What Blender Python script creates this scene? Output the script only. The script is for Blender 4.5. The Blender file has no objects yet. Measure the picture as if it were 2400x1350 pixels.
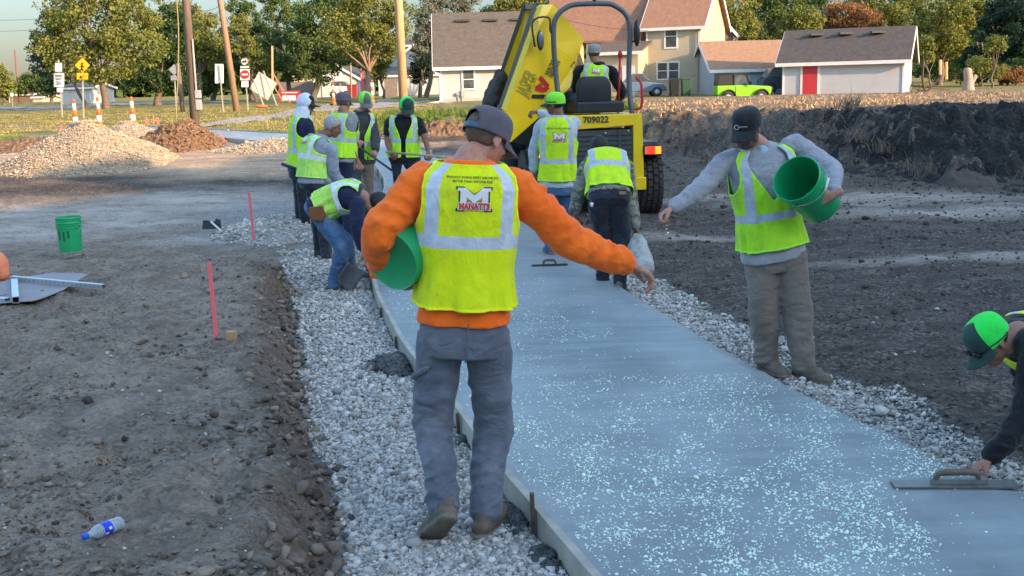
import bpy, bmesh, math, random
import numpy as np
from mathutils import Vector, Matrix
random.seed(7)
RNG = np.random.default_rng(7)
sc = bpy.context.scene
col = sc.collection
R_ = math.radians

# ---------------------------------------------------------------- camera
FPX = 2600.0            # focal length in photo pixels (photo is 2400 px wide)
HCAM = 1.95
PITCH = math.atan((675 - 205) / FPX)
ROLL = -math.atan(0.025)
cam_d = bpy.data.cameras.new("camera"); cam = bpy.data.objects.new("camera", cam_d); col.objects.link(cam)
cam_d.sensor_width = 36; cam_d.lens = 36 * FPX / 2400; cam_d.clip_end = 6000; cam_d.clip_start = 0.05
CR = Matrix.Rotation(R_(90) - PITCH, 4, 'X') @ Matrix.Rotation(ROLL, 4, 'Z')
cam.matrix_world = Matrix.Translation((0, 0, HCAM)) @ CR
sc.camera = cam
CR3 = np.array(CR.to_3x3())
def ray(px, py):
    return CR3 @ np.array([(px - 1200) / FPX, -(py - 675) / FPX, -1.0])
def at(px, py, Y):                       # the point seen at (px, py) that is Y metres ahead
    d = ray(px, py); k = Y / d[1]
    return np.array([d[0] * k, Y, HCAM + d[2] * k])
def onz(px, py, z):                      # the point seen at (px, py) at height z
    d = ray(px, py); k = (z - HCAM) / d[2]
    return np.array([d[0] * k, d[1] * k, z])

# ---------------------------------------------------------------- world, sun, exposure
SUN_AZ = math.atan2(0.80, -0.60)         # direction towards the sun: x=.80, y=-.60
SUN_EL = R_(17)
SKY_LO = (.28, .275, .295); SKY_HI = (1.82, 1.86, 1.78)   # sky tint by height: low sky darkened, overhead boosted for more ambient light
w = bpy.data.worlds.new("World"); sc.world = w; w.use_nodes = True
nt = w.node_tree; nt.nodes.clear()
sky = nt.nodes.new("ShaderNodeTexSky"); sky.sky_type = 'NISHITA'; sky.sun_disc = False
sky.sun_elevation = SUN_EL; sky.sun_rotation = SUN_AZ
sky.air_density = 1.0; sky.dust_density = 1.2; sky.ozone_density = 1.5; sky.altitude = 200
bg = nt.nodes.new("ShaderNodeBackground"); bg.inputs[1].default_value = 0.15
wo = nt.nodes.new("ShaderNodeOutputWorld")
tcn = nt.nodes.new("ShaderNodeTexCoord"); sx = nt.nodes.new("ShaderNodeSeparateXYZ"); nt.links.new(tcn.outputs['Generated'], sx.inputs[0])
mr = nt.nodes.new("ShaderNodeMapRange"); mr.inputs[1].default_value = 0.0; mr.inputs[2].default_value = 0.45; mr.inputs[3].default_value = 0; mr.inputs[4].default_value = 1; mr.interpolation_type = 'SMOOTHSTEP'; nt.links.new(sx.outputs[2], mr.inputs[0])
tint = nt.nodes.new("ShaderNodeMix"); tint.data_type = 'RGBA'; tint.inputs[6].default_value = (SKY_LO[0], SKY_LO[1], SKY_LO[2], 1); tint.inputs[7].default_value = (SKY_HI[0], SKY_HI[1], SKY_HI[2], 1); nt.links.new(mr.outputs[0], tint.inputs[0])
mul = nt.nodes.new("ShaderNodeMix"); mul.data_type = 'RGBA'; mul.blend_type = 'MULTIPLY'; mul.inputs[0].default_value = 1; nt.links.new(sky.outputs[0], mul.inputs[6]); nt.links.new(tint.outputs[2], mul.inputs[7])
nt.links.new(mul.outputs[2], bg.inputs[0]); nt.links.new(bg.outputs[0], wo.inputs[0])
sl = bpy.data.lights.new("sun", 'SUN'); sl.energy = 4.6; sl.angle = R_(0.5); sl.color = (1.0, 0.66, 0.36)
so = bpy.data.objects.new("sun", sl); col.objects.link(so)
sdir = Vector((0.80 * math.cos(SUN_EL), -0.60 * math.cos(SUN_EL), math.sin(SUN_EL)))
so.rotation_euler = sdir.to_track_quat('Z', 'Y').to_euler()
sc.view_settings.view_transform = 'Standard'; sc.view_settings.look = 'None'
sc.view_settings.exposure = 1.24; sc.view_settings.gamma = 1
sc.render.engine = 'CYCLES'

# ---------------------------------------------------------------- noise
def _h(i, j, k, s):
    n = (i * 374761393 + j * 668265263 + k * 2147483647 * 3 + s * 974711) & 0xffffffff
    n = ((n ^ (n >> 13)) * 1274126177) & 0xffffffff
    return ((n ^ (n >> 16)) & 0xffff) / 65535.0
def vn(x, y, z=None, s=0):
    x = np.asarray(x, float); y = np.asarray(y, float); z = np.zeros_like(x) if z is None else np.asarray(z, float)
    i = np.floor(x).astype(np.int64); j = np.floor(y).astype(np.int64); k = np.floor(z).astype(np.int64)
    f = x - i; g = y - j; h = z - k
    f = f * f * (3 - 2 * f); g = g * g * (3 - 2 * g); h = h * h * (3 - 2 * h)
    def L(kk):
        a = _h(i, j, kk, s) * (1 - f) + _h(i + 1, j, kk, s) * f
        b = _h(i, j + 1, kk, s) * (1 - f) + _h(i + 1, j + 1, kk, s) * f
        return a * (1 - g) + b * g
    return (L(k) * (1 - h) + L(k + 1) * h) * 2 - 1
def fbm(x, y, z=None, o=4, s=0, gain=.5):
    r = 0; a = 1; t = 0
    for q in range(o):
        m = 2.03 ** q
        r = r + a * vn(np.asarray(x) * m + 17.3 * q, np.asarray(y) * m, None if z is None else np.asarray(z) * m, s + q); t += a; a *= gain
    return r / t
def sst(a, b, x):
    t = np.clip((np.asarray(x, float) - a) / (b - a), 0, 1); return t * t * (3 - 2 * t)

# ---------------------------------------------------------------- materials
def lin(r, g, b):
    f = lambda c: ((c / 255) / 12.92 if c / 255 <= .04045 else (((c / 255) + .055) / 1.055) ** 2.4)
    return (f(r), f(g), f(b))
class NT:
    def __init__(s, name):
        s.m = bpy.data.materials.new(name); s.m.use_nodes = True; s.t = s.m.node_tree
        s.b = s.t.nodes["Principled BSDF"]; s.tc = None
    def n(s, ty, **kw):
        o = s.t.nodes.new(ty)
        for k, v in kw.items():
            if k.startswith('i_'): o.inputs[int(k[2:])].default_value = v
            else: setattr(o, k, v)
        return o
    def l(s, a, b): s.t.links.new(a, b)
    def co(s):
        if not s.tc: s.tc = s.n("ShaderNodeTexCoord")
        return s.tc.outputs['Object']
    def mapd(s, scl=(1, 1, 1), rot=(0, 0, 0), src=None):
        m = s.n("ShaderNodeMapping"); m.inputs['Scale'].default_value = scl; m.inputs['Rotation'].default_value = rot
        s.l(src or s.co(), m.inputs[0]); return m.outputs[0]
    def noise(s, scale, detail=4, rough=.55, vec=None, lo=.3, hi=.7, dist=0):
        n = s.n("ShaderNodeTexNoise"); n.inputs['Scale'].default_value = scale; n.inputs['Detail'].default_value = detail
        n.inputs['Roughness'].default_value = rough; n.inputs['Distortion'].default_value = dist
        s.l(vec or s.co(), n.inputs['Vector']); return s.rng(n.outputs[0], lo, hi)
    def rng(s, v, a, b, c=0, d=1):
        r = s.n("ShaderNodeMapRange"); r.inputs[1].default_value = a; r.inputs[2].default_value = b
        r.inputs[3].default_value = c; r.inputs[4].default_value = d; s.l(v, r.inputs[0]); return r.outputs[0]
    def math(s, op, a, b=None, c=None):
        m = s.n("ShaderNodeMath", operation=op)
        for i, v in enumerate((a, b, c)):
            if v is None: continue
            if isinstance(v, (int, float)): m.inputs[i].default_value = v
            else: s.l(v, m.inputs[i])
        return m.outputs[0]
    def mix(s, f, a, b):
        m = s.n("ShaderNodeMix", data_type='RGBA')
        for i, v in ((0, f), (6, a), (7, b)):
            if isinstance(v, (int, float)): m.inputs[i].default_value = v
            elif isinstance(v, tuple): m.inputs[i].default_value = (*v[:3], 1)
            else: s.l(v, m.inputs[i])
        return m.outputs[2]
    def bump(s, h, st=.5, d=.01, nrm=None):
        b = s.n("ShaderNodeBump"); b.inputs[0].default_value = st; b.inputs[1].default_value = d; s.l(h, b.inputs['Height'])
        if nrm: s.l(nrm, b.inputs['Normal'])
        return b.outputs[0]
    def attr(s, name):
        a = s.n("ShaderNodeAttribute"); a.attribute_name = name; return a.outputs['Fac']
    def sep(s, v):
        a = s.n("ShaderNodeSeparateXYZ"); s.l(v, a.inputs[0]); return a.outputs
    def set(s, **kw):
        nm = {'col': 'Base Color', 'rough': 'Roughness', 'metal': 'Metallic', 'normal': 'Normal', 'alpha': 'Alpha', 'spec': 'Specular IOR Level',
              'emit': 'Emission Color', 'es': 'Emission Strength', 'trans': 'Transmission Weight', 'sheen': 'Sheen Weight', 'coat': 'Coat Weight', 'sss': 'Subsurface Weight'}
        for k, v in kw.items():
            i = s.b.inputs[nm[k]]
            if isinstance(v, tuple): i.default_value = (*v[:3], 1)
            elif isinstance(v, (int, float)): i.default_value = v
            else: s.l(v, i)
        return s.m
def pm(name, c1, c2=None, scale=8, rough=.7, bump=0, bscale=40, bd=.01, metal=0, detail=4, **kw):
    n = NT(name)
    c2 = c2 or tuple(x * .8 for x in c1)
    c = n.mix(n.noise(scale, detail), c1, c2)
    n.set(col=c, rough=rough, metal=metal, **kw)
    if bump: n.set(normal=n.bump(n.noise(bscale, 4, lo=0, hi=1), bump, bd))
    return n.m
def cloth(name, c1, c2, scale=5, fold=.5, rough=.9, weave=500, stain=None):
    n = NT(name)
    f = n.noise(scale, 5, lo=.3, hi=.72)
    c = n.mix(f, c1, c2)
    if stain: c = n.mix(n.math('MULTIPLY', n.noise(9, 5, .6, lo=.52, hi=.75), .6), c, stain)
    n1 = n.noise(7, 3, .5, vec=n.mapd((1, 1, 1.6)), lo=0, hi=1, dist=1.2)
    n2 = n.noise(22, 3, .6, vec=n.mapd((1, 1, 1.3)), lo=0, hi=1, dist=.8)
    b1 = n.bump(n1, fold, .05); b2 = n.bump(n2, fold * .5, .015, b1)
    b3 = n.bump(n.noise(weave, 1, lo=0, hi=1), .2, .001, b2)
    n.set(col=c, rough=rough, normal=b3, spec=.2, sheen=.15)
    return n.m

# ---------------------------------------------------------------- objects
def tag(o, label=None, cat=None, group=None, kind=None):
    if label: o['label'] = label
    if cat: o['category'] = cat
    if group: o['group'] = group
    if kind: o['kind'] = kind
    return o
def thing(name, label, cat, loc=(0, 0, 0), group=None):
    o = bpy.data.objects.new(name, None); col.objects.link(o); o.location = tuple(float(v) for v in loc); o.empty_display_size = .2
    return tag(o, label, cat, group)
def wloc(p):
    v = np.zeros(3)
    while p is not None: v += np.array(p.location); p = p.parent
    return v
def obj(name, V, F, mats, parent=None, smooth=False, mi=None, loc=None, attrs=None, uv=None):
    """one mesh object; V in world coordinates; origin at parent's origin (or loc)"""
    V = np.asarray(V, float)
    o0 = wloc(parent) if parent is not None else (np.array(loc, float) if loc is not None else np.zeros(3))
    me = bpy.data.meshes.new(name)
    V = V - o0
    if isinstance(F, np.ndarray) and F.ndim == 2:
        nf, k = F.shape
        me.vertices.add(len(V)); me.vertices.foreach_set('co', V.astype(np.float32).ravel())
        me.loops.add(nf * k); me.loops.foreach_set('vertex_index', F.astype(np.int32).ravel())
        me.polygons.add(nf); me.polygons.foreach_set('loop_start', np.arange(nf, dtype=np.int32) * k)
        me.polygons.foreach_set('loop_total', np.full(nf, k, np.int32))
        me.update(calc_edges=True)
    else:
        me.from_pydata([tuple(v) for v in V], [], [tuple(int(i) for i in f) for f in F])
    if not isinstance(mats, (list, tuple)): mats = [mats]
    for m in mats: me.materials.append(m)
    if mi is not None: me.polygons.foreach_set('material_index', np.asarray(mi, np.int32))
    if smooth: me.polygons.foreach_set('use_smooth', np.ones(len(me.polygons), bool))
    if attrs:
        for k, v in attrs.items():
            a = me.attributes.new(k, 'FLOAT', 'POINT'); a.data.foreach_set('value', np.asarray(v, np.float32))
    if uv is not None:
        l = me.uv_layers.new(name='UVMap'); vi = np.empty(len(me.loops), np.int32); me.loops.foreach_get('vertex_index', vi)
        l.data.foreach_set('uv', np.asarray(uv, np.float32)[vi].ravel())
    me.validate(verbose=False); me.update()
    o = bpy.data.objects.new(name, me); col.objects.link(o)
    if parent is not None: o.parent = parent
    elif loc is not None: o.location = tuple(o0)
    return o
def solid(o, t, off=0):
    m = o.modifiers.new('solid', 'SOLIDIFY'); m.thickness = t; m.offset = off; return o
def bev(o, wd, seg=2):
    m = o.modifiers.new('bevel', 'BEVEL'); m.width = wd; m.segments = seg; m.limit_method = 'ANGLE'; m.angle_limit = R_(40); return o
class MB:
    """collects shapes, all in world coordinates"""
    def __init__(s): s.V = []; s.F = []; s.mi = []; s.cur = 0; s.T = None
    def add(s, V, F, mi=None):
        V = np.asarray(V, float)
        if s.T is not None: V = V @ s.T[0].T + s.T[1]
        b = sum(len(v) for v in s.V); s.V.append(V)
        for f in F: s.F.append(tuple(int(i) + b for i in f)); s.mi.append(s.cur if mi is None else mi)
        return s
    def box(s, lo, hi, rz=0, piv=None, mi=None):
        (a, b, c), (d, e, f) = lo, hi
        V = np.array([(a, b, c), (d, b, c), (d, e, c), (a, e, c), (a, b, f), (d, b, f), (d, e, f), (a, e, f)], float)
        if rz:
            p = np.array(piv if piv is not None else [(a + d) / 2, (b + e) / 2, 0]); cc, ss = math.cos(rz), math.sin(rz)
            Q = V - [p[0], p[1], 0]; V = np.stack([Q[:, 0] * cc - Q[:, 1] * ss + p[0], Q[:, 0] * ss + Q[:, 1] * cc + p[1], V[:, 2]], 1)
        return s.add(V, [(0, 3, 2, 1), (4, 5, 6, 7), (0, 1, 5, 4), (1, 2, 6, 5), (2, 3, 7, 6), (3, 0, 4, 7)], mi)
    def bar(s, p, q, wx, wy, up=(0, 0, 1), mi=None):
        p = np.array(p, float); q = np.array(q, float); d = q - p; L = np.linalg.norm(d); d /= L
        u = np.array(up, float)
        if abs(u @ d) > .98: u = np.array([1., 0, 0])
        a = np.cross(d, u); a /= np.linalg.norm(a); b = np.cross(a, d)
        V = []
        for e in (p, q):
            for i, j in ((-1, -1), (1, -1), (1, 1), (-1, 1)): V.append(e + a * i * wx / 2 + b * j * wy / 2)
        return s.add(V, [(3, 2, 1, 0), (4, 5, 6, 7), (0, 1, 5, 4), (1, 2, 6, 5), (2, 3, 7, 6), (3, 0, 4, 7)], mi)
    def cyl(s, p, q, r0, r1=None, n=16, mi=None, caps=True):
        r1 = r0 if r1 is None else r1
        p = np.array(p, float); q = np.array(q, float); d = q - p; d /= np.linalg.norm(d)
        u = np.array([0, 0, 1.]) if abs(d[2]) < .9 else np.array([1., 0, 0])
        a = np.cross(d, u); a /= np.linalg.norm(a); b = np.cross(a, d)
        V = []
        for e, r in ((p, r0), (q, r1)):
            for i in range(n): t = 2 * math.pi * i / n; V.append(e + r * (a * math.cos(t) + b * math.sin(t)))
        F = [(i, i + n, (i + 1) % n + n, (i + 1) % n) for i in range(n)]
        if caps: F += [tuple(range(n)), tuple(range(2 * n - 1, n - 1, -1))]
        return s.add(V, F, mi)
    def poly(s, P, mi=None): return s.add(P, [tuple(range(len(P)))], mi)
    def prism(s, P, ext, mi=None):
        P = np.asarray(P, float); n = len(P); e = np.asarray(ext, float)
        V = np.concatenate([P, P + e])
        F = [tuple(range(n)), tuple(range(2 * n - 1, n - 1, -1))] + [(i, i + n, (i + 1) % n + n, (i + 1) % n) for i in range(n)]
        return s.add(V, F, mi)
    def tube(s, pts, rad, nu=10, sub=5, mi=None, **k):
        V, F = tube(pts, rad, nu, sub, **k); return s.add(V, F, mi)
    def build(s, name, mats, parent=None, smooth=False, loc=None):
        V = np.concatenate(s.V)
        o = obj(name, V, s.F, mats, parent, smooth, s.mi, loc)
        if smooth == 'auto': pass
        return o
def fixn(o):
    bm = bmesh.new(); bm.from_mesh(o.data); bmesh.ops.recalc_face_normals(bm, faces=bm.faces[:]); bm.to_mesh(o.data); bm.free(); return o
def nrm(v): v = np.asarray(v, float); return v / (np.linalg.norm(v) + 1e-12)
def catmull(P, sub):
    P = np.asarray(P, float)
    if len(P) == 2 or sub <= 1:
        return np.concatenate([P[i] + (P[i + 1] - P[i]) * np.linspace(0, 1, sub + 1)[:-1, None] for i in range(len(P) - 1)] + [P[-1:]]) if sub > 1 else P
    Q = np.concatenate([[2 * P[0] - P[1]], P, [2 * P[-1] - P[-2]]]); out = []
    for i in range(1, len(Q) - 2):
        a, b, c, d = Q[i - 1], Q[i], Q[i + 1], Q[i + 2]
        for t in np.linspace(0, 1, sub + 1)[:-1]:
            out.append(.5 * ((2 * b) + (-a + c) * t + (2 * a - 5 * b + 4 * c - d) * t * t + (-a + 3 * b - 3 * c + d) * t ** 3))
    out.append(P[-1]); return np.array(out)
def tube(pts, rad, nu=16, sub=5, wr=0, seed=0, flat=None, fl=1.0, capr=True, freq=9, lam=.06):
    """tapered round tube along a smooth curve; wr = cloth folds across the tube; flat = axis squeezed by fl"""
    P4 = catmull(np.column_stack([np.asarray(pts, float), np.asarray(rad, float)]), sub)
    P = P4[:, :3]; r = np.maximum(P4[:, 3], 1e-4)
    T = np.gradient(P, axis=0); T /= np.linalg.norm(T, axis=1)[:, None] + 1e-12
    a = np.cross(T[0], [0.3, 0.2, 1.0]); a = a / (np.linalg.norm(a) + 1e-9)
    th = np.arange(nu) * 2 * math.pi / nu
    V = []; s = 0
    if capr:
        P = np.concatenate([[P[0] - T[0] * r[0] * .6], [P[0] - T[0] * r[0] * .35], P, [P[-1] + T[-1] * r[-1] * .35], [P[-1] + T[-1] * r[-1] * .6]])
        r = np.concatenate([[r[0] * .35, r[0] * .8], r, [r[-1] * .8, r[-1] * .35]]); T = np.concatenate([T[:1], T[:1], T, T[-1:], T[-1:]])
    for i in range(len(P)):
        a = a - T[i] * (a @ T[i]); a = a / np.linalg.norm(a); b = np.cross(T[i], a)
        if i: s += np.linalg.norm(P[i] - P[i - 1])
        rr = np.full(nu, r[i])
        if wr:
            q_ = fbm(s / r[i] * freq * .1 + 5 + .45 * np.cos(th + seed), np.cos(th) * .9, np.sin(th) * .9 + seed * 3.1, o=2, s=seed)
            ph = s * math.pi / lam + 1.3 * np.cos(th + seed * 1.7) + 2.2 * vn(s * 6 + 0 * th, np.cos(th) * .8, np.sin(th) * .8 + seed, s=seed + 3)
            am = np.clip(.45 + 1.3 * vn(s * 9 + 3 + 0 * th, np.cos(th) * 1.1, np.sin(th) * 1.1, s=seed + 7), 0, 1.3)
            rr = rr * (1 + wr * q_ * .6) + wr * lam * .95 * am * ((1 - np.abs(np.sin(ph))) ** 1.4 - .35)
        off = rr[:, None] * (np.cos(th)[:, None] * a + np.sin(th)[:, None] * b)
        if flat is not None: off = off - (off @ flat)[:, None] * flat * (1 - fl)
        V.append(P[i] + off)
    n = len(P); V = np.concatenate(V)
    F = [(i * nu + j, i * nu + (j + 1) % nu, (i + 1) * nu + (j + 1) % nu, (i + 1) * nu + j) for i in range(n - 1) for j in range(nu)]
    F += [tuple(range(nu - 1, -1, -1)), tuple((n - 1) * nu + j for j in range(nu))]
    return V, F
def lathe(prof, c, ax, n=32):
    ax = nrm(ax); u = np.array([0, 0, 1.]) if abs(ax[2]) < .9 else np.array([1., 0, 0])
    a = nrm(np.cross(ax, u)); b = np.cross(ax, a); V = []
    for r, h in prof:
        for i in range(n): t = 2 * math.pi * i / n; V.append(np.array(c) + ax * h + r * (a * math.cos(t) + b * math.sin(t)))
    F = [(i * n + j, i * n + (j + 1) % n, (i + 1) * n + (j + 1) % n, (i + 1) * n + j) for i in range(len(prof) - 1) for j in range(n)]
    return np.array(V), F
def ell(c, r, ax=None, nu=16, nv=10):
    ax = np.eye(3) if ax is None else np.asarray(ax)     # rows = axes
    V = []
    for i in range(nv + 1):
        p = math.pi * i / nv
        for j in range(nu):
            t = 2 * math.pi * j / nu
            V.append(np.array(c) + ax[0] * r[0] * math.sin(p) * math.cos(t) + ax[1] * r[1] * math.sin(p) * math.sin(t) + ax[2] * r[2] * math.cos(p))
    F = [(i * nu + j, (i + 1) * nu + j, (i + 1) * nu + (j + 1) % nu, i * nu + (j + 1) % nu) for i in range(nv) for j in range(nu)]
    return np.array(V), F
def remesh(parts, voxel, smooth=3):
    """union of closed shapes as one continuous surface"""
    V = []; F = []; b = 0
    for v, f in parts:
        V.append(v); F += [tuple(int(i) + b for i in q) for q in f]; b += len(v)
    me = bpy.data.meshes.new('t'); me.from_pydata([tuple(v) for v in np.concatenate(V)], [], F); me.validate()
    bm = bmesh.new(); bm.from_mesh(me); bmesh.ops.remove_doubles(bm, verts=bm.verts[:], dist=1e-5); bm.to_mesh(me); bm.free()
    o = bpy.data.objects.new('t', me); col.objects.link(o)
    m = o.modifiers.new('r', 'REMESH'); m.mode = 'VOXEL'; m.voxel_size = voxel
    if smooth: q = o.modifiers.new('s', 'SMOOTH'); q.iterations = smooth; q.factor = .5
    dg = bpy.context.evaluated_depsgraph_get(); e = o.evaluated_get(dg); m2 = e.to_mesh()
    n = len(m2.vertices); VV = np.empty(n * 3, np.float32); m2.vertices.foreach_get('co', VV)
    FF = np.empty(len(m2.loops), np.int32); m2.loops.foreach_get('vertex_index', FF); FF = FF.reshape(-1, 4)
    NN = np.empty(n * 3, np.float32); m2.vertices.foreach_get('normal', NN)
    VV = VV.reshape(-1, 3).astype(float); NN = NN.reshape(-1, 3).astype(float)
    e.to_mesh_clear(); bpy.data.objects.remove(o); bpy.data.meshes.remove(me)
    return VV, FF, NN
_tc = {}
def textmesh(s, size, bold=0, align='CENTER', spc=1.0):
    """2-D text as (V, F) in the xy plane"""
    cu = bpy.data.curves.new('t', 'FONT'); cu.body = s; cu.size = size; cu.align_x = align; cu.align_y = 'CENTER'; cu.offset = bold; cu.space_character = spc; cu.resolution_u = 2
    o = bpy.data.objects.new('t', cu); col.objects.link(o)
    dg = bpy.context.evaluated_depsgraph_get(); m = o.evaluated_get(dg).to_mesh()
    V = np.array([v.co[:] for v in m.vertices]).reshape(-1, 3); F = [tuple(p.vertices) for p in m.polygons]
    o.evaluated_get(dg).to_mesh_clear(); bpy.data.objects.remove(o); bpy.data.curves.remove(cu)
    return V, F
def lettering(name, s, c, ux, uy, size, mat, parent, bold=0, spc=1.0, align='CENTER', wrap=None):
    V, F = textmesh(s, size, bold, align, spc); ux = np.asarray(ux, float); uy = np.asarray(uy, float)
    W = np.array(c) + V[:, :1] * ux + V[:, 1:2] * uy
    return obj(name, W, F, mat, parent)
# ================================================================ terrain
def base(y): return np.interp(y, [0, 13, 18, 24, 30, 40, 70, 140, 400], [0, 0, .12, .5, .75, .95, 1.1, 1.5, 2.6])
def gp(px, py, dz=0.0):
    z = dz
    for _ in range(25):
        p = onz(px, py, z); z = .5 * z + .5 * (float(base(p[1])) + dz)
    return onz(px, py, z)
SLT = .12                                   # slab top above the stone base
def pl(L, dz): return np.array([gp(a, b, dz) for a, b in L])
EL = pl([(1780, 1780), (1560, 1520), (1410, 1350), (1320, 1247), (1273, 1191), (1175, 1079), (1073, 944), (1010, 872), (955, 803), (925, 750), (893, 690), (875, 630), (868, 585), (872, 540), (885, 490), (903, 445), (904, 420), (881, 385), (850, 364), (795, 350), (690, 338), (560, 326), (440, 316), (330, 309)], SLT)
ER = pl([(3000, 1420), (2700, 1290), (2400, 1155), (2250, 1088), (2150, 1045), (2050, 1000), (1900, 928), (1790, 872), (1700, 822), (1560, 735), (1460, 675), (1400, 632), (1330, 585), (1270, 545), (1200, 500), (1120, 445), (1050, 395), (1000, 352), (935, 334), (868, 322), (700, 314), (560, 307), (440, 301), (330, 296)], SLT)
EL = catmull(EL, 4); ER = catmull(ER, 4)
def rs(P, n):
    d = np.r_[0, np.cumsum(np.linalg.norm(np.diff(P, axis=0), axis=1))]; t = np.linspace(0, d[-1], n)
    return np.stack([np.interp(t, d, P[:, k]) for k in range(3)], 1)
def polydist(x, y, P):
    """distance to polyline and signed side (+ = left of travel direction)"""
    best = np.full(x.shape, 1e9); side = np.zeros(x.shape)
    for i in range(len(P) - 1):
        ax, ay = P[i, :2]; bx, by = P[i + 1, :2]; dx, dy = bx - ax, by - ay; L = dx * dx + dy * dy + 1e-12
        t = np.clip(((x - ax) * dx + (y - ay) * dy) / L, 0, 1); qx, qy = x - ax - t * dx, y - ay - t * dy
        d = np.hypot(qx, qy); m = d < best; best = np.where(m, d, best); side = np.where(m, np.sign(dx * qy - dy * qx), side)
    return best, side
EL_e = np.vstack([EL[0] + (EL[0] - EL[1]) * 8, rs(EL, 60)]); ER_e = np.vstack([ER[0] + (ER[0] - ER[1]) * 8, rs(ER, 60)])
TOE = np.array([gp(a, b, 0) for a, b in [(1100, 1950), (930, 1600), (812, 1350), (820, 1250), (795, 1150), (745, 1050), (722, 960), (712, 870), (705, 780), (690, 700), (678, 640), (655, 590), (620, 555)]])
TOE = TOE[np.argsort(TOE[:, 1])]
def slabmask(x, y):
    dl, sl_ = polydist(x, y, EL_e); dr, sr = polydist(x, y, ER_e)
    inside = (sl_ < 0) & (sr > 0)
    return dl, sl_, dr, sr, inside
CLUMP = lambda x, y: fbm(x * 1.6, y * 1.6, o=3, s=3)
def height(x, y, fine=True):
    x = np.asarray(x, float); y = np.asarray(y, float)
    z = base(y).astype(float)
    dl, sl_, dr, sr, ins = slabmask(x, y)
    near = np.clip(np.minimum(dl, dr) / 1.0, 0, 1); near = np.where(ins, 0, near)
    # left bank of undisturbed soil above the stone bed
    tx = np.interp(y, TOE[:, 1], TOE[:, 0]) + .15 * fbm(y * 2.3, y * 0 + 3, o=3, s=9)
    bank = sst(0, .34 + .12 * vn(y * 1.3, y * 0, s=5), tx - x) * (1 - sst(11.3, 12.6, y)) * (y > -5)
    bank = np.where(x < tx, bank, 0)
    z = z + .20 * bank
    lump = fbm(x * 3.1, y * 3.1, o=4, s=11) * .035 + np.abs(fbm(x * 1.1, y * 1.1, o=2, s=4)) * .05
    leftlump = bank * 1.5 * (lump + .05 * np.maximum(0, fbm(x * 2.2, y * 4, o=3, s=21)) * sst(.9, .1, tx - x))
    z = z + leftlump
    # gentle mounds further left
    z = z + np.where((x < -1.9) & (y > 9), .05 * fbm(x * .9, y * .9, o=3, s=31) * sst(9, 12, y), 0)
    # right hand side: churned dark soil, then the berm
    rgt = sst(.35, .8, np.where(sr < 0, dr, 0))
    z = z + rgt * (.04 + .045 * fbm(x * 1.3, y * 2.2, o=4, s=41))
    # tyre ruts
    z = z - rgt * .055 * np.maximum(0, np.sin(x * 2.2 + y * .5 + 1.2 * vn(x * .4, y * .4, s=2))) * sst(5, 9, y)
    crest = np.interp(x, [-4, -2.5, 0, 2.5, 4, 12, 30], [0, .55, .75, 1.2, 1.34, 1.36, 1.34])
    toe_y = np.interp(x, [-4, 0, 3, 6, 9, 14, 30], [26, 24, 21.5, 20, 18.5, 16.5, 14]) + .8 * vn(x * .5, y * .05, s=8)
    t = (y - toe_y + .8) / 5.6
    berm = crest * sst(0, 1, t + .14 * fbm(x * .8, y * .8, o=3, s=51)) + (t > -.1) * (t < 1.6) * .30 * (np.abs(fbm(x * 1.5, y * 1.3, o=4, s=55, gain=.6)) * 2.2 - .35) * sst(-.1, .2, t)
    plat = np.interp(y, [25, 60, 90, 400], [1.27, 1.12, 1.15, 2.6])
    bm_ = np.minimum(berm, plat + .10 * sst(-1, .5, fbm(x * .7, y * .5, o=3, s=58)) * (y < 34)) 
    wr = sst(-4, -1.5, x)
    z = np.where((x > -4) & (y > 13), np.maximum(z, bm_ * wr * (~ins)), z)
    if fine:
        n = fbm(x * 7, y * 7, o=4, s=61, gain=.6)
        amp = np.where(ins, 0, np.where((x < tx - .1) & (y < 13), .040, .028)) * np.clip(near * 2, .25, 1) * sst(60, 20, y)
        z = z + amp * n
    z = np.where(ins & (y < 45), np.minimum(z, base(y) + .02), z)
    return z

def pxellipse(x, y, px, py, wx, wy, dz=0):
    """soft patch on the ground, given where it shows and its size in metres"""
    c = gp(px, py, dz); return np.clip(1.3 - np.hypot((x - c[0]) / wx, (y - c[1]) / wy) + .35 * fbm(x * .9, y * .9, o=4, s=int(px)), 0, 1)

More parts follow.
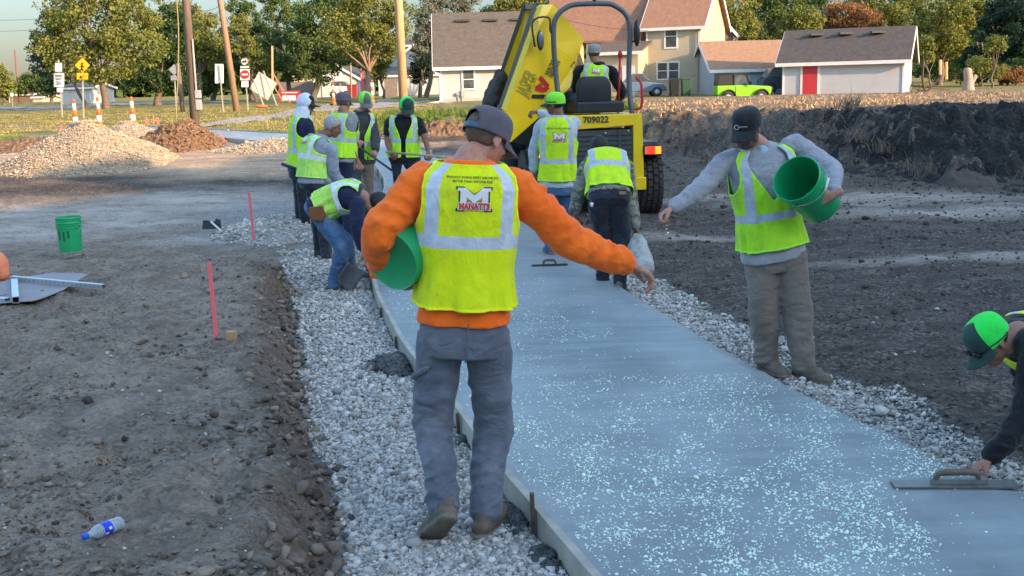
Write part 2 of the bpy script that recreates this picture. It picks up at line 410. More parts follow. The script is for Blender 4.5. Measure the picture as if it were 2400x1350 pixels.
def make_ground():
    us = np.concatenate([[-300, -120, -50, -20, -9, -5, -3, -2, -1.5, -1.2], np.linspace(-1, 1, 560), [1.2, 1.5, 2, 3, 5, 9, 20, 50, 120, 300]])
    ys = [-150, -60, -25, -10, -4, 0, 1.5, 2.3]
    while ys[-1] < 30: ys.append(ys[-1] * 1.0062)
    while ys[-1] < 420: ys.append(ys[-1] * 1.02)
    ys += [900, 1800, 3000]
    ys = np.array(ys); U, Y = np.meshgrid(us, ys)
    X = U * (np.clip(Y, 0, 400) * .52 + 1.6) 
    Z = height(X, np.clip(Y, -5, 400))
    x, y = X.ravel(), Y.ravel()
    V = np.stack([x, y, Z.ravel()], 1)
    nx = len(us); i = np.arange((len(ys) - 1) * nx).reshape(-1, nx)[:, :-1].ravel()
    F = np.stack([i, i + 1, i + nx + 1, i + nx], 1)
    dl, sl_, dr, sr, ins = slabmask(x, y)
    tx = np.interp(y, TOE[:, 1], TOE[:, 0])
    g = np.zeros_like(x)
    g = np.maximum(g, (sl_ > 0) * (x > tx - .05) * (y < 13) * sst(1.75, 1.25, dl))
    g = np.maximum(g, (sl_ > 0) * (y >= 12) * sst(1.1, .8, dl))
    g = np.maximum(g, (sr < 0) * sst(.75, .35, dr + .15 * fbm(x * 2, y * 2, o=3, s=71)))
    for a in ((660, 540, .8, 1.6), (640, 500, 1.1, 1.5), (600, 525, .7, .9)): g = np.maximum(g, pxellipse(x, y, *a))
    dust = np.zeros_like(x)
    for a in ((430, 470, 2.0, 1.7), (250, 500, 1.9, 1.2), (80, 540, 1.2, 1.1), (330, 520, 1.6, .8), (560, 480, 1.3, 1.4), (480, 560, 1.0, .6), (20, 500, 1.2, .8)): dust = np.maximum(dust, pxellipse(x, y, *a))
    rdust = np.zeros_like(x)
    for a in ((2050, 470, 2.6, .9), (2300, 500, 2.2, .8), (2250, 610, 1.6, .4), (1650, 470, 1.2, .5), (1600, 560, .9, .3)): rdust = np.maximum(rdust, pxellipse(x, y, *a))
    tan = ((x < -1.5) * sst(20.5, 22.5, y + fbm(x * .5, y * .5, o=3, s=77) * 1.2) * sst(31, 28.5, y)) * (dl > .6)
    grass = sst(27, 29.5, y + 1.2 * fbm(x * .25, y * .25, o=3, s=81)) * (x < -4.5) * (~ins) * (np.minimum(dl, dr) > 1.0) * (1 - sst(-15, -5, x) * sst(31.5, 30, y))
    grass = np.maximum(grass, (x >= -4.8) * (x < 4) * sst(29, 31, y + .8 * vn(x * .7, y * .7, s=6)) * (1 - .0 * x))
    grass = np.maximum(grass, (x >= 4) * sst(62, 70, y + 3 * vn(x * .1, y * .1)))
    straw = (x > 1.6) * sst(23.6, 24.8, y + .9 * fbm(x * .6, y * .6, o=3, s=83) - .25 * (x - 8) * (x > 8) * .4) * (1 - grass)
    straw = np.maximum(straw, (x > -2) * (x < 3) * sst(26.5, 27.5, y) * sst(31, 29, y) * .8)
    dark = sst(-.2, .25, np.where(sr < 0, dr, 0) - .2) * sst(26, 23, y)
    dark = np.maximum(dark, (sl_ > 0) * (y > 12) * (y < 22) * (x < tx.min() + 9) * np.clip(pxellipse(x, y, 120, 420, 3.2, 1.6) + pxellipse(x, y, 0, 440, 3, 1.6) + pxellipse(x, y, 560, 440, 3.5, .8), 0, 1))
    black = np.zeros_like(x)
    for a in ((60, 440, 2.4, 1.0), (190, 420, 2.0, .8), (300, 440, 1.6, .6), (620, 425, 2.2, .5), (0, 425, 2.5, 1.2), (1000, 352, 1.6, 1.2), (1040, 330, 1.4, .8)): black = np.maximum(black, pxellipse(x, y, *a) * .9)  # left patches paint the shade boundary together with dark soil
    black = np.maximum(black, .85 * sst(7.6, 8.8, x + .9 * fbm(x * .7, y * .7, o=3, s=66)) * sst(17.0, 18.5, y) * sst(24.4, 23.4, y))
    face = (x < tx) * sst(.52, .22, tx - x + .22 * fbm(x * 3, y * 3, o=3, s=88)) * (y < 12.5)
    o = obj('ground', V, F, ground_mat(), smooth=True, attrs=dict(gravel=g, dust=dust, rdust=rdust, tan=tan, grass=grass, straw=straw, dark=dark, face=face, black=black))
    return tag(o, kind='structure')
def ground_mat():
    n = NT('soil_ground'); n.b.inputs['Specular IOR Level'].default_value = .2
    big = n.noise(1.1, 6, .6); mid = n.noise(9, 6, .65); fin = n.noise(60, 5, .7, lo=.25, hi=.75)
    c = n.mix(mid, (.125, .098, .077), (.33, .255, .20))
    c = n.mix(n.math('MULTIPLY', big, .55), c, (.34, .275, .215))
    stre = n.noise(1.0, 5, .6, vec=n.mapd((.35, 3.2, 1)), lo=.5, hi=.72)
    c = n.mix(n.math('MULTIPLY', n.noise(3.2, 6, .72, lo=.46, hi=.60), .60), c, (.46, .375, .295))
    c = n.mix(n.math('MULTIPLY', n.noise(5.5, 6, .72, lo=.54, hi=.66), .60), c, (.07, .052, .04))
    cd = n.mix(mid, (.045, .036, .031), (.135, .11, .093))
    cd = n.mix(n.math('MULTIPLY', stre, .65), cd, (.22, .18, .15))
    cd = n.mix(n.math('MULTIPLY', n.attr('rdust'), n.noise(1.3, 6, .7, vec=n.mapd((.35, 3.5, 1)), lo=.32, hi=.52)), cd, (.50, .43, .36))
    c = n.mix(n.attr('dark'), c, cd)
    c = n.mix(n.math('MULTIPLY', n.attr('face'), .6), c, n.mix(mid, (.07, .05, .035), (.17, .115, .075)))
    c = n.mix(n.math('MULTIPLY', n.attr('dust'), n.noise(1.6, 7, .7, vec=n.mapd((.7, 1.6, 1)), lo=.3, hi=.55)), c, (.55, .50, .45))
    c = n.mix(n.attr('tan'), c, n.mix(n.noise(1.2, 6, .7, vec=n.mapd((.6, 2, 1)), lo=.3, hi=.7), (.32, .215, .135), (.80, .58, .39)))
    c = n.mix(n.attr('gravel'), c, n.mix(n.noise(38, 3, .7), (.13, .13, .13), (.55, .54, .52)))
    cs = n.mix(n.noise(2.2, 6, .8, lo=.42, hi=.60), (.075, .052, .036), (.50, .325, .18))
    c = n.mix(n.attr('straw'), c, cs)
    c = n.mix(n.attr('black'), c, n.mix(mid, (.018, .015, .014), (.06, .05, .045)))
    cg = n.mix(n.noise(.35, 5, .6, vec=n.mapd((.5, 2.0, 1))), (.16, .16, .04), (.44, .34, .11))
    cg = n.mix(n.math('MULTIPLY', n.noise(6, 4, .7), .5), cg, (.06, .07, .02))
    c = n.mix(n.attr('grass'), c, cg)
    c = n.mix(n.math('MULTIPLY', fin, .35), c, (.02, .016, .013))
    vor = n.n("ShaderNodeTexVoronoi"); vor.inputs['Scale'].default_value = 45; n.l(n.co(), vor.inputs[0])
    v2 = n.n("ShaderNodeTexVoronoi"); v2.inputs['Scale'].default_value = 18; n.l(n.mapd((1, 1, 1)), v2.inputs[0]); sv = n.sep(v2.outputs['Color'])
    notgr = n.math('SUBTRACT', 1, n.attr('grass'))
    s1 = n.n("ShaderNodeSeparateColor"); n.l(vor.outputs['Color'], s1.inputs[0])
    c = n.mix(n.math('MULTIPLY', n.math('MULTIPLY', n.rng(s1.outputs[0], .55, 1, 0, .5), notgr), n.noise(2.5, 4, lo=.3, hi=.6)), c, (.42, .35, .29))
    c = n.mix(n.math('MULTIPLY', n.math('MULTIPLY', n.rng(s1.outputs[1], .5, 1, 0, .6), notgr), n.noise(2.1, 4, lo=.35, hi=.6)), c, (.03, .024, .02))
    b = n.bump(fin, .6, .02); b = n.bump(vor.outputs[0], .5, .012, b); b = n.bump(n.noise(12, 6, .7, lo=0, hi=1), .6, .05, b)
    n.set(col=c, rough=.95, normal=b)
    return n.m
make_ground()

# ---------------------------------------------------------------- stones and clods
ICO = None
def icos():
    p = (1 + 5 ** .5) / 2
    V = np.array([(-1, p, 0), (1, p, 0), (-1, -p, 0), (1, -p, 0), (0, -1, p), (0, 1, p), (0, -1, -p), (0, 1, -p), (p, 0, -1), (p, 0, 1), (-p, 0, -1), (-p, 0, 1)], float) / math.hypot(1, p)
    F = np.array([(0, 11, 5), (0, 5, 1), (0, 1, 7), (0, 7, 10), (0, 10, 11), (1, 5, 9), (5, 11, 4), (11, 10, 2), (10, 7, 6), (7, 1, 8), (3, 9, 4), (3, 4, 2), (3, 2, 6), (3, 6, 8), (3, 8, 9), (4, 9, 5), (2, 4, 11), (6, 2, 10), (8, 6, 7), (9, 8, 1)])
    return V, F
IV, IF = icos()
def stones(name, P, size, mat, label=None, cat=None, flat=.7, jit=.28, seed=1, kind='stuff', smooth=False):
    rg = np.random.default_rng(seed); n = len(P); size = np.broadcast_to(size, (n,))
    V = IV[None] * (1 + rg.uniform(-jit, jit, (n, 12, 1)))
    s = np.stack([rg.uniform(.7, 1.25, n), rg.uniform(.6, 1.0, n), rg.uniform(.6, 1.0, n) * flat], 1) * size[:, None] * .5
    V = V * s[:, None, :]
    ti = rg.normal(0, .5, n); V = np.stack([V[..., 0] * np.cos(ti)[:, None] - V[..., 2] * np.sin(ti)[:, None], V[..., 1], V[..., 0] * np.sin(ti)[:, None] + V[..., 2] * np.cos(ti)[:, None]], -1)
    a = rg.uniform(0, 6.283, n); c, q = np.cos(a)[:, None], np.sin(a)[:, None]
    V = np.stack([V[..., 0] * c - V[..., 1] * q, V[..., 0] * q + V[..., 1] * c, V[..., 2]], -1) + P[:, None, :]
    F = (IF[None] + 12 * np.arange(n)[:, None, None]).reshape(-1, 3)
    o = obj(name, V.reshape(-1, 3), F, mat, smooth=smooth)
    return tag(o, label, cat, kind=kind)
def rockmat(name, c1, c2, c3=None, rough=.85):
    n = NT(name); g = n.n("ShaderNodeNewGeometry")
    c = n.mix(g.outputs['Random Per Island'], c1, c2)
    if c3: c = n.mix(n.math('MULTIPLY', n.noise(35, 4, .6, lo=.5, hi=.7), .7), c, c3)
    n.set(col=c, rough=rough, normal=n.bump(n.noise(120, 3, lo=0, hi=1), .4, .004), spec=.25); return n.m
M_limestone = rockmat('crushed_limestone', (.20, .19, .175), (.66, .63, .58), (.36, .335, .30))
M_clod = rockmat('soil_clod', (.055, .042, .033), (.31, .245, .19), (.12, .092, .072), .97)
M_darkclod = rockmat('dark_soil_clod', (.035, .028, .024), (.13, .105, .088), (.055, .045, .038), .97)
M_mint = rockmat('mint_glow_stone', (.68, .92, .74), (.98, 1.0, .90), None, .5)

def inv_area(n, y0, y1, rg, pw=2.0):
    """depths whose density falls with distance so that stones stay about as dense in view"""
    u = rg.uniform(0, 1, n); return 1 / (1 / y0 + u * (1 / y1 - 1 / y0)) if pw == 2 else y0 + u * (y1 - y0)
def gravel_bed():
    rg = np.random.default_rng(3); n = 185000
    y = inv_area(n, 2.6, 13.5, rg); x = np.interp(y, TOE[:, 1], TOE[:, 0]) - .05 + rg.uniform(0, 1.45, n); n2 = 80000; o = np.argsort(ER_e[:, 1])
    y2 = np.r_[inv_area(n2 // 2, 3.2, 13, rg), rg.uniform(3.2, 14, n2 // 2)]; x2 = np.interp(y2, ER_e[o, 1], ER_e[o, 0]) + rg.uniform(-.1, 1.3, len(y2)); y = np.r_[y, y2]; x = np.r_[x, x2]
    dl, sl_, dr, sr, ins = slabmask(x, y); tx = np.interp(y, TOE[:, 1], TOE[:, 0])
    nz = fbm(x * 2, y * 2, o=3, s=71)
    kl = (sl_ > 0) & (x > tx - .02 + .08 * nz) & (dl < 1.75) & (dl > .05)
    kr = (sr < 0) & (dr < .62 - .22 * nz) & (rg.uniform(0, 1, len(x)) < sst(.95, .3, dr + .2 * nz))
    # dark spilled concrete next to the forms hides part of the bed
    k = kl | kr; x, y = x[k], y[k]
    sz = .0145 * np.exp(rg.normal(0, .42, len(x))) * np.interp(y, [2.5, 6, 14], [1.0, 1.15, 1.6])
    P = np.stack([x, y, height(x, y) + sz * .22 + rg.uniform(0, .012, len(x))], 1)
    stones('gravel_bed', P, sz, M_limestone, 'loose pale crushed limestone bed on both sides of the fresh concrete path', 'gravel', seed=5, jit=.4)
    print('gravel', len(P))
def clods():
    rg = np.random.default_rng(9); n = 26000
    y = inv_area(n, 2.8, 14, rg); x = rg.uniform(-1, 1, n) * (.55 * y + .6)
    dl, sl_, dr, sr, ins = slabmask(x, y); tx = np.interp(y, TOE[:, 1], TOE[:, 0])
    k = (x < tx + .02) & (fbm(x * 1.4, y * 1.4, o=3, s=14) + rg.uniform(-.3, .5, n) > -.05) & (sl_ > 0); X, Y = x[k], y[k]
    sz = .0150 * np.exp(rg.normal(0, .48, len(X))) * np.where(rg.uniform(0, 1, len(X)) < .03, 2.4, 1)
    # bigger lumps along the bank edge
    m = 900; yy = rg.uniform(3.0, 11.5, m); xx = np.interp(yy, TOE[:, 1], TOE[:, 0]) - rg.gamma(1.6, .11, m) + .06
    X = np.r_[X, xx]; Y = np.r_[Y, yy]; sz = np.r_[sz, np.minimum(.075, .030 * np.exp(rg.normal(0, .6, m)))]
    P = np.stack([X, Y, height(X, Y) + sz * .26], 1)
    stones('soil_clods', P, sz, M_clod, 'brown soil clods and crumbs scattered over the left bank', 'soil clods', seed=6, jit=.5)
    # right side
    n = 16000; y = inv_area(n, 4, 24, rg); x = rg.uniform(0, 13, n); k = x < .55 * y + 1; x, y = x[k], y[k]
    dl, sl_, dr, sr, ins = slabmask(x, y); k = (sr < 0) & (dr > .5); x, y = x[k], y[k]
    sz = .02 * np.exp(rg.normal(0, .5, len(x))) * np.interp(y, [4, 12, 25], [.7, 1.2, 3.2])
    P = np.stack([x, y, height(x, y) + sz * .1], 1)
    stones('dark_soil_clods', P, sz, M_darkclod, 'dark crumbly soil clods right of the path', 'soil clods', seed=8, jit=.35)
    # pale pebbles on the soil
    n = 900; y = inv_area(n, 2.8, 20, rg); x = rg.uniform(-1, 1, n) * (.55 * y + .6); dl, sl_, dr, sr, ins = slabmask(x, y); k = (~ins) & (np.minimum(dl, dr) > .3); x, y = x[k], y[k]
    sz = .014 * np.exp(rg.normal(0, .45, len(x))) * np.interp(y, [3, 20], [.8, 2])
    stones('pale_pebbles', np.stack([x, y, height(x, y) + sz * .25], 1), sz, M_limestone, 'pale pebbles strewn on the bare soil', 'pebbles', seed=10)
gravel_bed(); clods()

# ---------------------------------------------------------------- concrete path (wet) with glowing aggregate
def slab():
    n = 500; A = rs(EL_e, n); B = rs(ER_e, n); k = 24; V = []
    for j in range(k + 1): V.append(A + (B - A) * j / k)
    V = np.stack(V, 1)                       # n x (k+1) x 3
    V[..., 2] = base(V[..., 1]) + SLT + .003 * fbm(V[..., 0] * 2, V[..., 1] * 2, o=2, s=90)
    V[:, -1, 2] -= .004 + .012 * np.abs(fbm(V[:, -1, 0] * 5, V[:, -1, 1] * 5, o=2)); V[:, -1, :2] += .02 * fbm(V[:, -1, 0] * 4, V[:, -1, 1] * 4, o=3, s=4)[:, None]
    W = V.reshape(-1, 3); i = (np.arange(n - 1)[:, None] * (k + 1) + np.arange(k)[None]).ravel()
    F = [np.stack([i, i + 1, i + k + 2, i + k + 1], 1)]
    # right hand side face down to the stone
    b = len(W); low = V[:, -1].copy(); low[:, 2] -= .16; low[:, 0] += .03; W = np.concatenate([W, low]); i = np.arange(n - 1)
    F.append(np.stack([i * (k + 1) + k, b + i, b + i + 1, (i + 1) * (k + 1) + k], 1))
    m = NT('wet_concrete'); 
    c = m.mix(m.noise(.9, 6, .6, vec=m.mapd((1.2, .7, 1), (0, 0, R_(22)))), (.145, .168, .176), (.30, .335, .345))
    c = m.mix(m.math('MULTIPLY', m.noise(3.2, 6, .65, vec=m.mapd((.4, 2.4, 1), (0, 0, R_(-25))), lo=.45, hi=.7), .55), c, (.31, .36, .37))
    c = m.mix(m.math('MULTIPLY', m.noise(26, 4, .7), .12), c, (.06, .06, .06))
    r = m.rng(m.noise(2.2, 5, .6, vec=m.mapd((.6, 1.6, 1), (0, 0, R_(-25)))), 0, 1, .42, .68)
    bb = m.bump(m.noise(1.8, 4, .5, vec=m.mapd((.3, 3, 1), (0, 0, R_(-25))), lo=0, hi=1), .25, .03); bb = m.bump(m.noise(220, 2, lo=0, hi=1), .15, .002, bb)
    bb = m.bump(m.noise(14, 5, .6, lo=0, hi=1), .18, .01, bb)
    m.set(col=c, rough=r, normal=bb, spec=.5)
    tag(obj('concrete_path', W, np.concatenate(F), m.m, smooth=True), kind='structure')
slab()
def chips():
    rg = np.random.default_rng(12); P = []
    n = 52000; py = rg.uniform(600, 1420, n); px = rg.uniform(860, 2500, n)
    # density as seen in the photo, laid on the slab plane: (px, py) only picks candidate spots
    def dens(px, py):
        e = lambda cx, cy, a, b, s=1: s * np.clip(1.25 - np.hypot((px - cx) / a, (py - cy) / b), 0, 1)
        d = e(1560, 1010, 480, 190, .95) + e(1850, 1020, 380, 170, .8) + e(2100, 1150, 330, 170, .7) + e(1700, 1180, 420, 200, .75) + e(1300, 770, 200, 100, .6) + e(1310, 850, 220, 100, .6) + e(1260, 690, 110, 60, .3)
        d = d + e(960, 715, 70, 50, .6) + e(1250, 950, 170, 160, .6) + e(1950, 1290, 420, 110, .45) + e(1420, 1230, 250, 130, .5) + e(1900, 930, 200, 80, .6) + .012
        d = d * sst(1060, 950, np.where(py < 870, px * .5, 0) + py * .2)
        cut = (px > 1330) & (py < 885 - (px - 1330) * .02) & (px < 1800); d = np.where(cut & (py > 790), d * .12, d)
        d = np.where((px > 2085 + (py - 1150) * .95) & (py > 1120), d * .06, d)
        return np.clip(d, 0, 1)
    k = rg.uniform(0, 1, n) < dens(px, py) * .68 * np.clip(.92 + 1.9 * fbm(px * .013, py * .024, o=4, s=19), .15, 2); px, py = px[k], py[k]
    W = np.array([onz(a, b, SLT) for a, b in zip(px, py)])
    dl, sl_, dr, sr, ins = slabmask(W[:, 0], W[:, 1]); k = ins & (np.minimum(dl, dr) > .03); W = W[k]
    sz = .0082 * np.exp(rg.normal(0, .36, len(W)))
    W[:, 2] = base(W[:, 1]) + SLT + sz * .12
    stones('aggregate_chips', W, sz, M_mint, 'pale mint aggregate chips sprinkled over the wet concrete', 'aggregate chips', flat=.7, seed=13)
    print('chips', len(W))
chips()

# ---------------------------------------------------------------- forms and stakes
M_form = pm('form_wood', (.46, .43, .36), (.30, .28, .24), 6, .8, .5, 60, .004)
def _steel():
    return pm('rusty_steel', (.06, .05, .045), (.13, .085, .06), 20, .6, .3, 90, .003, metal=.3)
M_stakeS = _steel()
M_pink = pm('fluorescent_pink_paint', (.90, .17, .19), (.80, .13, .15), 14, .7, .3, 80, .003)
M_lath = pm('bare_lath_wood', (.45, .27, .15), (.33, .2, .11), 14, .85, .3, 80, .003)
def forms():
    L = rs(EL, 400); L = L[L[:, 1] > 2.4]
    s = np.r_[0, np.cumsum(np.linalg.norm(np.diff(L, axis=0), axis=1))]
    def P(t): return np.array([np.interp(t, s, L[:, k]) for k in range(3)])
    cuts = list(np.arange(0, s[-1], 2.9)) + [s[-1]]
    for q, (a, b) in enumerate(zip(cuts[:-1], cuts[1:])):
        if b - a < .3: continue
        ts = np.arange(a + .006, b - .006, .12); ts = np.r_[ts, b - .006]; C = np.array([P(t) for t in ts]); T = np.gradient(C, axis=0); T /= np.linalg.norm(T, axis=1)[:, None]
        N = np.stack([-T[:, 1], T[:, 0], 0 * T[:, 0]], 1)     # outward (left)
        top = base(C[:, 1]) + SLT + .006 + (0.003 if q % 2 else 0); bot = top - .15
        z = np.array([0, 0, 1.]); V = []
        for i in range(len(C)):
            c = C[i].copy(); c[2] = 0
            V += [c + z * bot[i], c + z * top[i], c + N[i] * .038 + z * top[i], c + N[i] * .038 + z * bot[i]]
        F = [(4 * i + j, 4 * i + 4 + j, 4 * i + 4 + (j + 1) % 4, 4 * i + (j + 1) % 4) for i in range(len(C) - 1) for j in range(4)] + [(0, 1, 2, 3), tuple(4 * (len(C) - 1) + j for j in (3, 2, 1, 0))]
        m = len(C) // 2
        lab = ('form board along the left edge, %s' % (['nearest the camera', 'passing beside the feet of the worker in orange', 'second past the worker in orange', 'beside the bent worker with the tool pouch', 'below the standing old worker in the grey hoodie'][q] if q < 5 else 'far bend behind the group of workers'))
        o = fixn(obj('form_board', V, F, M_form, loc=[*C[m][:2], bot[m]])); tag(o, lab, 'form board', 'form boards holding the left edge')
    # far side of the bend
    Rr = rs(ER, 500); Rr = Rr[(Rr[:, 1] > 24)]
    N = 3
    for q in range(N):
        C = Rr[q * len(Rr) // N:(q + 1) * len(Rr) // N]; V = []
        T = np.gradient(C, axis=0); T /= np.linalg.norm(T, axis=1)[:, None]; Nn = np.stack([T[:, 1], -T[:, 0], 0 * T[:, 0]], 1)
        for i in range(len(C)):
            top = base(C[i, 1]) + SLT + .03; c = np.array([C[i, 0], C[i, 1], top]); d = np.array([0, 0, .17])
            V += [c - d, c, c + Nn[i] * .045, c + Nn[i] * .045 - d]
        F = [(4 * i + j, 4 * i + 4 + j, 4 * i + 4 + (j + 1) % 4, 4 * i + (j + 1) % 4) for i in range(len(C) - 1) for j in range(4)] + [(0, 1, 2, 3), tuple(4 * (len(C) - 1) + j for j in (3, 2, 1, 0))]
        tag(fixn(obj('form_board', V, F, M_form, loc=C[len(C) // 2])), 'form board on the far bend edge, %s' % ['right stretch behind the raking worker', 'middle stretch', 'leftmost stretch before the grass'][q], 'form board', 'form boards on the far edge of the bend')
    # stakes placed where the photo shows the near ones, then evenly
    tt = [np.argmin(np.hypot(*(L[:, :2] - gp(px, py, SLT)[:2]).T)) for px, py in ((1255, 1195), (1078, 975), (1000, 880), (940, 790), (905, 720), (880, 655))]
    pts = [L[i] for i in tt]; far = [P(t) for t in np.arange(s[tt[-1]] + 1.2, s[-1], 1.05)]
    names = ['standing tallest at the front of the form', 'between the legs of the worker in orange', 'left of the knee of the worker in orange', 'above the heap of spilled concrete', 'level with the bucket under the orange arm', 'by the boots of the bent worker']
    for i, c in enumerate(pts + far):
        k = int(np.argmin(np.hypot(*(L[:, :2] - c[:2]).T))); t = nrm(L[min(k + 1, len(L) - 1)] - L[max(k - 1, 0)]); nn = np.array([-t[1], t[0], 0]); c = c + nn * .052; g0 = float(base(c[1]))
        mb = MB(); h = (.205, .14, .13, .12, .12, .12)[i] if i < 6 else .14; mb.bar([c[0], c[1], g0 - .06], [c[0] + nn[0] * .006, c[1], g0 + h], .024, .02)
        o = mb.build('form_stake', M_stakeS, loc=[c[0], c[1], g0])
        tag(o, 'dark steel form stake %s' % (names[i] if i < 6 else 'holding the far bend of the form behind the workers'), 'stake', 'steel stakes along the forms')
forms()
def spill():
    rg = np.random.default_rng(5)
    m = rockmat('spilled_wet_concrete', (.045, .05, .05), (.10, .105, .105), (.06, .065, .065), .6)
    for q, (px, py, rx, ry, lab) in enumerate(((925, 862, .26, .42, 'dark heap of spilled concrete left of the thigh of the worker in orange'), (1215, 1215, .13, .30, 'low dark concrete spill beside the right boot of the worker in orange'), (1300, 1320, .14, .2, 'dark concrete spill at the foot of the nearest form board'), (1085, 1035, .07, .16, 'small dark concrete spill between the legs of the worker in orange'))):
        c = gp(px, py, 0); n = [900, 520, 280, 200][q]; a = rg.normal(0, .36, (n, 2)); a = a[np.hypot(a[:, 0], a[:, 1]) < .75]
        X = c[0] + a[:, 0] * rx; Y = c[1] + a[:, 1] * ry - a[:, 0] * rx * .4; r = np.hypot(a[:, 0], a[:, 1])
        dl, sl_, dr, sr, ins = slabmask(X, Y); k = (~ins) & (dl > .06); X, Y, r = X[k], Y[k], r[k]
        sz = .030 * np.exp(rg.normal(0, .4, len(X))); Z = height(X, Y) + [.085, .045, .05, .03][q] * np.clip(1 - r, 0, 1)
        stones('concrete_spill', np.stack([X, Y, Z], 1), sz, m, lab, 'concrete spill', seed=20 + q, kind=None, jit=.45)
spill()
# ================================================================ people
def skin(name, c, hair=None):
    n = NT(name); k = n.mix(n.noise(30, 4), c, tuple(x * y for x, y in zip(c, (.80, .66, .62))))
    n.set(col=k, rough=.55, sss=.05, normal=n.bump(n.noise(160, 3, lo=0, hi=1), .25, .002), spec=.35); return n.m
S_fair = skin('skin_fair', (.50, .27, .20)); S_tan = skin('skin_tan', (.36, .19, .13)); S_brown = skin('skin_brown', (.23, .115, .072)); S_dust = skin('skin_dusty', (.42, .30, .25))
M_lip = pm('lip', (.30, .10, .08), rough=.5); M_eye = pm('eye_dark', (.02, .015, .012), rough=.25); M_white = pm('eye_white', (.7, .68, .65), rough=.3)
H_brown = pm('hair_brown', (.10, .062, .040), (.17, .115, .08), 60, .8, .8, 150, .006); H_black = pm('hair_black', (.012, .010, .010), (.03, .025, .022), 60, .7, .8, 150, .006)
H_grey = pm('hair_grey', (.22, .215, .21), (.42, .41, .40), 60, .8, .8, 150, .006); H_beard = pm('beard_dark', (.05, .035, .026), (.16, .12, .10), 70, .9, .9, 160, .006)
H_stub = pm('stubble', (.13, .085, .065), (.22, .14, .11), 70, .9)
C_orange = cloth('orange_fleece', (1.0, .19, .018), (1.0, .155, .014), 6, .35, stain=(.72, .13, .03))
C_greyjean = cloth('grey_work_cotton', (.095, .108, .14), (.165, .18, .215), 4, .5, stain=(.24, .25, .275))
C_greyshirt = cloth('grey_shirt_cotton', (.36, .37, .41), (.29, .30, .34), 5, .5, stain=(.22, .2, .19))
C_khaki = cloth('muddy_khaki', (.215, .185, .16), (.15, .125, .105), 4, .45, stain=(.30, .20, .14))
C_denim = cloth('blue_denim', (.045, .105, .215), (.075, .155, .285), 6, .6, stain=(.22, .25, .28))
C_denimdk = cloth('dark_denim', (.014, .018, .030), (.03, .036, .052), 6, .55, stain=(.08, .085, .1))
C_navy = cloth('navy_cotton', (.012, .018, .05), (.02, .028, .07), 6, .5)
C_black = cloth('black_cotton', (.010, .011, .014), (.02, .021, .025), 6, .5)
C_char = cloth('charcoal_hoodie', (.04, .044, .05), (.065, .07, .08), 6, .5)
C_lgrey = cloth('pale_grey_knit', (.48, .52, .58), (.38, .42, .48), 6, .5)
C_hoodgrey = cloth('heather_grey_fleece', (.27, .31, .37), (.21, .25, .31), 6, .5)
C_whitehood = cloth('pale_blue_white_fleece', (.62, .68, .80), (.52, .58, .70), 6, .5)
C_tee = cloth('grey_tee', (.25, .26, .28), (.2, .21, .23), 6, .5)
C_bluet = cloth('pale_blue_tee', (.35, .58, .70), (.3, .5, .62), 6, .4)
def camo():
    n = NT('camouflage_cotton'); v = n.noise(14, 3, .6, lo=.45, hi=.5, dist=.6); u = n.noise(21, 3, .6, lo=.52, hi=.56, dist=.6)
    c = n.mix(v, (.20, .20, .17), (.09, .095, .075)); c = n.mix(u, c, (.30, .28, .23)); n.set(col=c, rough=.9, normal=n.bump(n.noise(12, 4, lo=0, hi=1), .6, .03)); return n.m
C_camo = camo()
M_boot = pm('dusty_brown_leather', (.16, .125, .09), (.09, .07, .055), 12, .75, .5, 60, .005); M_sole = pm('boot_sole', (.12, .095, .07), (.2, .17, .13), 20, .9, .5, 80, .004)
M_cap_grey = cloth('purple_grey_twill', (.125, .11, .135), (.10, .09, .11), 20, .15); M_cap_black = cloth('black_twill', (.016, .017, .02), (.024, .026, .03), 20, .15)
M_cap_green = cloth('fluorescent_green_mesh', (.03, .85, .10), (.03, .72, .08), 40, .15); M_cap_lime = cloth('lime_mesh', (.28, .85, .06), (.22, .7, .05), 40, .15); M_cap_dkgreen = cloth('dark_green_twill', (.02, .06, .048), (.03, .07, .055), 20, .15)
M_cap_mgrey = cloth('mid_grey_twill', (.13, .13, .14), (.17, .165, .17), 20, .15); M_cap_pale = cloth('pale_grey_twill', (.32, .33, .31), (.25, .26, .24), 20, .2); M_strap = pm('blue_strap', (.05, .12, .18), rough=.5)
M_glass = pm('dark_plastic', (.012, .010, .010), rough=.2); M_redframe = pm('dark_red_frame', (.16, .02, .025), rough=.3)
M_blackp = pm('black_plastic', (.012, .012, .013), rough=.45); M_silver = pm('silver_print', (.55, .57, .6), rough=.5)
M_redprint = pm('red_print', (.62, .05, .025), rough=.6); M_whiteprint = pm('white_print', (.8, .8, .8), rough=.6); M_blackprint = pm('black_print', (.015, .015, .02), rough=.6)

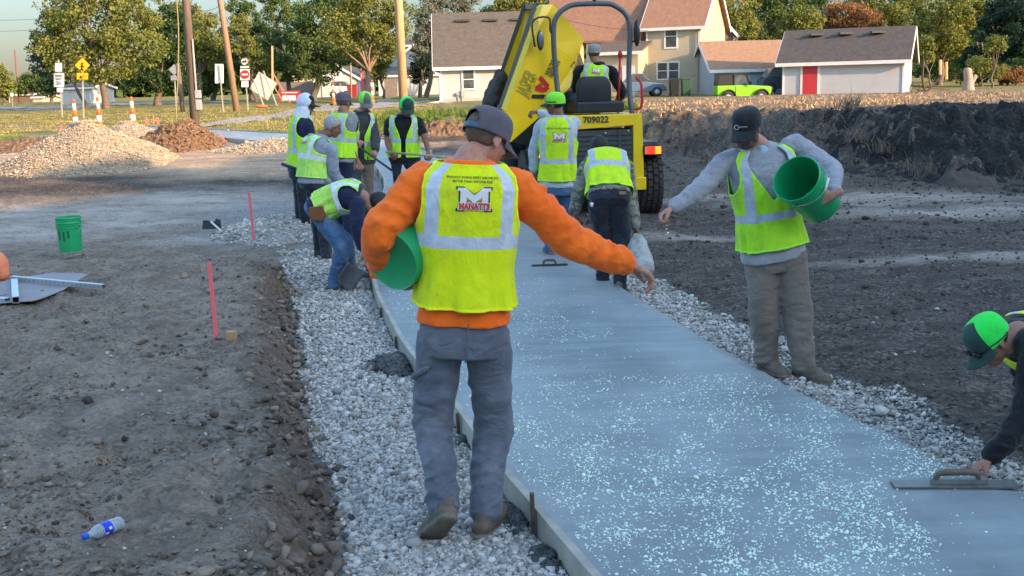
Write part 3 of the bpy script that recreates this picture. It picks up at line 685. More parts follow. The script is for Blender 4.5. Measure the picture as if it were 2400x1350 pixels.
def vestmat(name, c1, c2, belt, lat, trim, tape=(.46, .50, .56), up=True, dl=0.0):
    """high-visibility fabric with reflective tape; UV = (sideways metres, metres above hem)"""
    n = NT(name); uv = n.n("ShaderNodeUVMap"); s = n.sep(uv.outputs[0]); u, v = s[0], s[1]
    au = n.math('ABSOLUTE', u); 
    vt = n.math('LESS_THAN', n.math('ABSOLUTE', n.math('SUBTRACT', au, lat)), .026)
    vt = n.math('MULTIPLY', vt, n.math('GREATER_THAN', v, belt))
    hb = n.math('LESS_THAN', n.math('ABSOLUTE', n.math('SUBTRACT', v, belt)), .0265)
    m = n.math('MAXIMUM', vt, hb)
    ed = n.math('MINIMUM', n.math('ABSOLUTE', n.math('SUBTRACT', n.math('ABSOLUTE', n.math('SUBTRACT', v, belt)), .030)), 9)
    c = n.mix(n.noise(7, 5, .6), c1, c2)
    c = n.mix(n.math('MULTIPLY', n.noise(3.5, 6, .75, lo=.5, hi=.75), .42), c, (.20, .19, .06))
    mesh = n.noise(260, 1, .5, lo=.35, hi=.65); c = n.mix(n.math('MULTIPLY', mesh, .22), c, tuple(x * .45 for x in c1))
    t = n.math('MAXIMUM', n.math('LESS_THAN', v, .014), n.attr('edge'))
    c = n.mix(t, c, trim)
    tp = n.mix(n.noise(16, 5, .6, lo=.3, hi=.7), tape, tuple(min(1, x * 1.45) for x in tape))
    c = n.mix(m, c, tp)
    rr = n.rng(m, 0, 1, .85, .42)
    n1 = n.noise(6, 3, .5, vec=n.mapd((1.4, 1.4, .8)), lo=0, hi=1, dist=1.0); b = n.bump(n1, .45, .045); b = n.bump(n.noise(24, 3, .5, lo=0, hi=1, dist=.6), .3, .010, b); b = n.bump(n.noise(420, 1, lo=0, hi=1), .15, .001, b)
    n.set(col=c, rough=rr, normal=b, spec=.3, sheen=.1); return n.m
V_hero = vestmat('lime_yellow_vest', (.84, .96, .008), (.74, .86, .008), .29, .12, (.95, 1.0, .02))
V_b = vestmat('lime_vest', (.50, .94, .03), (.42, .84, .03), .22, .115, (.45, 1.0, .06), tape=(.36, .40, .45))
V_c = vestmat('yellow_green_vest', (.62, .92, .015), (.54, .82, .015), .22, .12, (.55, .95, .04), tape=(.36, .40, .45))
V_old = vestmat('faded_lime_vest', (.50, .88, .15), (.42, .76, .11), .22, .115, (.55, .95, .2), tape=(.50, .56, .58))

TR = [(-.16, .150, .115), (-.10, .168, .125), (0, .172, .125), (.18, .160, .115), (.38, .150, .112), (.58, .165, .122), (.75, .180, .122), (.85, .182, .112), (.92, .160, .092), (.965, .115, .075), (1.0, .072, .064), (1.06, .060, .060)]
class Spine:
    """torso surface: t = 0 pelvis .. 1 neck base, angle th (0 = person's right, 90 = front)"""
    def __init__(s, pv, nk, latp, lats, bend=0.0, bd=None, s_=1.0, wide=1.0, deep=1.0):
        s.pv = np.array(pv, float); s.nk = np.array(nk, float); s.lp = nrm(latp); s.ls = nrm(lats); s.k = s_; s.w = wide; s.dp = deep
        mid = (s.pv + s.nk) / 2; s.c = mid + (np.array(bd) * bend if bd is not None else 0)
    def fr(s, t):
        tc = np.clip(t, -.05, 1.02)
        p = (1 - tc) ** 2 * s.pv + 2 * tc * (1 - tc) * s.c + tc ** 2 * s.nk
        d = 2 * (1 - tc) * (s.c - s.pv) + 2 * tc * (s.nk - s.c); U = nrm(d)
        p = p + U * (t - tc) * np.linalg.norm(s.nk - s.pv)
        R = nrm(s.lp * (1 - tc) + s.ls * tc); R = nrm(R - U * (R @ U)); F = np.cross(U, R); return p, R, F, U
    def pt(s, t, th, off=0.0, flare=0.0, wr=0, seed=0):
        T = np.array(TR); p, R, F, U = s.fr(t); rx = np.interp(t, T[:, 0], T[:, 1]) * s.k * s.w; ry = np.interp(t, T[:, 0], T[:, 2]) * s.k * s.dp
        fx = flare * max(0, .35 - t); rx = rx + off + fx; ry = ry + off + fx * .8
        c, q = math.cos(th), math.sin(th); e = 2 / 2.5
        return p + R * rx * math.copysign(abs(c) ** e, c) + F * ry * math.copysign(abs(q) ** e, q) - F * .012 * s.k
    def loft(s, t0, t1, off, nu=28, nv=18, flare=0, wr=0, seed=0):
        V = []
        for t in np.linspace(t0, t1, nv):
            for j in range(nu):
                th = 2 * math.pi * j / nu; o = off + (wr * vn(np.array([t * 9.0]), np.array([math.cos(th) * 1.3]), np.array([math.sin(th) * 1.3]), s=seed)[0] if wr else 0)
                V.append(s.pt(t, th, o, flare))
        F = [(i * nu + j, i * nu + (j + 1) % nu, (i + 1) * nu + (j + 1) % nu, (i + 1) * nu + j) for i in range(nv - 1) for j in range(nu)]
        F += [tuple(range(nu - 1, -1, -1)), tuple((nv - 1) * nu + j for j in range(nu))]
        return np.array(V), F

def vest(sp, parent, mat, t0=.05, off=.036, flare=.05, vneck=0, seed=0, res=(150, 90), open_=0.0, arm=(.80, .185, 42), tail=0, asym=0, t1=.985):
    nu, nv = res; k = sp.k; V = []; UV = []; ED = []; L = np.linalg.norm(sp.nk - sp.pv); A = {}
    ts = np.linspace(t0, t1, nv)
    n1 = fbm(np.repeat(ts, nu) * 2.2, np.tile(np.cos(np.arange(nu) * 2 * math.pi / nu) * 2.2, nv), np.tile(np.sin(np.arange(nu) * 2 * math.pi / nu) * 2.2, nv), o=3, s=seed).reshape(nv, nu)
    fold = vn(np.tile(np.cos(np.arange(nu) * 2 * math.pi / nu) * 5, nv), np.tile(np.sin(np.arange(nu) * 2 * math.pi / nu) * 5, nv), np.repeat(ts, nu) * 1.2, s=seed + 5).reshape(nv, nu)
    cut = np.zeros((nv, nu), bool); dd = np.ones((nv, nu))
    for i, t in enumerate(ts):
        for j in range(nu):
            th = 2 * math.pi * j / nu
            o = off + n1[i, j] * .012 + fold[i, j] * .022 * sst(.7, .0, t)
            P = sp.pt(t, th, o * k, flare * k); V.append(P)
            deg = math.degrees(th); lateral = math.cos(th)
            UV.append((np.interp(t, [x[0] for x in TR], [x[1] for x in TR]) * 1.12 * lateral if t < .80 else .2 * lateral, (t - t0) * L))
            dl_ = min(abs(deg - 0), abs(deg - 360), abs(deg - 180)); e = math.hypot((t - arm[0]) / arm[1], dl_ / arm[2])
            d = e - 1
            df = abs(deg - 90)
            if vneck:
                wv = open_ + vneck * sst(.42, 1.0, t); d = min(d, (df - wv) / 30)
            d = min(d, 9); dd[i, j] = d
    # slide grid points next to an opening onto its rim so the rim is clean
    V = np.array(V); ED = (dd < .10).astype(float).ravel()
    F = []
    for i in range(nv - 1):
        for j in range(nu):
            j2 = (j + 1) % nu
            q = (dd[i, j], dd[i, j2], dd[i + 1, j2], dd[i + 1, j])
            if min(q) <= 0: continue
            F.append((i * nu + j, i * nu + j2, (i + 1) * nu + j2, (i + 1) * nu + j))
    # pull boundary vertices to a smooth rim by relaxing them
    F = np.array(F); used = np.unique(F); re = -np.ones(len(V), int); re[used] = np.arange(len(used)); V = V[used]; UV = np.array(UV)[used]; ED = ED[used]; F = re[F]
    E = np.concatenate([F[:, [0, 1]], F[:, [1, 2]], F[:, [2, 3]], F[:, [3, 0]]]); Es = np.sort(E, 1); u, inv, cnt = np.unique(Es, axis=0, return_inverse=True, return_counts=True)
    be = u[cnt == 1]
    for _ in range(6):
        S = np.zeros_like(V); C = np.zeros(len(V)); np.add.at(S, be[:, 0], V[be[:, 1]]); np.add.at(S, be[:, 1], V[be[:, 0]]); np.add.at(C, be[:, 0], 1); np.add.at(C, be[:, 1], 1)
        m = C > 0; V[m] = V[m] * .5 + .5 * S[m] / C[m][:, None]
    o = obj('safety_vest', V, F, mat, parent, smooth=True, uv=UV, attrs={'edge': ED}); solid(o, .005, 1); return o

def hand(wr, d, n, right, curl=(25, 35, 25), s=1.0, thumb=(.6, .55, .3), spread=.12, fist=False, indiv=None):
    d = nrm(d); n = nrm(np.array(n, float) - d * (np.array(n, float) @ d)); t = np.cross(d, n) if right else np.cross(n, d)
    wr = np.array(wr, float); P = []
    offs = (.030, .010, -.010, -.029); lens = ((.042, .026, .020), (.046, .029, .021), (.043, .027, .020), (.034, .021, .018)); kn = (.088, .092, .087, .080)
    for i in range(4):
        b0 = wr + t * offs[i] * .45 * s; b1 = wr + d * kn[i] * s + t * offs[i] * s
        P.append(tube([b0 - d * .01 * s, (b0 + b1) / 2 + n * -.002, b1], [.016 * s, .0155 * s, .0125 * s], 10, 3))
        a = 0; p = b1; pts = [p]; q = (indiv[i] if indiv else curl)
        for L, c in zip(lens[i], q):
            a += math.radians(c); dd = nrm(d * math.cos(a) + n * math.sin(a) + t * spread * (1.5 - i) * .35 * math.cos(a)); p = p + dd * L * s; pts.append(p)
        P.append(tube(pts, [.0105 * s, .0098 * s, .0088 * s, .0074 * s], 10, 3))
    b = wr + t * .014 * s + d * .012 * s; a1 = b + (d * .035 + t * .030 + n * .014) * s
    a2 = a1 + nrm(d * thumb[0] + t * .35 * (1 - thumb[1]) + n * thumb[1]) * .036 * s; a3 = a2 + nrm(d * thumb[0] + n * thumb[1] * 1.2 - t * thumb[2]) * .028 * s
    P.append(tube([b, a1, a2, a3], [.015 * s, .0145 * s, .0115 * s, .009 * s], 10, 3))
    P.append(tube([wr - d * .05 * s, wr, wr + d * .03 * s], [.027 * s, .0265 * s, .028 * s], 14, 3, flat=n, fl=.72))
    P.append(ell(wr + d * .05 * s, (.046 * s, .036 * s, .0135 * s), np.array([d, t, n])))
    return P

def head_parts(hc, f, u, s=1.0, nose=1.0):
    f = nrm(f); u = nrm(np.array(u, float) - f * (np.array(u, float) @ f)); r = np.cross(f, u); A = np.array([r, f, u])
    W = lambda x, y, z: np.array(hc) + s * (r * x + f * y + u * z)
    E = lambda x, y, z, a, b, c: ell(W(x, y, z), (a * s, b * s, c * s), A, 18, 12)
    P = [E(0, -.012, .032, .076, .096, .084), E(0, .022, -.025, .064, .070, .085), E(0, .050, -.080, .042, .038, .030), E(0, .078, .022, .050, .016, .014),
         E(.040, .052, -.022, .026, .030, .026), E(-.040, .052, -.022, .026, .030, .026), E(0, .082, -.062, .024, .014, .008), E(0, .079, -.074, .020, .014, .008),
         tube([W(0, .082, .012), W(0, .098, -.012), W(0, .108, -.030)], [.009 * s, .0115 * s, .014 * s * nose], 10, 3), E(.012, .096, -.035, .010, .012, .009), E(-.012, .096, -.035, .010, .012, .009)]
    for q in (1, -1):
        P.append(E(.030 * q, .068, .004, .013, .012, .010))
        ea = np.array([nrm(r * q + f * -.35), nrm(f + r * q * .35), u]); P.append(ell(W(.078 * q, -.008, -.006), (.008 * s, .019 * s, .032 * s), ea, 12, 10)); P.append(ell(W(.078 * q, -.002, -.030), (.008 * s, .010 * s, .012 * s), ea, 10, 8))
    return P, A, W

def cap(parent, hc, f, u, mats, s=1.0, brim=.075, tilt=6, droop=.35, backhole=False, front=100, name='cap', logo=None):
    """mats = (front panel, rear mesh, brim, [strap])"""
    f = nrm(f); u = nrm(np.array(u, float) - f * (np.array(u, float) @ f)); r = np.cross(f, u)
    a = R_(tilt); f2 = f * math.cos(a) + u * math.sin(a); u2 = u * math.cos(a) - f * math.sin(a)
    W = lambda x, y, z: np.array(hc) + s * (r * x + f2 * y + u2 * z)
    nu, nv = 72, 22; V = []; F = []; mi = []
    for i in range(nv + 1):
        ph = i / nv
        for j in range(nu):
            t = 2 * math.pi * j / nu; a_ = math.sin(min(ph, .78) / .78 * math.pi / 2) ** .82; b_ = math.cos(min(ph, .78) / .78 * math.pi / 2) ** .75 if ph < .78 else 0
            z = .048 + .082 * b_ - (.040 * (ph - .78) / .22 if ph > .78 else 0); fr = math.sin(t)
            z += .010 * max(0, fr) * a_ * (1 - ph)
            seam = 1 - .012 * math.exp(-((t * 3 / math.pi - round(t * 3 / math.pi)) * 9) ** 2)
            V.append(W(.088 * a_ * math.cos(t) * seam, (.108 * a_ * fr - .010) * seam, z))
    for i in range(nv):
        for j in range(nu):
            deg = (j + .5) * 360 / nu; back = abs(deg - 270); ph = (i + .5) / nv
            if backhole and back < 30 and .99 > ph > .0 and ((ph > .58 and ph < .88 and math.hypot(back / 30, (ph - .88) / .30) < 1)): continue
            F.append((i * nu + j, (i + 1) * nu + j, (i + 1) * nu + (j + 1) % nu, i * nu + (j + 1) % nu))
            m = 0 if abs(deg - 90) < front / 2 + (0 if ph > .2 else 0) else 1
            if backhole and back < 30 and ph >= .88: m = 3
            mi.append(m)
    o = obj(name, V, F, list(mats), parent, True, mi); solid(o, .003 * s, 1)
    # brim
    V = []; F = []; m = 28; q = 8
    for i in range(q + 1):
        for j in range(m + 1):
            t = R_(90 + (j / m - .5) * 128); c = math.cos(t); sn = math.sin(t); e = i / q
            x = .089 * c; y = .108 * sn - .010; L = brim * (1 - (abs(j / m - .5) * 2) ** 2.6) ** .6 if abs(j / m - .5) < .5 else 0
            V.append(W(x * (1 + .02 * e), y + L * e, .008 + .004 - droop * L * e - .30 * x * x / .089 * e * .9 - .012 * (abs(c)) * e))
    for i in range(q):
        for j in range(m): k = i * (m + 1) + j; F.append((k, k + m + 1, k + m + 2, k + 1))
    b = obj('brim', V, F, mats[2], o, True); solid(b, .004 * s, 0)
    bt = ell(W(0, -.01, .132), (.008 * s, .008 * s, .004 * s), np.array([r, f2, u2]), 10, 6); obj('button', *bt, mats[1], o, True)
    return o, W

def hairshape(parent, hc, f, u, mat, s=1.0, zlo=-.05, front=.055, name='hair', thick=.006, top=True, seed=0):
    """short hair as a shell over the cranium"""
    f = nrm(f); u = nrm(np.array(u, float) - f * (np.array(u, float) @ f)); r = np.cross(f, u)
    W = lambda x, y, z: np.array(hc) + s * (r * x + f * y + u * z)
    nu, nv = 60, 30; V = []; keep = np.zeros((nv + 1, nu), bool); 
    for i in range(nv + 1):
        ph = math.pi * .80 * i / nv
        for j in range(nu):
            t = 2 * math.pi * j / nu; k = 1 + thick / .08 + .010 * fbm(math.cos(t) * 6, math.sin(t) * 6, ph * 5, o=2, s=seed)
            x, y, z = .076 * k * math.sin(ph) * math.cos(t), -.012 + .096 * k * math.sin(ph) * math.sin(t), .032 + .084 * k * math.cos(ph)
            V.append(W(x, y, z)); lim = zlo if y < -.01 else np.interp(y, [-.01, .03, front, .08], [max(zlo, -.02), .02, .06, .085]); keep[i, j] = z > lim
    F = [(i * nu + j, (i + 1) * nu + j, (i + 1) * nu + (j + 1) % nu, i * nu + (j + 1) % nu) for i in range(nv) for j in range(nu) if keep[i, j] and keep[i + 1, j] and keep[i + 1, (j + 1) % nu] and keep[i, (j + 1) % nu]]
    o = obj(name, V, F, mat, parent, True); solid(o, .006 * s, 0); return o

def boot(parent, ank, toe, up=(0, 0, 1), s=1.0, mat=None, lift=0, name='boot'):
    d = nrm(toe); up = nrm(np.array(up, float) - d * (np.array(up, float) @ d)); sd = np.cross(d, up); a = np.array(ank, float)
    W = lambda x, y, z: a + s * (sd * x + d * y + up * (z - .085))
    P = [tube([W(0, -.055, .040), W(0, .02, .040), W(0, .10, .036), W(.0, .17, .032), W(0, .195, .030)], [.038 * s, .045 * s, .049 * s, .046 * s, .030 * s], 16, 4, flat=up, fl=.75),
         tube([W(0, -.02, .05), W(0, -.015, .10), W(0, -.005, .125)], [.038 * s, .036 * s, .028 * s], 16, 3), ell(W(0, .06, .065), (.042 * s, .085 * s, .034 * s), np.array([sd, d, up])),
         tube([W(0, -.065, .012), W(0, .0, .010), W(0, .09, .010), W(0, .17, .011), W(0, .205, .013)], [.039 * s, .041 * s, .050 * s, .048 * s, .030 * s], 16, 4, flat=up, fl=.28)]
    V, F, N = remesh(P, .007 * s, 1); hgt = (V - a) @ up / s + .085
    mi = (hgt[F].mean(1) < .026).astype(int)
    return obj(name, V, F, [mat or M_boot, M_sole], parent, True, mi)

def person(label, J, face, cl, s=1.0, wide=1.0, deep=1.0, bend=0.0, group=None, vox=.0075, root=None):
    """J: joints in world metres (pv, nk, hd, shR/shL, elR.., wrR.., hipR.., knR.., anR..); face: (head forward, head up)
       cl: clothes. One continuous body mesh; hair and clothing are its children."""
    pv, nk, hd = map(np.array, (J['pv'], J['nk'], J['hd'])); latp = nrm(J['latp']); lats = nrm(J['lats'])
    dh = nk - hd; dl_ = np.linalg.norm(dh); nk = hd + dh * min(1, .185 * s / dl_); J['nk'] = nk
    U = nrm(nk - pv); fw = np.cross(U, nrm(latp + lats))
    sp = Spine(pv, nk, latp, lats, bend, -fw if bend else None, s, wide, deep)
    g = root if root is not None else [pv[0], pv[1], float(height(pv[0], pv[1]))]
    T = thing('person', label, 'person', g, group)
    for q, sg in (('R', 1), ('L', -1)):
        J.setdefault('sh' + q, nk - U * .075 * s + lats * sg * .165 * s * wide); J.setdefault('hip' + q, pv + latp * sg * .085 * s * wide - U * .02)
    # ---- body: one continuous mesh
    P = [sp.loft(-.08, 1.04, -.016 * s, 24, 16)]
    hp, A, W = head_parts(hd, face[0], face[1], s); P += hp
    nb = hd - A[2] * .075 * s - A[1] * .022 * s
    P.append(tube([nk - U * .06 * s, nk, (nk + nb) / 2 - A[1] * .006, nb], [.066 * s, .063 * s, .058 * s, .058 * s], 18, 4))
    for q in 'RL':
        P.append(tube([J['sh' + q], J['el' + q], J['wr' + q]], [.052 * s, .040 * s, .026 * s], 14, 5))
        P.append(tube([J['sh' + q] + U * .0 - lats * (1 if q == 'R' else -1) * .06 * s, J['sh' + q]], [.06 * s, .055 * s], 12, 2))
        h = J.get('hand' + q, {}); dd = nrm(h.get('d', J['wr' + q] - J['el' + q])); n = h.get('n', -fw * .2 + latp * (-1 if q == 'R' else 1))
        P += hand(J['wr' + q], dd, n, q == 'R', h.get('curl', (25, 35, 25)), s * h.get('s', 1), h.get('thumb', (.6, .55, .3)), indiv=h.get('indiv'))
        P.append(tube([J['hip' + q], J['kn' + q], J['an' + q]], [.075 * s, .052 * s, .040 * s], 14, 5))
        P.append(ell(np.array(J['an' + q]) - [0, 0, .04 * s], (.04 * s, .04 * s, .04 * s)))
    V, F, N = remesh(P, cl.get('vox', vox), 2)
    Lc = (V - hd) @ A.T / s; fc = Lc[F].mean(1); mi = np.zeros(len(F), int)
    for q in (1, -1):
        e = ((fc[:, 0] - .031 * q) / .014) ** 2 + ((fc[:, 2] - .006) / .0065) ** 2; mi[(e < 1) & (fc[:, 1] > .05)] = 2
        e = ((fc[:, 0] - .033 * q) / .020) ** 2 + ((fc[:, 2] - .026) / .005) ** 2; mi[(e < 1) & (fc[:, 1] > .05)] = 3
    mi[(((fc[:, 0]) / .024) ** 2 + ((fc[:, 2] + .067) / .009) ** 2 < 1) & (fc[:, 1] > .06)] = 1
    if cl.get('stubble'): mi[(fc[:, 2] < -.035) & (fc[:, 2] > -.12) & (fc[:, 1] > .005) & (mi == 0) & (abs(fc[:, 0]) < .075)] = 4
    if cl.get('beard'):
        pass
    body = obj('body', V, F, [cl['skin'], M_lip, M_eye, cl.get('hairmat', H_black), cl.get('stubmat', H_stub)], T, True, mi)
    if cl.get('beard'):
        B = [ell(W(0, .045, -.085), (.056 * s, .052 * s, .040 * s), A, 20, 12), ell(W(.050, .015, -.055), (.026 * s, .035 * s, .045 * s), A), ell(W(-.050, .015, -.055), (.026 * s, .035 * s, .045 * s), A),
             ell(W(0, .092, -.050), (.030 * s, .010 * s, .008 * s), A)]
        v, f_, n_ = remesh(B, .006, 1); v = v + n_ * (.005 * fbm(v[:, 0] * 60, v[:, 1] * 60, v[:, 2] * 60, o=2))[:, None]; obj('beard', v, f_, cl['beard'], T, True)
    if cl.get('mustache'): obj('mustache', *ell(W(0, .090, -.050), (.028 * s, .010 * s, .009 * s), A), cl['mustache'], T, True)
    if cl.get('hair'): hairshape(T, hd, face[0], face[1], cl['hair'], s, **cl.get('hairkw', {}))
    if cl.get('cap'):
        c = dict(cl['cap']); m = c.pop('mats'); o, CW = cap(T, hd, face[0], face[1], m, s, **c); J['capW'] = CW; J['cap'] = o
    # ---- upper clothing
    if cl.get('shirt'):
        Q = [sp.loft(cl.get('hem', -.05), 1.01, .014 * s, 30, 22, .03, .006 if cl.get('wr', 1) else 0, 3)]
        lo = cl.get('sleeve', 1.0); sr = cl.get('sr', (.078, .064, .043)); wr_ = cl.get('swr', .16)
        for q in 'RL':
            a, b, c = np.array(J['sh' + q]), np.array(J['el' + q]), np.array(J['wr' + q])
            ins = a - lats * (1 if q == 'R' else -1) * .07 * s
            if lo >= 1: 
                c2 = c - nrm(c - b) * .006; m1 = (a + b) / 2; m2 = (b + c2) / 2 + np.array([0, 0, -.008 * s])
                Q.append(tube([ins, a, m1, b, m2, b + (c2 - b) * .86, c2], np.array([sr[0] * .98, sr[0], (sr[0] + sr[1]) / 2, sr[1] * 1.05, (sr[1] + sr[2]) / 2 * 1.08, sr[2] * 1.12, sr[2] * .86]) * s, 24, 7, wr=wr_ * 1.6, seed=5 + (q == 'L'), freq=12, lam=cl.get('lam', .075)))
            else: e = a + (b - a) * .62; Q.append(tube([ins, a, e], np.array([.075, .073, .066]) * s, 20, 5, wr=.06))
        if cl.get('hood'): Q.append(tube([nk + lats * .085 * s + fw * .05 * s, nk + lats * .09 * s - fw * .05 * s, nk - fw * .11 * s - U * .02, nk - lats * .09 * s - fw * .05 * s, nk - lats * .085 * s + fw * .05 * s], np.array([.025, .034, .046, .034, .025]) * s, 14, 5, wr=.12))
        if cl.get('collar'): Q.append(tube([nk + lats * .02 * s + fw * .075 * s + U * .0, nk + lats * .068 * s + fw * .02, nk - fw * .066 * s + U * .025, nk - lats * .068 * s + fw * .02, nk - lats * .02 * s + fw * .075 * s], np.array([.018, .020, .022, .020, .018]) * s, 10, 5))
        V, F, N = remesh(Q, cl.get('svox', .010), 2)
        w_ = fbm(V[:, 0] * 9, V[:, 1] * 9, V[:, 2] * 14, o=3, s=17); V = V + N * (w_ * .010 * s)[:, None]
        obj('shirt', V, F, cl['shirt'], T, True)
    if cl.get('hoodup'):
        fo = A[1]; Q = [ell(W(0, -.022, .030), (.100 * s, .112 * s, .115 * s), A, 24, 14), tube([nk - U * .07, nk - U * .01, W(0, -.015, -.05)], [.13 * s, .115 * s, .094 * s], 20, 4)]
        V, F, N = remesh(Q, .009, 4); l = (V - hd) @ A.T / s; fcz = l[F].mean(1)
        k = ~((fcz[:, 1] > .038) & ((fcz[:, 0] / .072) ** 2 + ((fcz[:, 2] + .01) / .11) ** 2 < 1)) & ~((fcz[:, 1] > .03) & (abs(fcz[:, 0]) < .055) & (fcz[:, 2] < -.02) & (fcz[:, 2] > -.13))
        solid(obj('hood', V + N * (.006 * fbm(V[:, 0] * 14, V[:, 1] * 14, V[:, 2] * 14))[:, None], F[k], cl['hoodup'], T, True), .008, 1)
    if cl.get('vest'):
        vk = dict(cl.get('vk', {})); J['vest'] = vest(sp, T, cl['vest'], **vk)
    # ---- trousers
    if cl.get('pants'):
        pr = cl.get('pr', (.098, .084, .072, .068)); Q = [sp.loft(cl.get('seat', -.17), .13, .010 * s, 28, 10)]
        for i, q in enumerate('RL'):
            a, b, c = np.array(J['hip' + q]), np.array(J['kn' + q]), np.array(J['an' + q]); m = (a + b) / 2; m2 = (b + c) / 2; e = c + (b - c) * .06 + np.array([0, 0, -cl.get('cuff', .06) * s])
            Q.append(tube([a + (a - b) * .05, a, m, b, m2, c + (b - c) * .2, e], np.array([pr[0] * .9, pr[0], (pr[0] + pr[1]) / 2, pr[1], pr[2], pr[3] * .98, pr[3]]) * s, 26, 8, wr=cl.get('pwr', .10) * 1.5, seed=11 + i * 3, freq=9, lam=.085))
        V, F, N = remesh(Q, cl.get('pvox', .010), 2)
        w_ = fbm(V[:, 0] * 7, V[:, 1] * 7, V[:, 2] * 10, o=3, s=27); V = V + N * (w_ * .012 * s)[:, None]
        po = obj('trousers', V, F, cl['pants'], T, True); J['pants'] = po
    for q in 'RL':
        tq = J.get('toe' + q, fw * [1, 1, 0] + latp * (.25 if q == 'R' else -.25)); boot(T, J['an' + q], tq, J.get('sup' + q, (0, 0, 1)), s * cl.get('bootk', 1.06), cl.get('boot'))
    J['T'] = T; J['sp'] = sp; J['A'] = A; J['W'] = W; J['fw'] = fw; J['U'] = U
    print(label[:40], 'torso %.2f  armR %.2f %.2f armL %.2f %.2f  legR %.2f %.2f legL %.2f %.2f head %.2f' % tuple(np.linalg.norm(np.array(a) - np.array(b)) for a, b in ((pv, nk), (J['shR'], J['elR']), (J['elR'], J['wrR']), (J['shL'], J['elL']), (J['elL'], J['wrL']), (J['hipR'], J['knR']), (J['knR'], J['anR']), (J['hipL'], J['knL']), (J['knL'], J['anL']), (nk, hd))))
    return J

def on_vest(J, V2, F2, name, mat, c_t, c_lat, scale, back=True, lift=.008, parent=None, tiltdeg=0):
    """lay flat shapes (metres, x to the reader's right) on the vest cloth around (t, lateral)"""
    from mathutils.bvhtree import BVHTree
    sp = J['sp']; p, R, F, U = sp.fr(c_t); n = -F if back else F; X = R if back else -R
    if 'bvh' not in J:
        me = J['vest'].data; o0 = wloc(J['vest']); J['bvh'] = BVHTree.FromPolygons([tuple(np.array(v.co) + o0) for v in me.vertices], [tuple(q.vertices) for q in me.polygons])
    ca, sa = math.cos(R_(tiltdeg)), math.sin(R_(tiltdeg)); out = []
    for x, y in V2[:, :2] * scale:
        x, y = x * ca - y * sa, x * sa + y * ca
        o = p + X * (c_lat + x) + U * y + n * .5; h = J['bvh'].ray_cast(Vector(o), Vector(-n), 1.0)
        out.append(np.array(h[0]) + n * lift if h[0] is not None else o - n * .36)
    return obj(name, np.array(out), F2, mat, parent or J['vest'])
def refine2(V, F, d=.03):
    """cut a flat shape so that it can follow a curved surface"""
    me = bpy.data.meshes.new('t'); me.from_pydata([(v[0], v[1], 0) for v in V], [], F); bm = bmesh.new(); bm.from_mesh(me)
    bmesh.ops.remove_doubles(bm, verts=bm.verts[:], dist=1e-5); bmesh.ops.triangulate(bm, faces=bm.faces[:])
    for _ in range(3):
        E = [e for e in bm.edges if e.calc_length() > d]
        if not E: break
        bmesh.ops.subdivide_edges(bm, edges=E, cuts=1); bmesh.ops.triangulate(bm, faces=bm.faces[:])
    V = np.array([v.co[:] for v in bm.verts]); F = [tuple(v.index for v in f.verts) for f in bm.faces]; bm.free(); return V, F
def logo(J, t, lat, sz, back=True, text=True):
    M = [(-.5, -.42), (-.5, -.30), (-.42, -.30), (-.42, .34), (-.5, .34), (-.5, .46), (-.26, .46), (0, .18), (.26, .46), (.5, .46), (.5, .34), (.42, .34), (.42, -.30), (.5, -.30), (.5, -.42), (.24, -.42), (.24, .10), (0, -.14), (-.24, .10), (-.24, -.42)]
    def outl(P, g):
        P = np.array(P); c = P.mean(0); return P + np.sign(P - [0, .02]) * g
    for nm, pts, m, lf in (('logo_outline', outl(M, .05), M_blackprint, .0075), ('logo_letter', M, M_whiteprint, .009), ('logo_fill', [(-.22, -.40), (-.22, .02), (0, -.20), (.22, .02), (.22, -.40)], M_redprint, .0105)):
        p = np.array(pts); V, F = refine2(p, [tuple(range(len(p)))][::1], .12); on_vest(J, V * [1, .75, 1], F, nm, m, t, lat, sz, back, lf)
    if text:
        V, F = textmesh('MANATTS', .2, .012); V = V[:, :2] * [1.0, 1.25] + [0, -.20]; V, F = refine2(V, F, .08); on_vest(J, V, F, 'logo_word', M_redprint, t, lat, sz, back, .014); V, F = textmesh('MANATTS', .2, .028); V = V[:, :2] * [1.0, 1.25] + [0, -.20]; V, F = refine2(V, F, .08); on_vest(J, V, F, 'logo_word_edge', M_whiteprint, t, lat, sz, back, .0125)
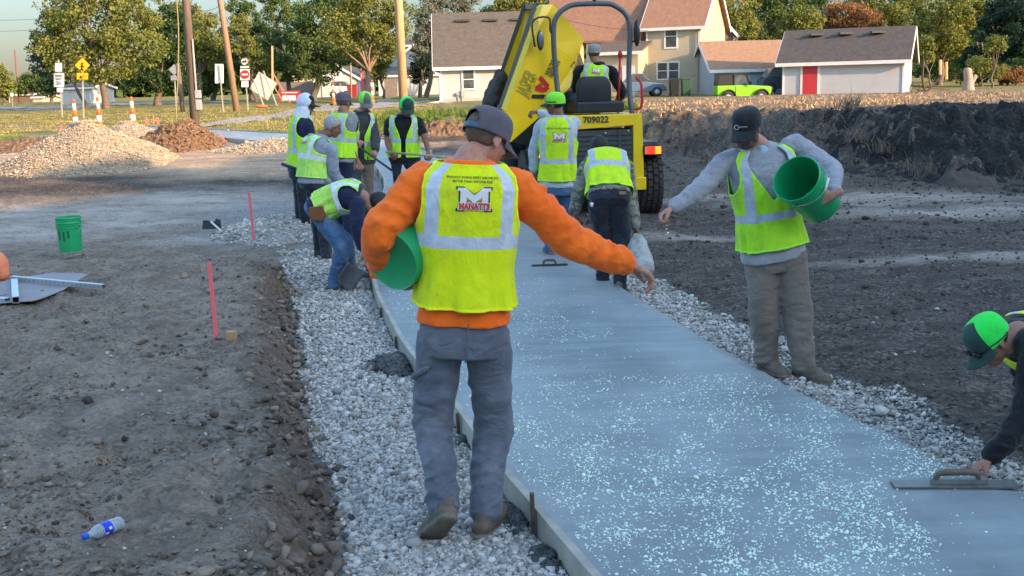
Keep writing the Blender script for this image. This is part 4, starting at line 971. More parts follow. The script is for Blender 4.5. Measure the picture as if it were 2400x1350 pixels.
# ---------------------------------------------------------------- green buckets
M_green = pm('green_bucket_plastic', (.008, .36, .13), (.008, .30, .11), 6, .38, .1, 60, .003)
M_wire = pm('galvanised_wire', (.55, .57, .58), rough=.35, metal=.8); M_grip = pm('white_grip', (.75, .76, .78), rough=.5); M_green2 = pm('bucket_print', (.01, .10, .05), rough=.5)
def bucket(label, c, ax, hdir=None, n=48, group='green buckets', hfrac=0.0, parent=None, nest=False, hlen=.165):
    """c = centre of the base, ax = towards the mouth"""
    ax = nrm(ax); T = thing('bucket', label, 'bucket', c, group)
    pr = [(0, .006), (.124, .006), (.131, 0), (.132, .012), (.1445, .285), (.1445, .287), (.153, .288), (.153, .298), (.1465, .300), (.147, .318), (.154, .319), (.154, .328), (.148, .330), (.149, .345), (.1555, .348), (.156, .362), (.152, .368), (.147, .366), (.145, .34), (.1395, .25), (.126, .018), (0, .016)]
    o = obj('shell', *lathe(pr, c, ax, n), M_green, T, True); e = o.modifiers.new('e', 'EDGE_SPLIT'); e.split_angle = R_(50)
    h = nrm(hdir if hdir is not None else np.cross(ax, [0, 0, 1.])); h = nrm(h - ax * (h @ ax)); sd = np.cross(ax, h)
    b = np.array(c) + ax * .308; pts = [b + sd * .158 * math.cos(t) + (h * math.cos(hfrac) + ax * math.sin(hfrac)) * hlen * math.sin(t) for t in np.linspace(0, math.pi, 13)]
    mb = MB(); mb.tube(pts, [.0022] * 13, 8, 3); hd_ = mb.build('handle', M_wire, T, True)
    mb = MB(); mb.cyl(pts[6] - sd * .045, pts[6] + sd * .045, .009, n=12); mb.build('grip', M_grip, hd_, True)
    for q in (1, -1): MB().cyl(b + sd * q * .148, b + sd * q * .166, .013, n=12).build('ear', M_green, T, True)
    return T, h, sd

# ================================================================ 1. worker in orange, back to the camera
Y = 4.72
def A3(L): return {k: at(*v) for k, v in L.items()}
print('px/m at Y', Y, np.linalg.norm(at(1100, 600, Y) - at(1200, 600, Y)))
gz = lambda p: float(height(p[0], p[1], False))
heel = lambda px, py: gp(px, py, 0)
J = A3(dict(pv=(1086, 768, Y), nk=(1100, 374, Y - .02), hd=(1141, 327, Y + .04), shR=(1204, 442, Y + .03), elR=(1338, 562, Y + .10), wrR=(1478, 622, Y + .16), shL=(985, 435, Y - .02), elL=(888, 548, Y - .10), wrL=(898, 640, Y + .10),
     hipR=(1146, 790, Y), hipL=(1030, 790, Y), knR=(1154, 1000, Y + .10), knL=(1018, 985, Y + .02), anR=(1136, 1198, Y - .06), anL=(1040, 1192, Y - .18)))
J['anR'][2] = .100; J['anL'][2] = .185; J['latp'] = (1, .05, 0); J['lats'] = (1, .12, -.02)
J['handR'] = dict(d=(.86, .15, -.45), n=(-.25, -.1, -.95), indiv=((35, 38, 25), (42, 45, 28), (38, 42, 28), (28, 34, 22)), thumb=(.85, .35, .1)); J['handL'] = dict(d=(.45, .15, -.35), n=(.2, -.35, .9), curl=(20, 25, 20))
J['toeR'] = (.30, .95, -.02); J['toeL'] = (-.35, .62, -.55); J['supL'] = (.1, .5, .85)
J = person('worker in orange sweatshirt and lime vest seen from behind, bucket under one arm', J, ((.66, .58, -.48), (.28, .28, .92)),
    dict(skin=S_fair, hairmat=H_brown, hair=H_brown, hairkw=dict(zlo=-.052, thick=.003), cuff=.030, bootk=1.14, seat=-.145, shirt=C_orange, sr=(.088, .074, .052), swr=.19, hem=.05, pants=C_greyjean, pr=(.102, .088, .075, .073), pwr=.13, vox=.0045, svox=.0075, pvox=.0075,
      vest=V_hero, vk=dict(t0=.155, res=(260, 170), off=.040, flare=.03, seed=4, arm=(.80, .17, 36)), cap=dict(mats=(M_cap_grey, M_cap_grey, M_cap_grey, M_strap), backhole=True, brim=.078, tilt=3, droop=.30)), s=1.02, wide=1.04, deep=1.04, root=gp(1090, 1255, 0))
HERO = J
logo(J, .800, .012, .137)
for s_, t_, z_ in (('PROUDLY DOING EVERY JOB WE DO', .920, .0140), ('BETTER THAN ANYONE ELSE', .898, .0140)):
    V, F = textmesh(s_, 1, .015); V, F = refine2(V, F, .8); on_vest(J, V, F, 'slogan', M_blackprint, t_, .004, z_ * .90, True, .008)
# sunglasses
A, W = J['A'], J['W']; mb = MB()
for q in (1, -1): mb.tube([W(.080 * q, -.015, .006), W(.081 * q, .03, .010), W(.068 * q, .078, .010)], [.0028, .0028, .003], 8, 3)
g_ = mb.build('sunglasses', M_redframe, J['T'], True); mb = MB()
for q in (1, -1): mb.add(*ell(W(.034 * q, .092, .002), (.030, .008, .020), A, 16, 8))
mb.build('lens', M_glass, g_, True)
# pocket seams and hammer loop on the trousers
mb = MB(); p = at(975, 880, Y - .10); mb.tube([at(968, 885, Y - .04), at(990, 870, Y - .09), at(1003, 862, Y - .10)], [.012, .013, .012], 10, 3, flat=np.array([0, 1., 0]), fl=.4); mb.build('hammer_loop', C_greyjean, J['T'], True)
mb = MB(); mb.tube([at(1098, 760, Y - .165), at(1096, 810, Y - .17), at(1090, 850, Y - .14)], [.0035] * 3, 8, 3); mb.build('seat_seam', C_greyjean, J['T'], True)
c = at(918, 612, Y - .10); bx = nrm(at(1010, 560, Y + .12) - c)
bucket('green bucket tucked under the orange sleeve, its base towards the camera', c, bx, hdir=(.3, .5, -.6))

# ================================================================ 2. worker in grey shirt and black cap, facing the camera
Y = 7.25; px_ = 363
J = A3(dict(pv=(1812, 590, Y), nk=(1782, 345, Y - .02), hd=(1750, 300, Y - .12), shR=(1700, 382, Y - .02), elR=(1640, 442, Y - .12), wrR=(1574, 489, Y - .22), shL=(1868, 345, Y + .02), elL=(1950, 398, Y - .17), wrL=(1952, 456, Y - .44),
     hipR=(1786, 600, Y), hipL=(1850, 600, Y), knR=(1790, 730, Y - .04), knL=(1868, 735, Y - .06), anR=(1797, 838, Y + .03), anL=(1884, 884, Y - .12)))
J['anR'][2] = max(J['anR'][2], .085); J['anL'][2] = max(J['anL'][2], .085)
J['latp'] = (-1, -.10, 0); J['lats'] = (-1, -.12, -.18)
J['handR'] = dict(d=(-.80, -.25, -.42), n=(.25, -.3, -.9), indiv=((55, 75, 45), (65, 80, 45), (70, 80, 45), (72, 80, 45)), thumb=(.8, .6, .35)); J['handL'] = dict(d=(-.86, .05, -.32), n=(-.15, .9, .25), curl=(28, 35, 25))
J['toeR'] = (.30, -.9, 0); J['toeL'] = (.55, -.8, 0)
J = person('bearded worker in grey shirt, open lime vest and black cap, tossing chips beside the path', J, ((-.50, -.80, -.34), (-.16, -.28, .94)),
    dict(skin=S_fair, hairmat=H_beard, hair=H_beard, hairkw=dict(zlo=-.03, thick=.003), beard=H_beard, stubble=True, shirt=C_greyshirt, collar=True, sr=(.078, .062, .045), swr=.12, hem=-.06, cuff=.035, bootk=1.1, pants=C_khaki, pr=(.112, .100, .088, .082), pwr=.10, vox=.0055, svox=.009, pvox=.009,
      vest=V_b, vk=dict(t0=.06, res=(200, 120), off=.040, flare=.02, vneck=36, open_=-3, seed=9, arm=(.80, .19, 40)), cap=dict(mats=(M_cap_black, M_cap_black, M_cap_black), brim=.085, tilt=0, droop=.40)), s=1.0, wide=1.10, deep=1.12, root=gp(1850, 890, 0))
MAN2 = J
sp = J['sp']; fwd = J['fw']
obj('undershirt', *ell(sp.nk + fwd * .075 - J['U'] * .045, (.042, .022, .055), np.array([np.cross(fwd, J['U']), fwd, J['U']])), C_bluet, J['T'], True)
mb = MB(); CW = J['capW']
mb.add(*lathe([(.012, 0), (.016, .001), (.016, .003), (.012, .004), (.012, 0)], CW(.026, .101, .045), nrm(J['W'](-.03, .2, .1) - J['W'](-.0, .0, .03)), 20)); mb.build('cap_badge', M_silver, J['cap'], True)
V, F = textmesh('Revolution', .013, .0003); ux = nrm(CW(-.04, .095, .045) - CW(.01, .103, .045)); uy = nrm(CW(0, .10, .07) - CW(0, .104, .04))
obj('cap_lettering', np.array([CW(-.018, .1035, .050) + ux * v[0] + uy * v[1] for v in V]), F, M_silver, J['cap'])
m_ = at(1866, 418, Y - .44); bt = at(1926, 480, Y - .20); ax = nrm(m_ - bt)
T2, h_, s_ = bucket('green bucket tipped open in the arm of the bearded worker in the grey shirt', m_ - ax * .366, ax, hdir=(.9, -.5, -.1), hfrac=-.2)
# crumbs falling from his hand
rg = np.random.default_rng(4); 
for k_, q in enumerate((2.6, 3.3)): stones('falling_chip', np.array([at(1562 + 3 * k_, 500 + q * 14, Y - .25)]), .018, M_mint, ('upper', 'lower')[k_] + ' mint chip dropping from the hand of the bearded worker', 'chip', seed=3 + k_, kind=None)

# ================================================================ 3. bent worker at the right edge, trowelling
Y = 5.25
J = A3(dict(pv=(2640, 850, Y + .35), nk=(2392, 780, Y + .06), hd=(2320, 800, Y - .02), shR=(2432, 812, Y - .14), elR=(2404, 965, Y - .16), wrR=(2318, 1078, Y - .22), shL=(2405, 830, Y + .30), elL=(2420, 960, Y + .35), wrL=(2440, 1075, Y + .28)))
pv = J['pv']; J['hipR'] = pv + [-.02, -.09, -.02]; J['hipL'] = pv + [.02, .09, -.02]
J['knR'] = pv + [-.38, -.12, -.14]; J['anR'] = pv + [-.10, -.16, -.48]; J['knL'] = pv + [-.30, .18, -.30]; J['anL'] = pv + [.06, .14, -.50]
dz = .09 - J['anR'][2]; J['anR'][2] = .09; J['anL'][2] = .09
J['latp'] = (.1, -1, 0); J['lats'] = (.12, -1, 0)
J['handR'] = dict(d=(-.78, -.1, -.48), n=(-.45, -.2, -.9), indiv=((60, 70, 40), (65, 72, 40), (68, 74, 40), (70, 74, 40)), thumb=(.8, .7, .5)); J['handL'] = dict(d=(.1, -.2, -.9), n=(-1, 0, 0))
J['toeR'] = (-1, -.1, -.1); J['toeL'] = (-1, .1, -.1)
J = person('crouching worker in black long sleeves with bright green trucker cap, leaning over a float', J, ((-.62, -.16, -.76), (-.70, -.10, .66)),
    dict(skin=S_tan, hairmat=H_black, hair=H_black, hairkw=dict(zlo=-.05, thick=.005), shirt=C_black, sr=(.080, .062, .045), pants=C_denimdk, vox=.005, vest=V_hero, vk=dict(seed=12, res=(160, 90), t1=.95),
      cap=dict(mats=(M_cap_dkgreen, M_cap_green, M_cap_dkgreen), brim=.075, tilt=4, droop=.25, front=118)), s=1.0, root=gp(2640, 1140, 0), bend=.05)
mb = MB(); CW = J['capW']; mb.tube([CW(.093 * math.cos(a), .112 * math.sin(a) - .010, .022 + .008 * math.sin(a * 3)) for a in np.linspace(R_(-30), R_(210), 20)], [.0035] * 20, 8, 2); sg = mb.build('sunglasses', M_glass, J['T'], True)
mb = MB()
for q in (1, -1): mb.add(*ell(CW(.034 * q, .106, .030), (.030, .010, .020), J['A'], 16, 8))
mb.build('lens', M_glass, sg, True)
# magnesium float
M_mag = pm('worn_magnesium', (.20, .21, .20), (.13, .135, .13), 20, .45, .3, 60, .002, metal=.4); M_woodh = pm('wet_wood_handle', (.16, .11, .08), (.1, .07, .05), 20, .6)
z0 = SLT + .004; a = onz(2092, 1137, z0); b = onz(2385, 1137, z0)
T = thing('hand_float', 'long grey concrete float lying flat under the gloveless hand at the right edge', 'trowel', (a + b) / 2)
d = nrm(b - a); s2 = np.cross([0, 0, 1.], d); mb = MB(); mb.prism([a - s2 * .045 + [0, 0, .0], a + s2 * .045, a + s2 * .045 + [0, 0, .008], a - s2 * .045 + [0, 0, .008]], b - a); mb.build('blade', M_mag, T)
c = onz(2245, 1137, z0); mb = MB(); mb.prism([c - d * .12 - s2 * .012 + [0, 0, .009], c - d * .12 + s2 * .012 + [0, 0, .009], c - d * .12 + s2 * .008 + [0, 0, .03], c - d * .12 - s2 * .008 + [0, 0, .03]], d * .25); mb.build('rib', M_mag, T)
mb = MB(); mb.tube([c - d * .10 + [0, 0, .03], c - d * .085 + [0, 0, .055], c - d * .03 + [0, 0, .062], c + d * .06 + [0, 0, .062], c + d * .085 + [0, 0, .05], c + d * .09 + [0, 0, .03]], [.012, .014, .016, .016, .014, .012], 12, 4); mb.build('handle', M_woodh, T, True)
# ================================================================ 4.. workers further back
def limb(J, **k):
    for a, v in k.items(): J[a] = at(*v)
def ground_feet(J, lift=.085):
    for q in 'RL':
        a = J['an' + q]; a[2] = float(base(a[1])) + lift + (SLT if J.get('onslab') else 0)
TRUCK = lambda f, r, b, **k: dict(mats=(f, r, b), **k)
far = dict(vox=.009, svox=.013, pvox=.013)

# standing worker with pale sleeves, left fist raised, back to the camera
Y = 12.3
J = A3(dict(pv=(1308, 430, Y), nk=(1308, 272, Y - .02), hd=(1300, 244, Y - .02), shR=(1345, 292, Y + .02), elR=(1352, 345, Y + .15), wrR=(1345, 395, Y + .22), shL=(1272, 292, Y), elL=(1262, 290, Y + .32), wrL=(1256, 262, Y + .50),
     hipR=(1326, 432, Y), hipL=(1290, 432, Y), knR=(1330, 515, Y + .12), knL=(1292, 520, Y - .02), anR=(1330, 590, Y + .05), anL=(1290, 596, Y - .1)))
limb(J, shL=(1270, 296, Y), elL=(1254, 352, Y + .02), wrL=(1251, 405, Y + .1)); raised = at(1246, 262, Y + .55)
J['latp'] = (1, -.1, 0); J['lats'] = (1, -.15, 0); J['onslab'] = 1; ground_feet(J)
# the fist seen to the left of his head belongs to his right arm reaching round? it is his left arm: bent up in front of him
limb(J, elL=(1262, 300, Y + .34), wrL=(1250, 266, Y + .52))
# the pale sleeve hanging at his left is his left upper arm
limb(J, elL=(1252, 352, Y + .06)); J['wrL'] = J['elL'] + np.array([-.01, .06, -.25])
J['handL'] = dict(d=(0, .1, -1), n=(.9, .2, 0), curl=(45, 50, 35)); limb(J, shR=(1346, 290, Y + .04), elR=(1315, 285, Y + .34), wrR=(1262, 263, Y + .44))
J['handR'] = dict(d=(-1, .05, 0), n=(0, -.3, -1), curl=(60, 70, 45), thumb=(.8, .6, .4)); J['toeR'] = (.2, 1, 0); J['toeL'] = (-.2, 1, 0)
J = person('worker from behind in blue jeans and bright green cap, fist raised before the dumper', J, ((-.90, .40, -.08), (-.05, -.05, 1)),
    dict(skin=S_brown, hairmat=H_black, hair=H_black, hairkw=dict(zlo=-.04), shirt=C_lgrey, sr=(.078, .064, .046), swr=.07, pants=C_denim, vest=V_c, vk=dict(res=(120, 80), seed=3, flare=.0), cap=TRUCK(M_cap_dkgreen, M_cap_lime, M_cap_dkgreen, front=70), **far), s=1.0, wide=1.08)
logo(J, .70, .03, .14); V, F = textmesh('PROUDLY DOING EVERY JOB', 1, .01); V, F = refine2(V, F, 1.0); on_vest(J, V, F, 'slogan', M_blackprint, .83, .02, .02)
CW = J['capW']; mb = MB(); mb.tube([CW(.094 * math.cos(a), .116 * math.sin(a) - .010, .030) for a in np.linspace(R_(-20), R_(200), 16)], [.006] * 16, 6, 1); mb.build('sunglasses', M_glass, J['T'], True)

# bent worker in camouflage sleeves dragging a sack
Y = 10.35
J = A3(dict(pv=(1428, 462, Y - .05), nk=(1418, 368, Y + .34), hd=(1404, 350, Y + .46), shR=(1466, 392, Y + .28), elR=(1478, 460, Y + .25), wrR=(1490, 535, Y + .12), shL=(1376, 395, Y + .28), elL=(1355, 455, Y + .22), wrL=(1345, 500, Y + .2),
     hipR=(1452, 478, Y - .02), hipL=(1402, 478, Y - .02), knR=(1458, 560, Y + .10), knL=(1412, 560, Y + .14), anR=(1452, 640, Y - .12), anL=(1412, 630, Y + .1)))
J['latp'] = (1, .05, -.05); J['lats'] = (1, .02, -.04); J['onslab'] = 0; ground_feet(J)
J['handR'] = dict(d=(.25, 0, -1), n=(-.9, -.2, -.1), curl=(40, 45, 30)); J['handL'] = dict(d=(.15, 0, -1), n=(.9, -.1, 0), curl=(50, 55, 35)); J['toeR'] = (.25, .9, 0); J['toeL'] = (-.1, 1, 0)
J = person('bent worker in camouflage sleeves and black jeans, dragging a pale sack', J, ((-.1, .75, -.65), (0, .65, .75)),
    dict(skin=S_brown, hairmat=H_black, hair=H_black, hairkw=dict(zlo=-.06, thick=.012), shirt=C_camo, sr=(.080, .066, .048), swr=.07, pants=C_denimdk, pr=(.098, .084, .070, .066), vest=V_c, vk=dict(res=(120, 80), seed=8, t0=.08, flare=0), hem=0, **far), s=1.0, wide=1.08, bend=.06)
# tiny skull badge on the back pocket and the leather patch
mb = MB(); c = at(1387, 478, Y - .20); mb.add(*ell(c, (.018, .006, .016), None, 12, 8)); mb.add(*ell(c - [0, 0, .02], (.011, .005, .008), None, 10, 6)); mb.build('pocket_badge', M_whiteprint, J['pants'], True)
mb = MB(); c = at(1459, 452, Y - .20); mb.box(c - [.03, .004, .014], c + [.03, .004, .014]); mb.build('leather_patch', pm('tan_patch', (.35, .18, .11)), J['pants'])
M_sack = cloth('white_woven_sack', (.46, .47, .45), (.30, .30, .28), 8, .6, stain=(.12, .11, .09))
b0 = at(1492, 562, Y + .1); b1 = at(1508, 625, Y - .2); V, F, N = remesh([tube([b0 + [0, 0, .02], (b0 + b1) / 2 + [-.01, 0, .03], b1], [.055, .10, .105], 18, 6, wr=.25), ell(b1 + [0, -.05, 0], (.10, .12, .10))], .011, 2)
V = V + N * (.014 * fbm(V[:, 0] * 18, V[:, 1] * 18, V[:, 2] * 18, o=3))[:, None]; tag(obj('sack', V, F, M_sack, loc=b1 - [0, 0, .1], smooth=True), 'dusty white sack hanging from the right hand of the bent camouflage worker', 'sack')
M_mag2 = pm('screed_dark', (.04, .042, .012), rough=.5)
a = onz(1246, 622, SLT + .01); b = onz(1330, 619, SLT + .01); mb = MB(); mb.bar(a, b, .06, .012); T = thing('finishing_trowel', 'thin dark trowel lying flat on wet concrete under the outstretched orange arm', 'trowel', a); mb.build('blade', M_mag2, T)
mb = MB(); c = (a + b) / 2; mb.tube([c + [-.06, 0, 0], c + [-.05, 0, .045], c + [.05, 0, .045], c + [.06, 0, 0]], [.010, .013, .013, .010], 10, 3); mb.build('handle', M_woodh, T, True)

# old grey haired man in heather hoodie, seen from behind and the side
Y = 12.9
J = A3(dict(pv=(733, 425, Y - .05), nk=(748, 325, Y + .02), hd=(780, 298, Y + .06), shR=(776, 352, Y - .10), elR=(782, 405, Y - .1), wrR=(812, 440, Y + .05), shL=(722, 352, Y + .15), elL=(735, 410, Y + .3), wrL=(790, 440, Y + .3),
     hipR=(742, 440, Y - .09), hipL=(735, 440, Y + .09), knR=(756, 515, Y - .1), knL=(745, 515, Y + .1), anR=(765, 583, Y - .16), anL=(748, 583, Y + .1)))
J['latp'] = (.45, -.9, 0); J['lats'] = (.55, -.85, 0); ground_feet(J)
J['handR'] = dict(d=(.8, .2, -.5), n=(0, 0, -1), curl=(45, 50, 35)); J['handL'] = dict(d=(.8, 0, -.5), n=(0, 0, -1), curl=(45, 50, 35)); J['toeR'] = (1, .2, 0); J['toeL'] = (1, .3, 0)
J = person('grey haired older worker in faded lime vest over heather grey hoodie, hood down', J, ((.86, .22, -.40), (.38, .05, .92)),
    dict(skin=S_brown, hairmat=H_grey, hair=H_grey, hairkw=dict(zlo=-.045, thick=.008), shirt=C_hoodgrey, hood=True, sr=(.078, .066, .050), swr=.07, pants=C_denimdk, vest=V_old, vk=dict(res=(120, 80), seed=14, flare=.0, t0=.08), **far), s=1.0, wide=1.05, bend=.04)
logo(J, .82, .0, .12)

# hooded man in navy
Y = 15.2
J = A3(dict(pv=(704, 398, Y), nk=(710, 270, Y), hd=(719, 245, Y), shR=(722, 292, Y - .12), elR=(732, 345, Y - .1), wrR=(760, 378, Y - .02), shL=(690, 298, Y + .15), elL=(700, 345, Y + .3), wrL=(740, 372, Y + .3),
     knR=(712, 470, Y - .05), knL=(704, 470, Y + .1), anR=(716, 535, Y - .05), anL=(704, 535, Y + .15)))
J['latp'] = (.4, -.92, 0); J['lats'] = (.42, -.9, 0); ground_feet(J); J['toeR'] = (1, .1, 0); J['toeL'] = (1, .3, 0)
J = person('worker with white hood up over a dark cap, navy top and lime vest', J, ((.92, -.05, -.18), (.18, 0, .98)),
    dict(skin=S_tan, hairmat=H_black, hoodup=C_whitehood, shirt=C_navy, sr=(.078, .066, .05), swr=.07, pants=C_denimdk, vest=V_b, vk=dict(res=(110, 70), seed=15, flare=.0), stubble=True, cap=TRUCK(M_cap_black, M_cap_black, M_cap_black, brim=.075), **far), s=1.02, wide=1.0)

# man in grey cap and grey tee, seen from behind
Y = 14.3
J = A3(dict(pv=(800, 372, Y), nk=(806, 264, Y), hd=(806, 240, Y + .02), shR=(826, 280, Y - .08), elR=(818, 325, Y - .12), wrR=(838, 378, Y - .05), shL=(780, 278, Y + .12), elL=(790, 330, Y + .35), wrL=(825, 340, Y + .4),
     knR=(812, 450, Y - .02), knL=(795, 450, Y + .1), anR=(815, 520, Y - .05), anL=(792, 520, Y + .15)))
J['latp'] = (.75, -.66, 0); J['lats'] = (.75, -.66, 0); ground_feet(J); J['handR'] = dict(d=(.4, 0, -.9), n=(.2, -.9, 0), curl=(50, 55, 35)); J['handL'] = dict(d=(.7, 0, .2), n=(0, -.2, -1), curl=(60, 60, 40))
J = person('worker from behind in grey cap and short grey sleeves between the hooded and khaki men', J, ((.45, .85, -.25), (.1, .2, .97)),
    dict(skin=S_tan, hairmat=H_brown, hair=H_brown, hairkw=dict(zlo=-.05), shirt=C_tee, sleeve=.5, pants=C_navy, vest=V_b, vk=dict(res=(110, 70), seed=16, flare=.0), cap=TRUCK(M_cap_mgrey, M_cap_grey, M_cap_mgrey), **far), s=1.0, wide=1.1)

# man in green and grey cap, charcoal hoodie, holding a handle
Y = 15.6
J = A3(dict(pv=(846, 378, Y), nk=(848, 262, Y), hd=(857, 238, Y - .08), shR=(822, 285, Y - .02), elR=(826, 330, Y - .15), wrR=(838, 335, Y - .35), shL=(870, 283, Y), elL=(880, 325, Y - .1), wrL=(880, 355, Y - .3),
     knR=(842, 440, Y - .05), knL=(862, 440, Y), anR=(838, 505, Y - .02), anL=(866, 505, Y)))
J['latp'] = (-1, -.1, 0); J['lats'] = (-1, -.15, 0); ground_feet(J); J['handR'] = dict(d=(.3, -.8, .2), n=(.5, 0, -.8), curl=(70, 80, 45)); J['handL'] = dict(d=(.0, -.8, -.4), n=(-.6, .1, -.6), curl=(70, 80, 45))
J = person('worker in khaki trousers and charcoal hoodie with green and grey cap, gripping a handle', J, ((.30, -.78, -.52), (.15, -.45, .87)),
    dict(skin=S_fair, hairmat=H_brown, hair=H_brown, hairkw=dict(zlo=-.03), shirt=C_char, hood=True, sr=(.076, .064, .048), swr=.07, pants=C_khaki, vest=V_b, vk=dict(res=(110, 70), seed=17, flare=.0, vneck=24, open_=5), cap=TRUCK(M_cap_mgrey, M_cap_lime, M_cap_mgrey, front=70), **far), s=1.0, wide=1.05)
K1 = J
# raking man in black tee
Y = 14.6
J = A3(dict(pv=(948, 372, Y), nk=(946, 268, Y - .03), hd=(954, 252, Y - .14), shR=(914, 288, Y - .02), elR=(908, 330, Y - .08), wrR=(916, 358, Y - .28), shL=(980, 288, Y - .02), elL=(996, 325, Y - .12), wrL=(1004, 358, Y - .32),
     knR=(938, 440, Y - .06), knL=(962, 440, Y - .04), anR=(932, 515, Y), anL=(968, 515, Y)))
J['latp'] = (-1, 0, 0); J['lats'] = (-1, -.02, 0); J['onslab'] = 1; ground_feet(J); J['handR'] = dict(d=(.3, -.6, -.5), n=(.6, 0, -.6), curl=(70, 80, 45)); J['handL'] = dict(d=(.2, -.6, -.5), n=(-.5, .2, -.7), curl=(70, 80, 45))
J = person('worker in black short sleeves with moustache and half green cap, raking at the slab', J, ((.28, -.80, -.50), (.12, -.5, .86)),
    dict(skin=S_brown, hairmat=H_black, hair=H_black, hairkw=dict(zlo=-.03), mustache=H_black, shirt=C_black, sleeve=.5, pants=C_denimdk, vest=V_b, vk=dict(res=(110, 70), seed=18, flare=.0, vneck=22, open_=4), cap=TRUCK(M_cap_dkgreen, M_cap_green, M_cap_dkgreen, front=125), **far), s=1.0, wide=1.08)
K2 = J
# bent man with the tool pouch
Y = 10.9
J = A3(dict(pv=(750, 492, Y), nk=(842, 455, Y - .05), hd=(888, 482, Y - .05), shR=(838, 482, Y - .22), elR=(838, 530, Y - .28), wrR=(850, 585, Y - .2), shL=(845, 470, Y + .16), elL=(858, 520, Y + .2), wrL=(868, 580, Y + .1),
     hipR=(752, 505, Y - .10), hipL=(752, 503, Y + .09), knR=(802, 580, Y - .16), knL=(808, 570, Y + .16), anR=(785, 665, Y - .16), anL=(828, 640, Y + .25)))
J['latp'] = (.05, -1, 0); J['lats'] = (.1, -1, 0); ground_feet(J); J['anR'] = gp(785, 682, 0) + [0, 0, .085]; J['anL'] = gp(825, 655, 0) + [0, 0, .085]; J['toeR'] = (1, -.1, 0); J['toeL'] = (1, 0, 0)
J['handR'] = dict(d=(.5, 0, -.8), n=(0, 1, 0), curl=(50, 55, 35)); J['handL'] = dict(d=(.4, 0, -.8), n=(0, -1, 0), curl=(50, 55, 35))
J = person('stooping worker in blue jeans with a brown tool pouch, bent over beside the form', J, ((.72, 0, -.70), (.65, 0, .75)),
    dict(skin=S_tan, hairmat=H_black, hair=H_black, hairkw=dict(zlo=-.06, thick=.010), shirt=C_navy, sr=(.080, .066, .05), swr=.07, pants=C_denim, pr=(.098, .086, .074, .070), vest=V_old, vk=dict(res=(120, 80), seed=19, flare=.0, t0=.08), boot=M_boot, **far), s=1.02, wide=1.05, bend=.07)
logo(J, .86, .0, .11)
K3 = J
M_leather = pm('brown_leather', (.20, .075, .012), (.13, .05, .03), 12, .6, .3, 60, .004); M_dbl = pm('dark_blue_plastic', (.02, .04, .10), rough=.5)
c = at(742, 500, Y - .245); mb = MB(); mb.prism([c + v for v in ((-.07, 0, .06), (.06, 0, .07), (.085, 0, -.02), (.05, 0, -.08), (-.04, 0, -.075), (-.085, 0, -.01))], (0, .06, 0)); bev(fixn(mb.build('tool_pouch', M_leather, K3['T'])), .012, 2)

# hand tools
M_handle = pm('ash_handle', (.50, .36, .20), (.38, .26, .14), 10, .6, .2, 60, .003); M_bluesteel = pm('grey_tool_steel', (.07, .08, .09), (.045, .05, .055), 10, .5, metal=.4)
def tool(name, label, cat, p, q, r, mat, head=None):
    T = thing(name, label, cat, q); MB().cyl(p, q, r, r, 10).build('handle', mat, T, True)
    if head is not None: head(T, np.array(p), np.array(q))
    return T
def shovel_head(mat, L=.28, w_=.22):
    def f(T, p, q):
        d = nrm(q - p); sd = nrm(np.cross(d, [0, 1., .2])); n = np.cross(d, sd); V = []; m, k = 9, 8
        for i in range(m + 1):
            e = i / m; hw = w_ / 2 * (1 if e < .6 else math.sqrt(max(0, 1 - ((e - .6) / .4) ** 2)) + .02)
            for j in range(k + 1): x = (j / k * 2 - 1); V.append(q + d * L * e + sd * hw * x + n * (.03 * x * x))
        F = [(i * (k + 1) + j, i * (k + 1) + j + 1, (i + 1) * (k + 1) + j + 1, (i + 1) * (k + 1) + j) for i in range(m) for j in range(k)]
        solid(obj('blade', V, F, mat, T, True), .004)
    return f
tool('shovel', 'wood handled shovel held upright by the worker in the green and grey cap', 'shovel', at(841, 308, 15.25), at(830, 400, 15.0), .017, M_handle, shovel_head(M_bluesteel))
def rakehead(T, p, q):
    d = nrm(q - p); sd = np.array([0, 1., 0]); mb = MB(); mb.bar(q - sd * .28, q + sd * .28, .05, .10); mb.build('head', M_bluesteel, T)
tool('concrete_rake', 'grey metal handled rake slanting down right from the khaki worker', 'rake', at(838, 342, 15.2), at(940, 415, 14.6), .015, M_bluesteel, rakehead)
tool('come_along', 'long pale wooden rake handle held level by the worker in black short sleeves', 'rake', at(905, 356, 14.25), at(1085, 372, 13.8), .015, M_handle, rakehead)
tool('hand_sledge', 'dark blue handle sticking out behind the old grey haired worker', 'tool', at(660, 384, 13.2), at(700, 398, 13.2), .020, M_dbl, lambda T, p, q: MB().box(q - [.03, .05, .03], q + [.05, .05, .03]).build('head', M_bluesteel, T))
tool('finishing_shovel', 'shovel with muddy blade between the hands of the stooping worker', 'shovel', at(868, 575, 10.8), at(835, 625, 10.75), .015, M_handle, shovel_head(M_bluesteel, .25, .2))
mb = MB(); c = at(943, 395, 14.0); mb.prism([at(938, 415, 14.0), at(943, 385, 14.0), at(956, 405, 14.0), at(954, 418, 14.0)], (0, .03, 0)); o = mb.build('edging_plate', M_silver, loc=c); tag(o, 'small pale triangular metal plate standing before the raking worker', 'metal plate')

